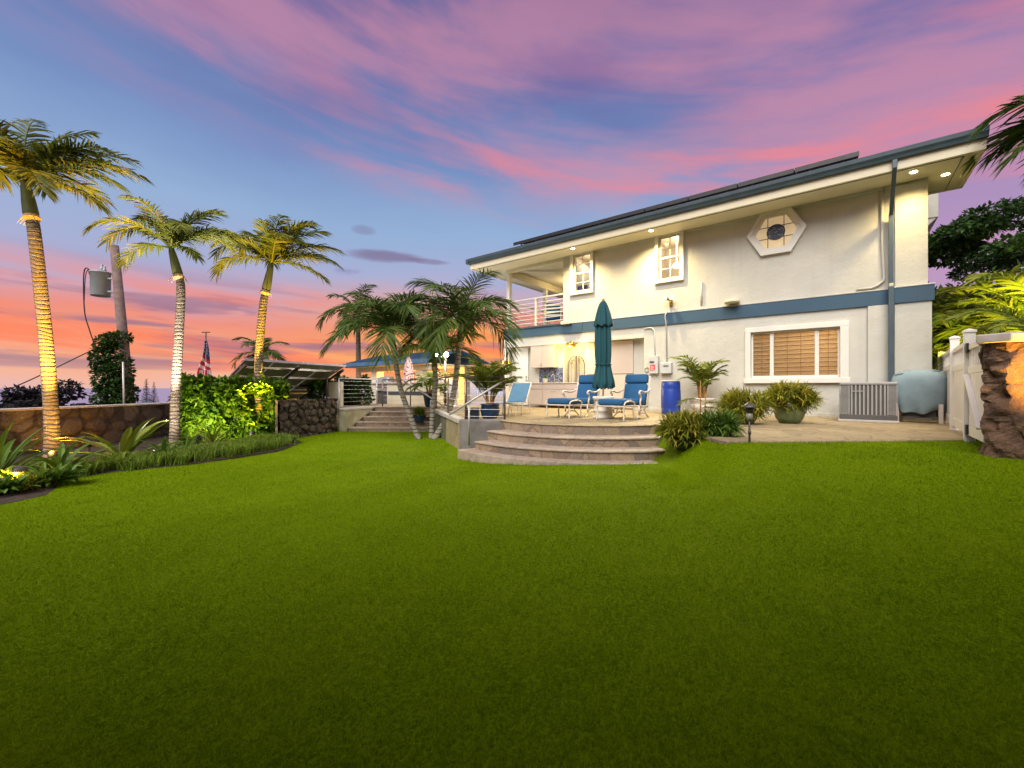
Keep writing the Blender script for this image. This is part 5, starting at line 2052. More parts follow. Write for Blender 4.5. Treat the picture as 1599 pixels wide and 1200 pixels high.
# ---- spiky shrubs in pots by the house
def spiky_pot(label, loc, R, hp, rp, potmat, n, L, group, pname='potted_shrub', leaf='strap_leaf', hz=(0.40, 0.30)):
    t = thing(pname, label, 'potted plant', loc, 0, group)
    mb = MB()
    mb.lathe([(rp * 0.62, 0), (rp * 0.85, hp * 0.3), (rp, hp * 0.7), (rp * 0.98, hp * 0.93), (rp * 1.06, hp * 0.94), (rp * 1.06, hp), (rp * 0.92, hp), (rp * 0.9, hp * 0.9)], 28)
    mb.build('pot', M[potmat], t, smooth=True)
    mb = MB()
    for k in range(n):
        v = Vector((rnd.gauss(0, 1), rnd.gauss(0, 1), rnd.gauss(0.15, 0.8))).normalized() * rnd.uniform(0.72, 1.0)
        zz = hz[0] + v.z * hz[1]
        if zz < 0.05:
            continue
        rosette(mb, (v.x * (R - L * 0.45), v.y * (R - L * 0.45), zz), 16, L, 0.026, rnd, -35, 85, 0.7, 0.02)
    mb.build('leaves', M[leaf], t)
    return t


gp_ = 'spiky shrubs in pots along the house'
spiky_pot('round spiky shrub in a hidden pot next to the path lantern', G(1162, 662, PATIO), 0.54, 0.26, 0.26, 'pot_green', 150, 0.23, gp_, hz=(0.36, 0.27))
spiky_pot('fuller spiky shrub in a green glazed pot below the wide window', G(1233, 661, PATIO), 0.56, 0.34, 0.29, 'pot_green', 150, 0.25, gp_, hz=(0.50, 0.26))
dz = float(lawn_z(2.75, 6.9))
spiky_pot('bushy spiky plant in a dark pot at the end of the curved steps', (2.78, 6.80, 0.56), 0.44, 0.22, 0.24, 'pot_dark', 110, 0.23, 'spiky plants in dark pots by the steps', hz=(0.30, 0.19))
spiky_pot('greener spiky plant in a dark pot beside the flagstone path edge', (3.22, 6.62, 0.68), 0.36, 0.18, 0.18, 'pot_dark', 70, 0.22, 'spiky plants in dark pots by the steps', leaf='broad_leaf', hz=(0.26, 0.16))
# slim cane palm growing out of the dark pots
t = thing('cane_palm', 'slim orange-stemmed cane palm rising from behind the dark pots', 'plant', (3.1, 6.95, 0.72))
mb = MB()
for dx, tp in ((0.0, 0.95), (0.05, 0.75), (-0.06, 0.55)):
    mb.tube([(dx, 0, 0), (dx * 1.3, 0, tp * 0.5), (dx * 1.8, 0.0, tp)], [0.014, 0.012, 0.008], 7)
mb.build('stem', M['cane_orange'], t, smooth=True)
mb = MB()
for (a, e, l, z) in ((1.6, 0.4, 0.40, 0.55), (-1.7, 0.3, 0.42, 0.62), (1.2, 0.8, 0.36, 0.85), (-1.2, 0.7, 0.36, 0.9), (2.4, 0.2, 0.38, 0.5)):
    palm_frond(mb, (0.02, 0, z), a, e, l, 1.1, 0.16, 14, 0.018, rnd, rach=0.005)
mb.build('leaves', M['areca_leaf'], t)

# ---- arecas in pots
def areca_pot(label, loc, prof, potmat, nst, L, leaf='areca_leaf', spread=0.9, sc=1.0, cat='potted palm', group=None, e_lo=45, stems=True, seed=1, ll=0.34):
    r_ = random.Random(seed)
    t = thing('potted_palm', label, cat, loc, 0, group)
    mb = MB()
    mb.lathe(prof, 32)
    mb.build('pot', M[potmat], t, smooth=True)
    top = prof[-1][1]
    mb, ms = MB(), MB()
    for k in range(nst):
        a = k * 2.399 + r_.uniform(-0.4, 0.4)
        e = radians(e_lo + (88 - e_lo) * r_.random())
        h0 = r_.uniform(0.0, 0.25) * sc
        b = Vector((sin(a) * 0.07, cos(a) * 0.07, top - 0.02))
        q = b + Vector((sin(a) * 0.04, cos(a) * 0.04, h0 + 0.12))
        ms.tube([b, b.lerp(q, 0.5), q], [0.016, 0.014, 0.010], 6)
        palm_frond(mb, q, a, e, L * r_.uniform(0.75, 1.15), r_.uniform(0.9, 1.6) * spread, ll, 24, 0.034, r_, vup=0.3, rach=0.008, start=0.2)
    ms.build('stems', M['cane_orange'], t)
    mb.build('fronds', M[leaf], t)
    return t


areca_pot('young areca palm in a white footed urn against the house wall', G(1096, 648, PATIO),
          [(0.21, 0), (0.22, 0.03), (0.15, 0.06), (0.19, 0.10), (0.27, 0.18), (0.29, 0.27), (0.26, 0.33), (0.30, 0.36), (0.33, 0.42), (0.34, 0.46), (0.31, 0.46), (0.30, 0.42)],
          'pot_white', 18, 0.92, 'areca_leaf', 0.95, 2.0, e_lo=64, seed=4, ll=0.36)
areca_pot('bushy golden areca palm in a blue glazed pot behind the step handrail', (-0.52, 10.05, PATIO),
          [(0.15, 0), (0.20, 0.06), (0.235, 0.2), (0.21, 0.32), (0.23, 0.335), (0.23, 0.36), (0.20, 0.36), (0.19, 0.33)],
          'pot_blue', 24, 0.95, 'areca_leaf', 0.8, 1.3, e_lo=60, seed=6)
areca_pot('feathery palm in a tall navy pot by the terrace railing', G(671, 636, PATIO),
          [(0.14, 0), (0.18, 0.1), (0.23, 0.4), (0.25, 0.52), (0.22, 0.52), (0.21, 0.48)],
          'pot_blue', 16, 0.95, 'areca_leaf', 1.25, 1.0, e_lo=25, seed=8)
t = thing('planter_box', 'low black square planter beside the blue glazed pot', 'planter', (-0.93, 10.02, PATIO))
mb = MB()
mb.prism([(-0.15, -0.15), (0.15, -0.15), (0.15, 0.15), (-0.15, 0.15)], 0, 0.27)
mb.build('box', M['pot_dark'], t, bevel=0.015)
t = spiky_pot('small bright green plant in a dark pot on the garden stairs', (-3.35, 15.25, 0.30), 0.26, 0.26, 0.24, 'pot_blue', 40, 0.18, None, leaf='areca_leaf', hz=(0.34, 0.14))

# ---- trees seen beyond the wall and over the sea
def crown_tree(name, label, base, trunk, blobs, n, size, leaf, seed, limbs=6, tr=0.2, group=None, cat='tree', ratio=0.5, jit=0.12):
    r_ = random.Random(seed)
    t = thing(name, label, cat, base, 0, group)
    mb = MB()
    tp = [Vector(p) for p in trunk]
    mb.tube(curve_pts(tp, 10), [tr * (1 - 0.5 * i / 12) for i in range(len(curve_pts(tp, 10)))], 10)
    for k in range(limbs):
        c = blobs[k % len(blobs)]
        e = Vector((c[0], c[1], c[2] - c[5] * 0.2))
        s = tp[-1].lerp(tp[-2], r_.random() * 0.5)
        m_ = s.lerp(e, 0.5) + Vector((r_.gauss(0, 0.15), r_.gauss(0, 0.15), r_.uniform(-0.2, 0.4)))
        mb.tube([s, m_, e], [tr * 0.45, tr * 0.28, tr * 0.08], 7)
    mb.build('trunk', M['bark'], t, smooth=True)
    mb = MB()
    P_, N_ = blob_points(r_, blobs, n, jit)
    leaf_cloud(mb, P_, N_, size, r_, ratio=ratio)
    mb.build('crown', M[leaf], t)
    return t


r_ = random.Random(77)
# big dark spreading tree over the fence
bl = []
for k in range(46):
    a = r_.uniform(0, 6.28)
    rr = 5.0 * sqrt(r_.random())
    bl.append((cos(a) * rr, sin(a) * rr * 0.8, 7.6 + r_.uniform(-2.8, 2.4) * (1 - rr / 6.5) - rr * 0.14, r_.uniform(0.7, 1.4), r_.uniform(0.7, 1.4), r_.uniform(0.30, 0.55)))
crown_tree('shade_tree', 'large dark spreading tree rising over the white fence', (22.8, 17.0, 0.5), [(0, 0, 0), (0.2, 0, 2.0), (-0.3, 0, 5.0), (-0.2, 0, 6.2)], bl, 32000, 0.22, 'tree_leaf', 51, 14, 0.4)
bl = [(r_.uniform(-2.5, 2.5), r_.uniform(-1.5, 1.5), 4.2 + r_.uniform(-1.5, 0.5), r_.uniform(0.8, 1.3), 1.0, r_.uniform(0.5, 0.8)) for k in range(14)]
crown_tree('shade_tree', 'smaller dark tree just past the corner of the house', (26.5, 24.0, 0.5), [(0, 0, 0), (0.2, 0, 1.5), (0.1, 0, 3.2)], bl, 5000, 0.28, 'tree_leaf', 52, 8, 0.3)
# dark shrub mass behind the arecas
for (x, y, s, sd, lb) in ((14.2, 13.2, 2.1, 53, 'dark shrub behind the lit areca clumps near the house corner'), (14.6, 12.0, 2.0, 54, 'dark shrub behind the fence at the gate post'), (13.2, 9.6, 1.9, 55, 'dark shrub behind the stone pillar')):
    bl = [(r_.uniform(-1, 1) * s, r_.uniform(-1, 1) * s, s * r_.uniform(0.5, 1.75), 0.6 * s, 0.6 * s, 0.5 * s) for k in range(9)]
    crown_tree('dark_shrub', lb, (x, y, 0.4), [(0, 0, 0), (0, 0, 0.5), (0, 0.05, 0.9)], bl, 5200, 0.20, 'tree_leaf', sd, 5, 0.06, 'dark shrubs behind the fence', 'shrub')
# yellow-lit arecas behind the fence
for (x, y, nst, L, sd, lb) in ((11.35, 11.0, 34, 2.0, 61, 'brightly lit yellow areca clump behind the fence next to the house corner'), (11.9, 10.3, 32, 1.9, 62, 'brightly lit yellow areca clump standing over the gate post'),
                              (12.9, 11.3, 28, 2.3, 63, 'areca clump standing behind the others, partly hidden by them'), (10.9, 8.4, 24, 1.7, 64, 'areca clump rising behind the stone pillar')):
    r2_ = random.Random(sd)
    t = thing('areca_palm', lb, 'palm', (x, y, 0.75), 0, 'areca palms behind the fence')
    mb, ms = MB(), MB()
    for k in range(nst):
        a = k * 2.399
        rr = 0.35 * sqrt(r2_.random())
        h0 = r2_.uniform(0.7, 2.3)
        b = Vector((sin(a) * rr, cos(a) * rr, 0))
        q = b + Vector((sin(a) * 0.12, cos(a) * 0.12, h0))
        ms.tube([b, b.lerp(q, 0.5), q], [0.03, 0.026, 0.018], 6)
        palm_frond(mb, q, a, radians(r2_.uniform(35, 85)), L * r2_.uniform(0.8, 1.1), r2_.uniform(1.1, 1.8), 0.58, 40, 0.05, r2_, vup=0.3, rach=0.012, start=0.16)
    ms.build('stems', M['shaft_green'], t)
    mb.build('fronds', M['areca_leaf'], t)
# palm whose fronds reach in at the frame edge
palm('palm_tree', 'palm whose dark fronds hang in over the fence at the frame edge', (10.7, 7.2, 0.4),
     [(0, 0, 0), (0.02, 0, 2.4), (0.0, 0, 5.2)], 0.15, 0.12,
     [(-1.7, 0.9, 2.1, 1.7), (-1.9, 0.55, 1.9, 1.2), (-1.45, 0.25, 1.8, 1.1), (-2.3, 1.0, 2.1, 1.7), (-1.2, 0.9, 2.1, 1.6), (-1.8, 0.0, 1.7, 1.0), (-0.6, 0.8, 2.1, 1.6), (0.6, 0.9, 2.1, 1.6), (1.6, 0.8, 2.1, 1.6), (2.6, 0.8, 2.1, 1.7), (3.0, 0.4, 1.9, 1.5), (-2.5, 0.35, 1.9, 1.3)],
     2.1, 0.8, 65, shaft=0.6, w=0.042, n=56, extra=14)
t = thing('cycad', 'orange-lit feathery cycad leaning over the stone pillar', 'plant', (6.75, 5.35, 1.55))
mb = MB()
for (a, e, l) in ((-1.9, 0.75, 1.15), (-2.3, 0.45, 1.1), (-1.5, 1.0, 1.15), (-2.6, 0.85, 1.1), (2.9, 0.7, 1.1), (2.2, 0.9, 1.1), (-1.0, 1.1, 1.1), (0.2, 0.9, 1.1), (1.2, 0.8, 1.1), (-2.0, 0.2, 1.0)):
    palm_frond(mb, (0, 0, 0.55), a, e, l, 1.5, 0.24, 40, 0.014, rnd, vup=0.35, rach=0.008, start=0.1, grav=0.2)
mb.build('fronds', M['areca_leaf'], t)
mb = MB()
mb.tube([(0, 0, -0.8), (0.0, 0, 0.3), (0, 0, 0.56)], [0.13, 0.11, 0.09], 12)
mb.build('trunk', M['bark'], t, smooth=True)

# ivy on the utility pole: see below.  distant trees on the slope and along the shore
def far_tree(label, px, py0, py1, Y, wpx, seed, shape='round', group='trees on the slope above the sea'):
    s = F / Y
    top = P(px, py0, Y)
    bot = P(px, py1, Y)
    h = top.z - bot.z
    R = wpx / s / 2
    r2_ = random.Random(seed)
    if shape == 'round':
        bl = [(r2_.uniform(-0.75, 0.75) * R, r2_.uniform(-0.5, 0.5) * R, h * r2_.uniform(0.25, 0.85), R * 0.42, R * 0.42, h * 0.16) for k in range(16)]
        return crown_tree('distant_tree', label, bot, [(0, 0, -6), (0, 0, -1), (0.1, 0, h * 0.4)], bl, 2800, R * 0.2, 'far_leaf', seed, 8, R * 0.06, group)
    bl = []
    for k in range(16):
        f = k / 15
        for q in range(4):
            a = q * 1.57 + k
            rr = R * (1 - f) * 0.6
            bl.append((cos(a) * rr, sin(a) * rr, h * (0.1 + 0.88 * f), R * (1 - f) * 0.5 + 0.08, R * (1 - f) * 0.5 + 0.08, h * 0.02))
    return crown_tree('norfolk_pine', label, bot, [(0, 0, -6), (0, 0, h * 0.5), (0, 0, h)], bl, 1400, R * 0.22, 'far_leaf', seed, 0, R * 0.07, group, ratio=0.3)


far_tree('broad dark tree on the slope behind the orange-lit palm trunk', 66, 596, 650, 55, 74, 71)
far_tree('tall dark pointed pine on the slope near the utility pole', 229, 592, 634, 75, 15, 72, 'pine')
far_tree('slimmer pointed pine beside the taller one on the slope', 241, 597, 634, 78, 12, 73, 'pine')
far_tree('low round tree above the wall between the leaning palm and the utility pole', 130, 630, 650, 60, 30, 74)
far_tree('flat dark treetop at the picture edge above the boulder wall', 8, 632, 650, 50, 44, 75)
far_tree('dark treetop beyond the pool behind the terrace rail', 722, 611, 622, 60, 34, 76)
far_tree('bushy treetop beyond the pool beside the white post lamp', 752, 613, 624, 62, 30, 77)
far_tree('low shrubs on the slope below the horizon behind the pump', 478, 604, 640, 40, 24, 78)
palm('palm_tree', 'tiny far palm silhouette above the boulder wall beside the broad dark tree', P(34, 660, 40), [(0, 0, -3), (0, 0, 0.5), (0.1, 0, 1.2)], 0.12, 0.09, 11, 1.3, 0.5, 33, shaft=0.2, w=0.08, n=16, fr_part=False, leaf='far_leaf', trunkmat='bark', cat='palm tree')
palm('palm_tree', 'tiny far palm silhouette peeping over the wall past the leaning trunk', P(113, 660, 40), [(0, 0, -3), (0, 0, 0.4), (0.05, 0, 0.8)], 0.12, 0.09, 11, 1.1, 0.45, 34, shaft=0.2, w=0.08, n=16, fr_part=False, leaf='far_leaf', trunkmat='bark', cat='palm tree')

# unseen hedge added behind the viewpoint to keep the near lawn in shade
hedge_box('shading_hedge', 'unseen tall hedge added behind the viewpoint to shade the near lawn', (9.0, -2.2), (-9.0, -2.2), 0.6, 0.6, 4.4, 12000, 0.45, 'tree_leaf', 91, 'hedge')

r_ = random.Random(15)
bl = []  # unseen canopy added overhead so the lawn darkens towards the camera
for k in range(60):
    bl.append((r_.uniform(-7, 7), r_.uniform(-4.0, 0.4), r_.uniform(4.6, 6.4), 1.2, 1.0, 0.5))
crown_tree('shade_tree', 'unseen broad tree added behind the viewpoint to shade the near lawn', (0.5, -1.6, 0.2), [(0, 0, 0), (0.1, 0, 2.0), (0.0, 0, 4.0)], bl, 13000, 0.42, 'tree_leaf', 92, 10, 0.3)
# ================================================================== furniture and objects
def pad(x0, x1, y0, y1, z0, z1):
    m_ = MB()
    m_.box(x0, x1, y0, y1, z0, z1)
    return m_


GRP_C = 'blue lounge chairs on the patio'
GRP_O = 'blue footstools in front of the lounge chairs'


def lounge_chair():
    t = thing('lounge_chair', '', 'lounge chair', (0, 0, 0), TH, GRP_C)
    W = 0.29
    # seat cushion
    o = pad(-W, W, -0.33, 0.28, 0.32, 0.46).build('seat_cushion', M['cushion_blue'], t, smooth=True, bevel=0.05, seg=4)
    o.rotation_euler = (radians(-5), 0, 0)
    # back cushion, reclined, with a head roll
    b = MB()
    b.box(-W, W, -0.06, 0.07, 0.0, 0.46)
    o = b.build('back_cushion', M['cushion_blue'], t, smooth=True, bevel=0.05, seg=4)
    o.location = (0, 0.24, 0.40)
    o.rotation_euler = (radians(-16), 0, 0)
    b = MB()
    b.box(-W - 0.005, W + 0.005, -0.085, 0.06, 0.465, 0.71)
    o = b.build('head_cushion', M['cushion_blue'], t, smooth=True, bevel=0.06, seg=4)
    o.location = (0, 0.24, 0.40)
    o.rotation_euler = (radians(-16), 0, 0)
    # frame: seat rails, back posts, scrolled arms, sled base
    f = MB()
    for s in (-1, 1):
        x = s * 0.325
        f.tube([(x, -0.30, 0.31), (x, 0.0, 0.29), (x, 0.27, 0.27)], 0.02, 8)
        f.tube([(x, 0.24, 0.25), (x, 0.31, 0.55), (x, 0.42, 1.02)], 0.018, 8)
        f.tube([(x * 0.98, -0.28, 0.12), (x, -0.31, 0.30)], 0.02, 8)
    f.tube([(-0.32, -0.30, 0.31), (0.32, -0.30, 0.31)], 0.018, 8)
    f.tube([(-0.32, 0.27, 0.27), (0.32, 0.27, 0.27)], 0.018, 8)
    f.tube([(-0.32, 0.42, 1.02), (-0.15, 0.435, 1.05), (0.15, 0.435, 1.05), (0.32, 0.42, 1.02)], 0.016, 8)
    f.build('frame', M['chair_white'], t, smooth=True)
    for s in (-1, 1):
        x = s * 0.355
        a = MB()
        pts = [(x, 0.33, 0.70), (x, 0.16, 0.645), (x, -0.05, 0.63), (x, -0.24, 0.66), (x, -0.33, 0.655), (x, -0.365, 0.61), (x, -0.33, 0.575), (x, -0.30, 0.60)]
        a.tube(curve_pts(pts, 28), [0.022] * 14 + [0.024] * 30 if False else 0.023, 8)
        a.tube(curve_pts([(x, -0.32, 0.58), (x, -0.27, 0.50), (x, -0.31, 0.40), (x, -0.28, 0.30)], 14), 0.02, 8)
        a.build('arm', M['chair_white'], t, smooth=True)
    for s in (-1, 1):
        x = s * 0.30
        a = MB()
        a.tube(curve_pts([(x, -0.36, 0.01), (x, -0.22, 0.10), (x, 0.0, 0.135), (x, 0.22, 0.10), (x, 0.36, 0.01)], 20), 0.02, 8)
        a.tube([(x, -0.20, 0.11), (x, -0.10, 0.22), (x, -0.16, 0.30)], 0.016, 7)
        a.tube([(x, 0.20, 0.11), (x, 0.12, 0.20), (x, 0.16, 0.28)], 0.016, 7)
        a.build('base', M['chair_white'], t, smooth=True)
    return t


def footstool():
    t = thing('footstool', '', 'footstool', (0, 0, 0), TH, GRP_O)
    o = pad(-0.30, 0.30, -0.31, 0.31, 0.345, 0.49).build('cushion', M['cushion_blue'], t, smooth=True, bevel=0.05, seg=4)
    f = MB()
    f.tube([(-0.31, -0.30, 0.325), (0.31, -0.30, 0.325), (0.31, 0.30, 0.325), (-0.31, 0.30, 0.325), (-0.31, -0.30, 0.325)], 0.018, 8)
    for s in (-1, 1):
        f.tube(curve_pts([(s * 0.335, -0.29, 0.33), (s * 0.34, -0.27, 0.40), (s * 0.34, -0.1, 0.435), (s * 0.34, 0.1, 0.435), (s * 0.34, 0.27, 0.40), (s * 0.335, 0.29, 0.33)], 20), 0.016, 8)
    f.build('frame', M['chair_white'], t, smooth=True)
    for sx in (-1, 1):
        for sy in (-1, 1):
            l = MB()
            l.tube(curve_pts([(sx * 0.32, sy * 0.29, 0.335), (sx * 0.315, sy * 0.27, 0.2), (sx * 0.325, sy * 0.30, 0.0)], 8), [0.02] * 9 if False else 0.019, 8)
            l.build('leg', M['chair_white'], t, smooth=True)
    return t


c0 = lounge_chair()
s0 = footstool()
CH = [((1.82, 11.02), 'blue-cushioned white lounge chair on the kitchen side of the closed umbrella'),
      ((2.93, 10.42), 'blue-cushioned white lounge chair in front of the blue barrel')]
FS = [((1.27, 10.36), 'blue footstool with white frame at the lounge chair near the kitchen'),
      ((2.37, 9.68), 'blue footstool with white frame near the edge of the curved steps')]
for k in range(2):
    c = c0 if k == 0 else copy_tree(c0)
    c.location = (CH[k][0][0], CH[k][0][1], PATIO)
    c['label'] = CH[k][1]
    s = s0 if k == 0 else copy_tree(s0)
    s.location = (FS[k][0][0], FS[k][0][1], PATIO)
    s['label'] = FS[k][1]

# closed umbrella in its drum stand
ux, uy = 2.22, 10.28
t = thing('drum_stand', 'white drum-shaped umbrella stand between the two lounge chairs', 'umbrella stand', (ux, uy, PATIO))
mb = MB()
mb.lathe([(0.235, 0), (0.245, 0.02), (0.235, 0.05), (0.22, 0.06), (0.22, 0.16), (0.23, 0.17), (0.23, 0.20), (0.22, 0.21), (0.22, 0.44), (0.25, 0.45), (0.255, 0.52), (0.24, 0.535), (0.03, 0.535)], 36)
mb.build('drum', M['pot_white'], t, smooth=True)
t = thing('patio_umbrella', 'closed tall teal patio umbrella tied around its pole', 'umbrella', (ux, uy, PATIO + 0.535))
mb = MB()
mb.tube([(0, 0, 0.0), (0, 0, 2.33)], 0.024, 12)
mb.build('pole', M['chair_white'], t, smooth=True)
mb = MB()
mb.lathe([(0.012, 2.30), (0.03, 2.31), (0.04, 2.34), (0.03, 2.375), (0.005, 2.385)], 14)
mb.build('finial', M['wood_tan'], t, smooth=True)


def pleat(t_, i, n=8, d=0.16):
    return 1.0 + d * cos(n * t_ + 0.35 * sin(i * 0.7)) + 0.04 * cos(3 * t_ + i * 0.3)


mb = MB()
prof = [(0.235, 0.20), (0.245, 0.23), (0.225, 0.38), (0.19, 0.55), (0.165, 0.70), (0.155, 0.77), (0.165, 0.84), (0.175, 1.0), (0.18, 1.3), (0.17, 1.6), (0.145, 1.85), (0.09, 2.05), (0.03, 2.15)]
n = 64
vs, fs = [], []
for i, (r, z) in enumerate(prof):
    for k in range(n):
        a = 2 * pi * k / n
        rr = r * pleat(a, i, 8, 0.17)
        zz = z + (0.035 * cos(8 * a) if i == 0 else 0)
        vs.append((rr * cos(a), rr * sin(a), zz))
for i in range(len(prof) - 1):
    for k in range(n):
        a, b = i * n + k, i * n + (k + 1) % n
        fs.append((a, b, b + n, a + n))
mb.add(vs, fs)
cano = mb.build('canopy', M['umbrella_teal'], t, smooth=True)
mb = MB()
vs, fs = [], []
prof = [(0.215, 1.70), (0.22, 1.72), (0.20, 1.80), (0.165, 1.98), (0.12, 2.15), (0.085, 2.25), (0.045, 2.31)]
for i, (r, z) in enumerate(prof):
    for k in range(n):
        a = 2 * pi * k / n
        vs.append((r * pleat(a, i, 8, 0.13) * cos(a), r * pleat(a, i, 8, 0.13) * sin(a), z + (0.02 * cos(8 * a) if i == 0 else 0)))
for i in range(len(prof) - 1):
    for k in range(n):
        a, b = i * n + k, i * n + (k + 1) % n
        fs.append((a, b, b + n, a + n))
mb.add(vs, fs)
mb.build('vent_cap', M['umbrella_teal'], cano, smooth=True)
mb = MB()
mb.tube([(0.19 * cos(a), 0.19 * sin(a), 0.77) for a in np.linspace(0, 2 * pi, 25)], 0.014, 6, cap=False)
mb.build('tie_band', M['umbrella_teal'], cano, smooth=True)

# blue barrel
t = thing('barrel', 'royal blue plastic barrel standing against the house under the meter boxes', 'barrel', G(1048, 647, PATIO))
mb = MB()
prof = [(0.24, 0), (0.265, 0.03), (0.275, 0.15), (0.268, 0.17), (0.278, 0.20), (0.285, 0.5), (0.278, 0.72), (0.268, 0.75), (0.275, 0.78), (0.272, 0.90), (0.25, 0.95), (0.24, 0.955)]
prof = [(r_b * 0.93, z_b * 0.96) for r_b, z_b in prof]
mb.lathe(prof, 36)
mb.build('drum', M['barrel_blue'], t, smooth=True)
mb = MB()
mb.lathe([(0.236, 0.912), (0.250, 0.917), (0.250, 0.945), (0.233, 0.950), (0.03, 0.946)], 32)
mb.build('lid', M['box_grey'], t, smooth=True)

# condenser unit
w0 = Vector((7.63, 9.04, 0))
dxy = w0 - Vector((HO.x, HO.y, 0))
ay = dxy.dot(EYV)
ax0, ax1 = H(1311, 630, ay)[0], H(1403, 630, ay)[0]
aw = ax1 - ax0
t = thing('air_conditioner', 'grey outdoor air conditioner unit on a pad under the wide window', 'air conditioner', HW((ax0 + ax1) / 2, ay, 0), TH)
hw_ = aw / 2
mb = MB()
mb.box(-hw_ - 0.02, hw_ + 0.02, -0.03, 0.90, 0, 0.055)
mb.build('pad', M['cap_stone'], t, bevel=0.01)
mb = MB()
mb.box(-hw_ + 0.03, hw_ - 0.03, 0.03, 0.84, 0.16, 0.80)
mb.build('core', M['ac_dark'], t)
mb = MB()
mb.box(-hw_, hw_, 0.0, 0.87, 0.80, 0.865)
mb.build('top_cover', M['ac_grey'], t, bevel=0.02)
mb = MB()
mb.box(-hw_ + 0.005, hw_ - 0.005, 0.005, 0.865, 0.056, 0.16)
mb.build('base_pan', M['ac_dark'], t, bevel=0.01)
mb = MB()
for x in (-hw_ + 0.16, hw_ - 0.17):
    mb.box(x, x + 0.02, 0.0, 0.028, 0.161, 0.799)
nb = 9
for k in range(nb):
    x = -hw_ + 0.20 + (2 * hw_ - 0.42) * k / (nb - 1)
    mb.box(x, x + 0.028, 0.002, 0.028, 0.161, 0.799)
mb.build('front_grille', M['ac_grey'], t)
mb = MB()
for xa_, xb_ in ((-hw_, -hw_ + 0.159), (hw_ - 0.149, hw_)):
    mb = MB()
    for k in range(26):
        z = 0.17 + 0.625 * k / 26
        mb.box(xa_, xb_, 0.006, 0.028, z, z + 0.014)
        if xa_ < 0:
            mb.box(xa_ + 0.001, xa_ + 0.025, 0.03, 0.86, z, z + 0.014)
    mb.build('side_louvre', M['ac_grey'], t)
mb = MB()
mb.box(-hw_ + 0.22, -hw_ + 0.40, -0.006, 0.001, 0.66, 0.68)
mb.build('badge', M['steel'], t)

# covered grill
gw = Vector((8.74, 9.05, 0)) - Vector((HO.x, HO.y, 0))
t = thing('covered_grill', 'barbecue grill under a pale blue cloth cover beside the air conditioner', 'grill', HW(gw.dot(EX), gw.dot(EYV), 0), TH + radians(-14))
mb = MB()
vs, fs = [], []
R_ = random.Random(8)
prof = [(0.40, 0.27), (0.425, 0.29), (0.45, 0.45), (0.475, 0.65), (0.49, 0.80), (0.485, 0.90), (0.455, 1.00), (0.38, 1.075), (0.25, 1.115), (0.10, 1.13)]
n = 56
for i, (r, z) in enumerate(prof):
    for k in range(n):
        a = 2 * pi * k / n
        c_, s_ = cos(a), sin(a)
        e = 0.55
        q = (abs(c_) ** 4 + abs(s_) ** 4) ** -0.25
        low = max(0, 1 - i / 5)
        rr = r * (q if i < 6 else 1 + (q - 1) * (9 - i) / 4) * 0.93 * (1 + 0.05 * low * cos(9 * a + i * 0.5) + 0.03 * low * sin(17 * a + i) + 0.018 * sin(5 * a + i * 1.7))
        sag = -0.07 * abs(cos(2 * a)) * low + 0.03 * cos(7 * a) * low + 0.012 * sin(4 * a + i * 2.0)
        vs.append((rr * c_, rr * s_ * 0.62, z + sag))
for i in range(len(prof) - 1):
    for k in range(n):
        a, b = i * n + k, i * n + (k + 1) % n
        fs.append((a, b, b + n, a + n))
fs.append(tuple(range(9 * n, 10 * n)))
mb.add(vs, fs)
cov = mb.build('cover', M['cover_blue'], t, smooth=True)
mb = MB()
mb.tube(curve_pts([(0.20, -0.13, 1.075), (0.24, -0.16, 1.10), (0.30, -0.14, 1.085), (0.33, -0.08, 1.06)], 14), 0.012, 6)
mb.tube(curve_pts([(-0.40, -0.12, 1.02), (-0.34, -0.20, 1.03), (-0.24, -0.22, 1.06)], 12), 0.012, 6)
mb.tube(curve_pts([(0.42, -0.20, 0.95), (0.47, -0.22, 0.80), (0.46, -0.25, 0.55), (0.44, -0.26, 0.48)], 14), 0.018, 6)
mb.build('handle_strap', M['cover_blue'], cov, smooth=True)
for sx in (-1, 1):
    for yy in (-0.20, 0.18):
        mb = MB()
        mb.box(sx * 0.34 - 0.035, sx * 0.34 + 0.035, yy - 0.03, yy + 0.03, 0.0, 0.40)
        mb.build('leg', M['chair_white'], t, bevel=0.006)
mb = MB()
mb.box(-0.30, 0.30, -0.16, 0.16, 0.10, 0.13)
mb.box(-0.26, 0.26, -0.12, 0.14, 0.131, 0.35)
mb.build('cabinet', M['ac_dark'], t, bevel=0.006)

# ---- white fence and gate
fd = Vector((-0.68, -0.733, 0)).normalized()
pA = Vector((7.80, 7.45, PATIO))


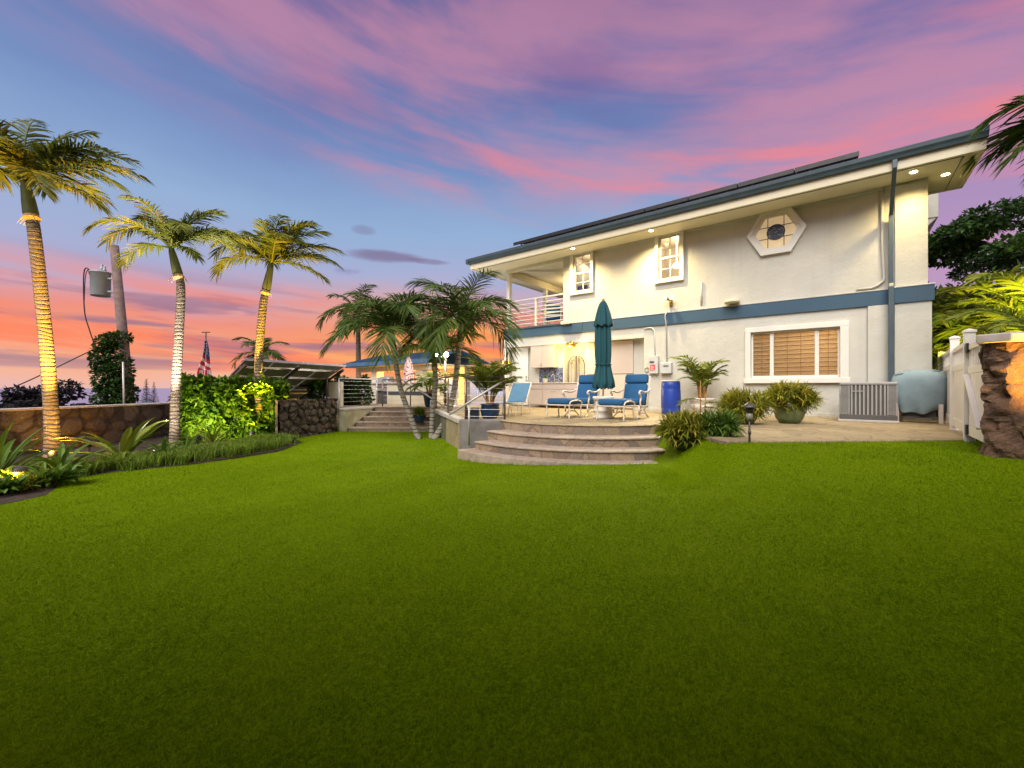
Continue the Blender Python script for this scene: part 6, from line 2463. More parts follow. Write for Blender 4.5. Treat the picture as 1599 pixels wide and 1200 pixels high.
def fence_panel(name, label, p0, p1, h, cat, brace=False, z0=0.08, top_gap=0.30):
    d = (Vector(p1) - Vector(p0))
    L = d.length
    ang = atan2(d.y, d.x)
    t = thing(name, label, cat, p0, ang)
    for za_, zb_ in ((z0, z0 + 0.14), (h - top_gap - 0.10, h - top_gap), (h - 0.07, h)):
        f = MB()
        f.box(0, L, -0.025, 0.025, za_, zb_)
        f.build('rail', M['fence_white'], t, bevel=0.005)
    b = MB()
    n_ = max(3, int(L / 0.155))
    for k in range(n_):
        x = L * k / n_
        b.box(x + 0.003, x + L / n_ - 0.003, -0.012, 0.012, z0 + 0.141, h - top_gap - 0.101)
    b.build('board', M['fence_white'], t)
    b = MB()
    n_ = max(4, int(L / 0.11))
    for k in range(n_):
        x = L * (k + 0.25) / n_
        b.box(x, x + 0.038, -0.012, 0.012, h - top_gap + 0.001, h - 0.071)
    b.build('picket', M['fence_white'], t)
    if brace:
        m_ = MB()
        m_.bar((0.06, 0.035, h - top_gap - 0.12), (L - 0.06, 0.035, z0 + 0.16), 0.03, 0.08, (0, 1, 0))
        m_.bar((0.06, -0.035, h - top_gap - 0.12), (L - 0.06, -0.035, z0 + 0.16), 0.03, 0.08, (0, 1, 0))
        m_.build('brace', M['fence_white'], t)
    return t


def fence_post(label, p, h, w=0.115):
    t = thing('fence_post', label, 'fence post', p, atan2(fd.y, fd.x), 'white square fence posts')
    m_ = MB()
    m_.box(-w / 2, w / 2, -w / 2, w / 2, -0.05, h)
    m_.build('shaft', M['fence_white'], t, bevel=0.004)
    m_ = MB()
    c_ = w / 2 + 0.012
    m_.box(-c_, c_, -c_, c_, h + 0.001, h + 0.03)
    m_.add([(-c_, -c_, h + 0.03), (c_, -c_, h + 0.03), (c_, c_, h + 0.03), (-c_, c_, h + 0.03), (0, 0, h + 0.06)], [(0, 1, 4), (1, 2, 4), (2, 3, 4), (3, 0, 4)])
    m_.build('cap', M['fence_white'], t)
    return t


far = pA - fd * 3.6
fence_panel('slatted_fence', 'white slatted fence panel running back beside the house corner', far, pA - fd * 0.06, 1.48, 'fence')
fence_post('white fence post at the back end of the panel behind the covered grill', far - fd * 0.06, 1.56)
pst = fence_post('white gate post with black hinges at the end of the fence panel', pA, 1.60)
pB = Vector((6.47, 5.98, PATIO))
pC = Vector((5.72, 5.10, PATIO - 0.02))
gd = (pB - pA).normalized()
g1 = fence_panel('gate', 'white boarded gate leaf with a black latch between the two gate posts', pA + gd * 0.075, pB - gd * 0.075, 1.42, 'gate')
pst2 = fence_post('white gate post by the lawn edge next to the stone pillar', pB, 1.52)
gd2 = (pC - pB).normalized()
g2 = fence_panel('gate', 'short white gate leaf with a diagonal brace closing against the stone pillar', pB + gd2 * 0.075, pC, 1.34, 'gate', True)
def hw_box(par, x, y, z, sx, sz, sy=0.03):
    m_ = MB()
    m_.box(x - sx / 2, x + sx / 2, y - sy / 2, y + sy / 2, z - sz / 2, z + sz / 2)
    return m_.build('hinge', M['hinge_black'], par, bevel=0.004)
for z in (0.24, 1.38):
    hw_box(pst, 0.02, 0.065, z, 0.10, 0.13)
    hw_box(g2, 0.03, 0.036, z - 0.08, 0.12, 0.13)
    hw_box(g2, 0.03, -0.036, z - 0.08, 0.12, 0.13)
m_ = MB()
m_.box(-0.10, 0.06, 0.03, 0.07, 0.86, 1.0)
m_.bar((-0.10, 0.06, 0.93), (-0.20, 0.08, 0.97), 0.04)
m_.build('latch', M['hinge_black'], pst2, bevel=0.006)
m_ = MB()
m_.box(-0.05, 0.05, 0.06, 0.09, 0.0, 0.16)
m_.box(-0.02, 0.02, 0.06, 0.10, 0.0, 0.34)
m_.build('drop_bolt', M['hinge_black'], pst2, bevel=0.004)

# ---- rock pillar at the frame edge
def rock_block(name, label, poly, z0, z1, mat, amp, seed, taper=0.06):
    """thick rough stone mass following a plan outline"""
    n = len(poly)
    res = 26
    per = []
    for i in range(n):
        a, b = Vector(poly[i]), Vector(poly[(i + 1) % n])
        m = max(3, int((b - a).length / 0.03))
        for k in range(m):
            per.append(a.lerp(b, k / m))
    cx_, cy_ = sum(p[0] for p in poly) / n, sum(p[1] for p in poly) / n
    from mathutils import noise as mn
    nz = int((z1 - z0) / 0.025)
    vs, fs = [], []
    N = len(per)
    for j in range(nz + 1):
        z = z0 + (z1 - z0) * j / nz
        for p in per:
            o = Vector((p.x - cx_, p.y - cy_, 0))
            l = o.length
            o.normalize()
            q = Vector((p.x, p.y, z))
            h_ = mn.fractal(q * 3.2 + Vector((seed, 0, 0)), 0.8, 2.1, 5) * amp + mn.fractal(q * 9 + Vector((0, seed, 0)), 0.7, 2.2, 5) * amp * 0.55
            vd = mn.voronoi(Vector((q.x * 4.0, q.y * 4.0, q.z * 5.0)))[0]
            h_ += amp * 1.2 * min(1.0, (vd[1] - vd[0]) * 2.2) - amp * 0.6
            cr = abs(mn.noise(q * 2.1 + Vector((0, 0, seed))))
            h_ -= amp * 1.3 * math.exp(-(cr * 14) ** 2)
            h_ += taper * (z1 - z) / (z1 - z0)
            vs.append((p.x + o.x * h_, p.y + o.y * h_, z))
    for j in range(nz):
        for k in range(N):
            a, b = j * N + k, j * N + (k + 1) % N
            fs.append((a, b, b + N, a + N))
    mb = MB()
    mb.add(vs, fs)
    mb.add([(p.x, p.y, z1 - 0.01) for p in per], [tuple(range(N))])
    o = mb.build(name, mat, smooth=False)
    return tag(o, label, 'pillar')


pil = [(5.34, 4.80), (5.42, 4.62), (6.2, 4.50), (7.2, 4.42), (8.2, 4.45), (8.2, 5.2), (6.6, 5.25), (5.80, 5.16)]
rp = rock_block('stone_pillar', 'rough brown lava-rock pillar with a flat cap at the edge of the lawn', pil, 0.55, 2.05, M['lava_rock'], 0.045, 3.3, 0.0)
mb = MB()
mb.prism([(5.27, 4.80), (5.36, 4.54), (6.2, 4.42), (8.3, 4.34), (8.3, 5.3), (5.82, 5.25)], 2.052, 2.15)
mb.build('cap', M['cap_stone'], rp, bevel=0.015)
# lamps that light this corner, on the rock and behind the fence
uplight('small lamp on the pillar cap lighting the yellow areca clumps', (7.0, 5.0, 2.15), (4.95, 5.5, 0.85), 7500, (1.0, 0.80, 0.12), 28, group='garden lamps on the pillar')
t = thing('pillar_lamp', 'small bronze lamp on a bracket lighting the stone pillar and the overhanging cycad', 'garden light', (5.95, 3.95, 0.80))
mb = MB()
mb.tube([(0, 0, -0.05), (0, 0, 0.12)], 0.02, 8)
mb.build('stake', M['bronze'], t, smooth=True)
mb = MB()
mb.tube([(0, 0, 0.13), (0, 0.05, 0.20)], [0.05, 0.06], 12)
mb.build('head', M['bronze'], t, smooth=True)
lamp('pillar_beam', 'SPOT', t, (0.0, 0.03, 0.24), 380, (1.0, 0.50, 0.08), (0.0, 0.55, 1.1), 110, 0.9, 0.05)

# ---- path lantern
t = thing('path_lantern', 'small dark path lantern with a wide hat at the edge of the lawn', 'path light', (3.27, 5.82, PATIO - 0.06))
mb = MB()
mb.tube([(0, 0, -0.05), (0, 0, 0.40)], 0.014, 8)
mb.tube([(0, 0, 0.16), (0, 0, 0.21)], 0.022, 8)
mb.build('post', M['bronze'], t, smooth=True)
mb = MB()
mb.lathe([(0.03, 0.36), (0.042, 0.40), (0.038, 0.44), (0.03, 0.46)], 14)
mb.build('socket', M['steel'], t, smooth=True)
mb = MB()
mb.lathe([(0.05, 0.46), (0.055, 0.52), (0.05, 0.53)], 14)
mb.build('lantern', M['bronze'], t, smooth=True)
mb = MB()
mb.lathe([(0.098, 0.528), (0.10, 0.538), (0.06, 0.57), (0.03, 0.592), (0.01, 0.60)], 20)
mb.build('hat', M['bronze'], t, smooth=True)

# ---- sling lounger by the kitchen
f2 = Vector((-0.55, -0.83, 0)).normalized()
t = thing('sling_chair', 'low pale blue sling lounger with a white frame beside the golden areca pot', 'lounger', (0.02, 11.65, PATIO), atan2(f2.x, -f2.y))
mb = MB()
mb.add([(-0.29, 0.18, 0.36), (0.29, 0.18, 0.36), (0.29, 0.46, 0.86), (-0.29, 0.46, 0.86), (-0.29, 0.20, 0.35), (0.29, 0.20, 0.35), (0.29, 0.48, 0.85), (-0.29, 0.48, 0.85)],
       [(0, 1, 2, 3), (7, 6, 5, 4), (0, 3, 7, 4), (1, 5, 6, 2), (0, 4, 5, 1), (3, 2, 6, 7)])
mb.build('backrest', M['sling_blue'], t)
mb = MB()
mb.box(-0.29, 0.29, -0.75, 0.17, 0.335, 0.35)
mb.build('seat', M['sling_blue'], t)
mb = MB()
for s in (-1, 1):
    x = s * 0.31
    mb.tube([(x, -0.78, 0.34), (x, 0.18, 0.34), (x, 0.475, 0.88)], 0.016, 8)
    mb.tube(curve_pts([(x, -0.60, 0.33), (x, -0.66, 0.02), (x, -0.30, 0.015), (x, -0.20, 0.33)], 14), 0.014, 8)
    mb.tube(curve_pts([(x, 0.0, 0.33), (x, -0.04, 0.015), (x, 0.40, 0.015), (x, 0.30, 0.52)], 14), 0.014, 8)
mb.tube([(-0.31, 0.475, 0.88), (0.31, 0.475, 0.88)], 0.016, 8)
mb.build('frame', M['chair_white'], t, smooth=True)

# blue chair on the balcony
bxl = H(866, 478, 0.9)[0]
t = thing('balcony_chair', 'chair with blue back cushion on the balcony behind the white rail', 'chair', HW(bxl, 0.9, B1), TH + radians(-160))
mb = MB()
mb.box(-0.28, 0.28, 0.14, 0.22, 0.45, 1.02)
mb.build('back_cushion', M['cushion_blue'], t, bevel=0.03)
mb = MB()
mb.box(-0.28, 0.28, -0.30, 0.22, 0.38, 0.45)
mb.build('seat_cushion', M['cushion_blue'], t, bevel=0.03)
mb = MB()
for s in (-1, 1):
    mb.box(s * 0.31 - 0.02, s * 0.31 + 0.02, -0.30, -0.26, 0, 0.62)
    mb.box(s * 0.31 - 0.02, s * 0.31 + 0.02, 0.20, 0.24, 0, 1.0)
    mb.box(s * 0.31 - 0.025, s * 0.31 + 0.025, -0.33, 0.22, 0.621, 0.65)
for k in range(4):
    mb.box(-0.29, 0.29, 0.225, 0.24, 0.5 + 0.13 * k, 0.56 + 0.13 * k)
mb.build('frame', M['trim_white'], t)

# small plant on the kitchen counter
xp, zp = H(852, 593, 0.0)
t = thing('counter_plant', 'little green plant in a grey pot on the outdoor kitchen counter', 'potted plant', HW(xp, 0.0, zb1))
mb = MB()
mb.lathe([(0.07, 0), (0.095, 0.05), (0.09, 0.14), (0.10, 0.16), (0.085, 0.16)], 18)
mb.build('pot', M['box_grey'], t, smooth=True)
mb = MB()
rosette(mb, (0, 0, 0.14), 26, 0.20, 0.05, random.Random(2), 15, 85, 0.8, 0.02)
mb.build('leaves', M['broad_leaf'], t)

# ================================================================== railings
def railing(name, label, pts, z, h, posts, cables=7, mat='steel_dark', group=None, rw=0.045):
    t = thing(name, label, 'railing', (0, 0, 0), 0, group)
    for p in posts:
        m_ = MB()
        m_.tube([(p[0], p[1], z - 0.05), (p[0], p[1], z + h - 0.02)], 0.026, 8)
        m_.build('post', M[mat], t, smooth=True)
    m_ = MB()
    m_.tube([(p[0], p[1], z + h) for p in pts], rw / 2, 8)
    m_.build('handrail', M[mat], t, smooth=True)
    for k in range(cables):
        m_ = MB()
        zz = z + 0.08 + (h - 0.18) * k / (cables - 1)
        m_.tube([(p[0], p[1], zz) for p in pts], 0.005, 5)
        m_.build('cable', M['steel'], t)
    return t


railing('cable_railing', 'grey cable railing in front of the clipped hedge block above the beige stair wall', [(-6.20, 15.15), (-5.42, 16.93)], PATIO, 1.08, [(-6.20, 15.15), (-5.42, 16.93)], mat='rail_alu')
railing('cable_railing', 'dark cable railing along the terrace edge behind the palm trio', [(-5.20, 16.98), (-4.08, 16.98), (-2.72, 16.98), (-2.66, 14.85), (-1.13, 9.98)], PATIO, 1.06,
        [(-5.20, 16.98), (-4.08, 16.98), (-2.72, 16.98), (-2.66, 14.85), (-1.85, 12.25)], cables=6)
railing('cable_railing', 'short cable railing before the blue areca pot above the curved steps', [(-1.07, 9.78), (-0.17, 9.72)], PATIO, 0.99, [(-1.07, 9.78), (-0.17, 9.72)], cables=6)
t = thing('handrail', 'sloping steel handrail coming down beside the curved flagstone steps', 'handrail', (0, 0, 0))
mb = MB()
mb.tube([(-0.13, 9.66, 1.735), (-0.17, 9.64, 1.73), (-1.33, 8.95, 0.98)], 0.022, 10)
mb.build('rail', M['steel'], t, smooth=True)
mb = MB()
mb.tube([(-0.935, 9.19, 0.30), (-0.935, 9.19, 1.225)], 0.022, 10)
mb.build('post', M['steel'], t, smooth=True)
t = thing('handrail', 'sloping steel handrail on the garden stairs behind the palm trio', 'handrail', (0, 0, 0))
mb = MB()
mb.tube([P(629, 592, 17.0), P(640, 600, 16.7), P(697, 637, 14.9)], 0.028, 10)
mb.build('rail', M['rail_alu'], t, smooth=True)
mb = MB()
q = P(673, 625, 15.6)
mb.tube([(q.x, q.y, 0.1), (q.x, q.y, q.z)], 0.026, 8)
mb.build('post', M['rail_alu'], t, smooth=True)

# ================================================================== pool terrace
mb = MB()
q = [G(690, 637, PATIO), G(722, 637, PATIO), G(790, 622.5, PATIO), G(700, 622.5, PATIO)]
mb.prism([(-2.9, 18.2), (0.2, 18.2), (-0.5, 26.5), (-4.0, 26.5)], PATIO - 0.3, PATIO + 0.012)
tag(mb.build('pool', M['pool_water']), kind='structure')
mb = MB()
mb.box(-5.0, 0.6, 26.55, 26.8, PATIO - 0.3, PATIO + 0.26)
o = tag(mb.build('pool_wall', M['pavilion_grey'], bevel=0.01), 'low grey wall at the far side of the pool', 'wall')
t = thing('glass_windscreen', 'pale frameless glass windscreen standing along the far pool wall', 'glass screen', (0, 26.9, PATIO))
mb = MB()
for k in range(4):
    mb.box(-5.0 + k * 1.4 + 0.02, -5.0 + k * 1.4 + 1.38, -0.012, 0.012, 0.0, 1.35)
mb.build('pane', M['screen_glass'], t)
mb = MB()
for k in range(5):
    mb.box(-5.0 + k * 1.4 - 0.015, -5.0 + k * 1.4 + 0.015, -0.02, 0.02, 0, 1.37)
mb.build('post', M['rail_alu'], t)

# pavilion
pr = Vector((-9.1, 23.0, PATIO))
t = thing('pavilion', 'open garden pavilion with a blue metal roof and square columns behind the palm trio', 'pavilion', pr, TH)
PW, PD = 6.8, 4.2
mb = MB()
rz0 = 1.98
mb.extrude_x([(-0.02, rz0), (PD / 2, rz0 + 0.55), (PD / 2, rz0 + 0.60), (-0.02, rz0 + 0.06)], 0.0, PW)
mb.extrude_x([(PD / 2 + 0.001, rz0 + 0.55), (PD, rz0), (PD, rz0 + 0.06), (PD / 2 + 0.001, rz0 + 0.60)], 0.0, PW)
x = 0.15
while x < PW:
    mb.bar((x, -0.02, rz0 + 0.075), (x, PD / 2, rz0 + 0.615), 0.03, 0.05)
    x += 0.30
rf = mb.build('roof', M['roof_blue'], t)
mb = MB()
mb.box(0.0, PW, -0.10, -0.021, rz0 - 0.12, rz0 + 0.07)
mb.box(-0.08, -0.001, -0.10, PD, rz0 - 0.12, rz0 + 0.07)
mb.build('gutter', M['roof_blue'], rf, bevel=0.01)
mb = MB()
mb.box(0.02, PW - 0.02, 0.0, PD - 0.02, rz0 - 0.16, rz0 - 0.125)
mb.box(0.5, PW - 0.5, 0.45, 0.80, rz0 - 0.40, rz0 - 0.161)
mb.build('ceiling', M['pavilion_white'], t)
for x, y in ((1.9, 0.42), (5.4, 0.42), (1.9, 3.3), (5.4, 3.3)):
    mb = MB()
    mb.box(x, x + 0.42, y, y + 0.42, 0, rz0 - 0.41 if y < 1 else rz0 - 0.165)
    mb.box(x - 0.05, x + 0.47, y - 0.05, y + 0.47, 0, 0.18)
    mb.build('column', M['pavilion_white'], t, bevel=0.01)
mb = MB()
mb.lathe([(0.12, -0.05), (0.14, -0.001)], 18, (3.8, 2.0, rz0 - 0.161))
mb.build('ceiling_lamp', M['lamp_warm'], t)
lamp('pavilion_light', 'POINT', t, (3.8, 2.0, rz0 - 0.5), 420, (1.0, 0.62, 0.14), radius=0.15)

# barbecue island
t = thing('barbecue_island', 'beige outdoor barbecue island with a steel grill in front of the pavilion', 'barbecue island', (-6.95, 20.2, PATIO), TH)
mb = MB()
mb.box(0, 0.75, 0, 0.8, 0, 0.92)
mb.box(1.60, 4.6, 0, 0.8, 0, 0.92)
mb.box(0.751, 1.599, 0.55, 0.8, 0, 0.92)
body = mb.build('body', M['pavilion_white'], t, bevel=0.01)
mb = MB()
mb.box(-0.05, 4.65, -0.06, 0.86, 0.921, 0.98)
mb.build('counter', M['cap_stone'], t, bevel=0.01)
mb = MB()
mb.box(1.7, 4.55, -0.012, -0.001, 0.42, 0.58)
mb.build('tile_band', M['wall_charcoal'], body)
mb = MB()
mb.box(0.76, 1.59, 0.02, 0.5, 0.60, 0.915)
g_ = mb.build('grill', M['steel'], t, bevel=0.01)
mb = MB()
mb.extrude_x([(0.02, 0.985), (0.10, 1.22), (0.35, 1.28), (0.55, 1.1), (0.55, 0.985)], 0.80, 1.55)
mb.build('hood', M['steel'], g_, bevel=0.02)
mb = MB()
for k in range(4):
    mb.lathe([(0.03, 0), (0.035, 0.03), (0.025, 0.04)], 10, (0.88 + k * 0.2, -0.01, 0.75))
mb.build('knob', M['hinge_black'], g_)
mb = MB()
mb.box(0.76, 1.59, 0.10, 0.54, 0.0, 0.59)
mb.build('cupboard', M['ac_dark'], t)
t = thing('tissue_crate', 'small white box standing on the barbecue island counter', 'box', Vector((-6.95, 20.2, PATIO + 0.981)) + EX * 0.3 + EYV * 0.4, TH)
mb = MB()
mb.box(-0.22, 0.22, -0.16, 0.16, 0, 0.22)
mb.build('box', M['trim_white'], t, bevel=0.02)
mb = MB()
mb.box(-0.235, 0.235, -0.175, 0.175, 0.221, 0.25)
mb.build('lid', M['trim_white'], t, bevel=0.01)

# folded printed umbrella beside the island
t = thing('garden_umbrella', 'folded flower-print umbrella standing behind the barbecue island', 'umbrella', (-4.62, 18.9, PATIO))
mb = MB()
mb.tube([(0, 0, 0), (0, 0, 2.15)], 0.022, 8)
mb.build('pole', M['rust_steel'], t, smooth=True)
mb = MB()
vs, fs = [], []
prof = [(0.20, 0.95), (0.21, 1.0), (0.19, 1.3), (0.17, 1.6), (0.13, 1.85), (0.05, 2.08), (0.02, 2.12)]
n = 40
for i, (r, z) in enumerate(prof):
    for k in range(n):
        a = 2 * pi * k / n
        vs.append((r * pleat(a, i, 7, 0.2) * cos(a), r * pleat(a, i, 7, 0.2) * sin(a), z))
for i in range(len(prof) - 1):
    for k in range(n):
        a, b = i * n + k, i * n + (k + 1) % n
        fs.append((a, b, b + n, a + n))
mb.add(vs, fs)
m, tt, b_, out_ = newmat('flower_print')
v_ = tt.voronoi(obj_coord(tt), 9, 'F1', 0.8)
tt.put(b_.inputs['Base Color'], tt.mix(tt.smooth(v_, 0.28, 0.36), (0.10, 0.03, 0.06, 1), (0.60, 0.38, 0.36, 1)))
b_.inputs['Roughness'].default_value = 0.85
mb.build('canopy', m, t, smooth=True)

# double-headed post lamp
t = thing('post_lamp', 'dark post with two bright white lamp heads above the terrace railing', 'lamp post', (-2.72, 17.3, PATIO))
mb = MB()
mb.tube([(0, 0, 0), (0, 0, 1.98)], 0.045, 10)
mb.tube([(-0.32, 0, 2.02), (0.03, 0, 1.98)], 0.02, 8)
mb.lathe([(0.10, 0), (0.09, 0.04), (0.05, 0.06)], 14)
mb.build('post', M['bronze'], t, smooth=True)
for x, z in ((-0.33, 2.03), (0.0, 1.98)):
    mb = MB()
    mb.lathe([(0.04, 0), (0.10, 0.05), (0.12, 0.12), (0.10, 0.19), (0.03, 0.22)], 16, (x, 0, z))
    mb.build('lamp_globe', M['lamp_white'], t, smooth=True)
lamp('post_lamp_light', 'POINT', t, (-0.16, -0.30, 2.1), 160, (1.0, 0.95, 0.82), radius=0.1)

# pump and pipes near the solar shelter
t = thing('pool_pump', 'grey pool pump with vertical pipes beside the railing and the lava wall', 'pump', G(503, 637, 0.65))
mb = MB()
mb.tube(curve_pts([(-0.05, 0, 0), (-0.05, 0, 0.9), (0.10, 0, 1.22), (0.30, 0, 1.05), (0.32, 0, 0.6)], 18), 0.04, 8)
mb.tube([(-0.35, 0, 0), (-0.35, 0, 1.25)], 0.03, 8)
mb.build('pipe', M['conduit_grey'], t, smooth=True)
mb = MB()
mb.tube([(0.0, -0.05, 0.75), (0.55, -0.05, 0.85)], [0.12, 0.10], 14)
mb.box(0.15, 0.40, -0.2, 0.05, 0.55, 0.80)
mb.build('motor', M['ac_dark'], t, smooth=False)
mb = MB()
mb.prism([(-7.4, 17.05), (-6.75, 16.65), (-6.68, 16.75), (-7.33, 17.15)], 0.2, 1.78)
tag(mb.build('screen_wall', M['pavilion_white']), 'short white rendered wall behind the pool pump', 'wall')

# ---- solar shelter: tilted array on a frame, seen from underneath
hi0, hi1 = P(382, 563, 13.6), P(539, 573, 17.3)
dv = Vector((-3.6, 3.2, -1.45))
t = thing('solar_shelter', 'tilted solar panel canopy on a metal frame behind the hedge', 'solar panel', (hi0.x, hi0.y, 0))
o0 = Vector((hi0.x, hi0.y, 0))
ed = hi1 - hi0
nrm_ = ed.cross(dv).normalized()
nrm_ = nrm_ if nrm_.z > 0 else -nrm_
def SP(u, v, w=0.0):
    return hi0 - o0 + ed * u + dv * v + nrm_ * w
def slab(u0, u1, v0, v1, w0, w1):
    m_ = MB()
    vs = [SP(u0, v0, w0), SP(u1, v0, w0), SP(u1, v1, w0), SP(u0, v1, w0), SP(u0, v0, w1), SP(u1, v0, w1), SP(u1, v1, w1), SP(u0, v1, w1)]
    m_.add(vs, [(3, 2, 1, 0), (4, 5, 6, 7), (0, 1, 5, 4), (1, 2, 6, 5), (2, 3, 7, 6), (3, 0, 4, 7)])
    return m_
for i in range(4):
    for j in range(3):
        slab(i / 4 + 0.004, (i + 1) / 4 - 0.004, j / 3 + 0.004, (j + 1) / 3 - 0.012, 0.0, 0.035).build('panel', M['panel_back'], t)
slab(-0.004, 1.004, -0.016, -0.0005, -0.03, 0.05).build('edge_rail', M['rail_alu'], t)
m_ = MB()
for v in (0.10, 0.30, 0.52, 0.74, 0.95):
    m_.bar(SP(0.0, v, -0.045), SP(1.0, v, -0.045), 0.06, 0.08)
m_.build('beam', M['steel_dark'], t)
m_ = MB()
for u in (0.01, 0.48, 0.98):
    m_.bar(SP(u, 0.01, -0.13), SP(u, 0.99, -0.13), 0.07, 0.09)
m_.build('rafter', M['steel_dark'], t)
for u, v in ((0.12, 0.12), (0.9, 0.2), (0.12, 0.75), (0.9, 0.8)):
    q = SP(u, v, -0.18)
    m_ = MB()
    m_.tube([(q.x, q.y, -1.2), (q.x, q.y, q.z)], 0.045, 8)
    m_.build('post', M['steel_dark'], t)
# grey wall and block below it
mb = MB()
mb.prism([(-8.1, 15.9), (-6.9, 14.6), (-6.75, 14.75), (-7.95, 16.05)], -0.05, 0.88)
tag(mb.build('block_wall', M['wall_charcoal']), 'dark grey painted wall under the solar panel canopy', 'wall')
mb = MB()
mb.box(-7.55, -7.15, 13.35, 13.7, -0.02, 0.30)
tag(mb.build('concrete_block', M['wall_beige'], bevel=0.01), 'grey concrete block beside the amber-lit palm trunk', 'block')
mb = MB()
for k in range(9):
    a = rnd.uniform(0, 6)
    mb.lathe([(0.02, 0), (0.07, 0.02), (0.09, 0.06), (0.05, 0.10), (0.01, 0.11)], 8, (-6.85 + rnd.uniform(-0.25, 0.2), 12.55 + rnd.uniform(-0.3, 0.5), 0.0), wob=lambda t_, i: 1 + 0.25 * sin(3 * t_ + i))
tag(mb.build('edging_stones', M['cap_stone'], smooth=True), 'loose pale stones at the foot of the dark lava stone wall', 'stones', kind='stuff')

# ---- flag
fp = P(322, 640, 15.2)
t = thing('flagpole', 'thin dark flagpole with a short crossbar rising behind the hedge', 'flagpole', (fp.x, fp.y, 0))
ftop = P(322, 520, 15.2).z
mb = MB()
mb.tube([(0, 0, -0.5), (0, 0, ftop)], 0.022, 8)
mb.build('pole', M['bronze'], t, smooth=True)
mb = MB()
mb.box(-0.14, 0.14, -0.02, 0.02, ftop, ftop + 0.035)
mb.build('crossbar', M['bronze'], t)
t = thing('flag', 'limp red and white striped flag with a starry blue canton hanging on the flagpole', 'flag', (fp.x, fp.y - 0.03, ftop - 0.30))
# hanging cloth: rows run down, folded into a narrow cone
fw, fh = 0.40, 1.45
def flag_pt(u, v, off=0.0):
    """u across the folds 0..1, v down 0..1"""
    w_ = 0.10 + (fw - 0.10) * min(1, v * 1.25) * (1 - 0.12 * sin(v * 6))
    x = (u - 0.5) * w_ + 0.04 * sin(v * 5 + 0.6)
    y = -0.05 * sin(u * 2 * pi * 1.5 + v * 2) * (0.4 + v)
    return Vector((x, y - off, -v * fh))
def cloth(f, name, mat, off=0.0, par=None, nu=24, nv=60):
    m_ = MB()
    for j in range(nv):
        for i in range(nu):
            u, v = (i + 0.5) / nu, (j + 0.5) / nv
            if f(u, v):
                m_.add([flag_pt(i / nu, j / nv, off), flag_pt((i + 1) / nu, j / nv, off), flag_pt((i + 1) / nu, (j + 1) / nv, off), flag_pt(i / nu, (j + 1) / nv, off)], [(0, 3, 2, 1)])
    return m_.build(name, M[mat], par, smooth=True)
def zone(u, v):
    d_ = v + (0.5 - u) * 0.20
    if d_ < 0.40:
        return 'c'
    k = int((d_ - 0.40) / 0.085) if v < 0.72 else int(u * 6 + 0.2)
    return 'r' if k % 2 == 0 else 'w'
cloth(lambda u, v: zone(u, v) == 'c', 'canton', 'flag_navy', 0, t)
cloth(lambda u, v: zone(u, v) == 'r', 'red_stripe', 'flag_red', 0, t)
cloth(lambda u, v: zone(u, v) == 'w', 'white_stripe', 'flag_white', 0, t)
m_ = MB()
for j in range(8):
    for i in range(4):
        u, v = 0.15 + i * 0.23 + (j % 2) * 0.08, 0.06 + j * 0.042
        if u < 0.95 and v + (0.5 - u) * 0.2 < 0.36:
            c_ = flag_pt(u, v, 0.006)
            vs = [c_ + Vector((0.014 * (1 if q % 2 == 0 else 0.45) * sin(q * pi / 5), 0, 0.014 * (1 if q % 2 == 0 else 0.45) * cos(q * pi / 5))) for q in range(10)]
            m_.add(vs, [tuple(range(9, -1, -1))])
m_.build('star', M['flag_white'], t)

# ---- utility pole, transformer, wires, ivy
Yp = 15.6
pb, pt_ = P(205, 660, Yp), P(179, 384, Yp)
t = thing('utility_pole', 'weathered leaning wooden utility pole behind the boundary wall', 'utility pole', (pb.x, pb.y, 0))
o0 = Vector((pb.x, pb.y, 0))
dp = (pt_ - pb)
mb = MB()
mb.tube([pb - o0 - dp * 0.25, pb - o0, pt_ - o0], [0.185, 0.175, 0.13], 14)
mb.build('pole', M['pole_wood'], t, smooth=True)
mb = MB()
for f in (0.26, 0.5):
    q = pb.lerp(pt_, 1 - f) - o0
    mb.tube([q, q + Vector((0.16, 0.05, 0.0))], 0.01, 6)
mb.build('step_bolt', M['rust_steel'], t)
tc_ = P(157.5, 443, Yp)
tr = thing('transformer', 'grey cylindrical transformer can mounted on the utility pole', 'transformer', tc_)
mb = MB()
mb.lathe([(0.27, -0.47), (0.285, -0.45), (0.29, 0.36), (0.31, 0.37), (0.315, 0.41), (0.29, 0.43), (0.15, 0.47), (0.02, 0.48)], 28)
mb.build('tank', M['transformer_grey'], tr, smooth=True)
mb = MB()
for dx, h in ((0.10, 0.70), (0.20, 0.63)):
    mb.lathe([(0.05, 0.40), (0.055, h - 0.12), (0.03, h - 0.10), (0.045, h - 0.05), (0.02, h)], 12, (dx, -0.05, 0))
mb.build('bushing', M['transformer_grey'], tr, smooth=True)
mb = MB()
for z in (0.18, -0.30):
    mb.bar((0.26, 0, z), (0.52, 0.0, z), 0.07, 0.06)
mb.build('bracket', M['transformer_grey'], tr)
t = thing('power_cable', 'slack black cable looping down from the transformer to the ivy', 'cable', (0, 0, 0))
mb = MB()
mb.tube(curve_pts([P(141, 430, Yp), P(137, 419, Yp), P(132, 424, Yp), P(131, 450, Yp), P(133, 490, Yp), P(140, 515, Yp), P(147, 536, Yp)], 40), 0.02, 6)
mb.build('loop', M['hinge_black'], t, smooth=True)
mb = MB()
mb.tube(curve_pts([P(145, 428, Yp - 0.1), P(139, 421, Yp - 0.1), P(134, 432, Yp - 0.1), P(132, 470, Yp - 0.1)], 24), 0.014, 6)
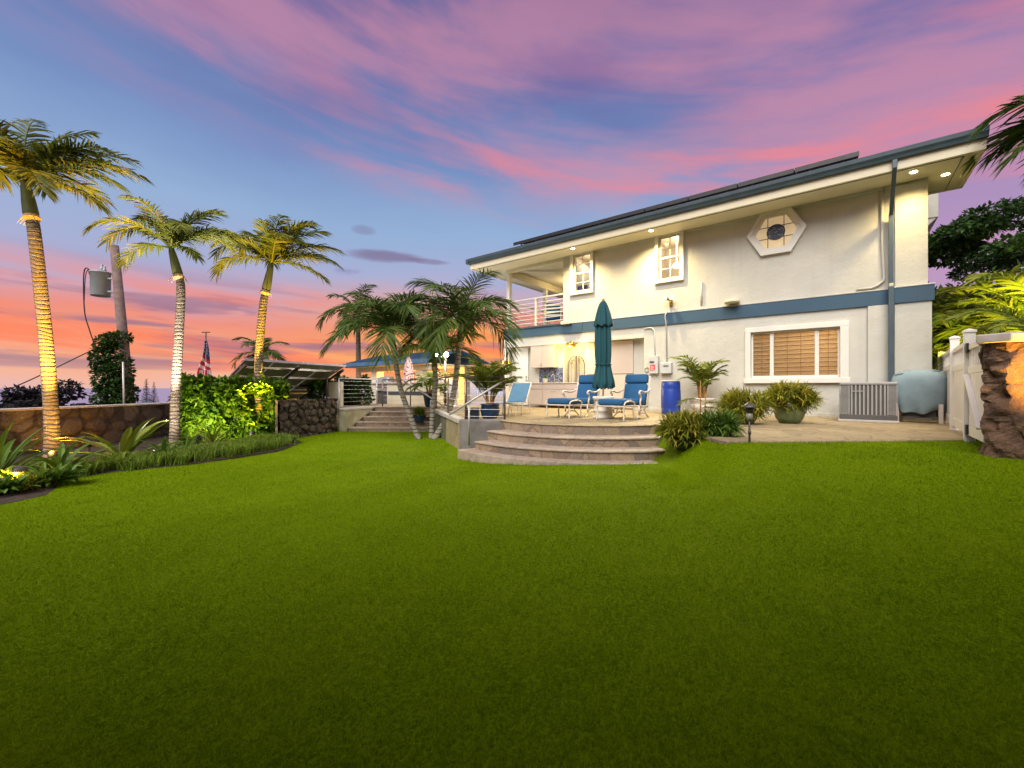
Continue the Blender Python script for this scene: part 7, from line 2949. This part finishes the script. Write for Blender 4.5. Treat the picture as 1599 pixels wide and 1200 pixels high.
mb.build('loop', M['hinge_black'], t, smooth=True)
t = thing('guy_wire', 'thin wire running from the ivy down past the leaning palm trunk', 'cable', (0, 0, 0))
mb = MB()
mb.tube(curve_pts([P(150, 545, Yp), P(130, 554, Yp - 0.6), P(60, 588, 14.0), P(-5, 617, 13)], 24), 0.018, 6)
mb.build('wire', M['hinge_black'], t, smooth=True)
t = thing('ivy', 'thick ivy swallowing the lower half of the utility pole', 'ivy', (pb.x, pb.y, 0))
r_ = random.Random(4)
bl = []
for (px, py, rx, rz) in ((190, 528, .30, .25), (178, 530, .32, .28), (165, 538, .30, .35), (160, 560, .40, .5), (178, 560, .48, .6), (190, 580, .38, .6), (165, 590, .42, .6), (182, 610, .55, .6), (195, 615, .40, .6), (165, 622, .45, .5), (175, 640, .5, .4), (192, 640, .45, .4)):
    q = P(px, py, Yp - 0.1) - o0
    bl.append((q.x, q.y, q.z, rx, 0.30, rz))
mb = MB()
P_, N_ = blob_points(r_, bl, 5200, 0.15)
leaf_cloud(mb, P_, N_, 0.13, r_, ratio=0.7)
mb.build('foliage', M['ivy_leaf'], t)
mb = MB()
for k in range(5):
    x = -0.95 + k * 0.18
    mb.tube([(x, -0.1, -0.5), (x + 0.1, -0.1, 1.0), (x + 0.2, -0.05, 2.1)], [0.03, 0.02, 0.01], 6)
mb.build('stems', M['bark'], t)
# slim metal conduit in front of the ivy
t = thing('metal_conduit', 'slim grey metal conduit standing in front of the ivy', 'conduit', P(194, 632, Yp - 0.75))
mb = MB()
mb.tube([(0, 0, -1.2), (0, 0, 0.2), (-0.03, 0, 1.5)], 0.03, 8)
mb.build('pipe', M['steel'], t, smooth=True)
# cyan awning edge past the wall
t = thing('cyan_cover', 'flat bright cyan cover showing over the boundary wall next to the white-lit palm', 'cover', P(236, 631.5, 16.5))
mb = MB()
mb.box(-0.72, 0.72, -0.6, 0.6, -0.05, 0.05)
mb.build('sheet', M['tarp_cyan'], t, bevel=0.02)
mb = MB()
for sx in (-0.6, 0.6):
    for sy in (-0.5, 0.5):
        mb.tube([(sx, sy, -2.0), (sx, sy, -0.051)], 0.03, 6)
mb.build('leg', M['steel'], t)
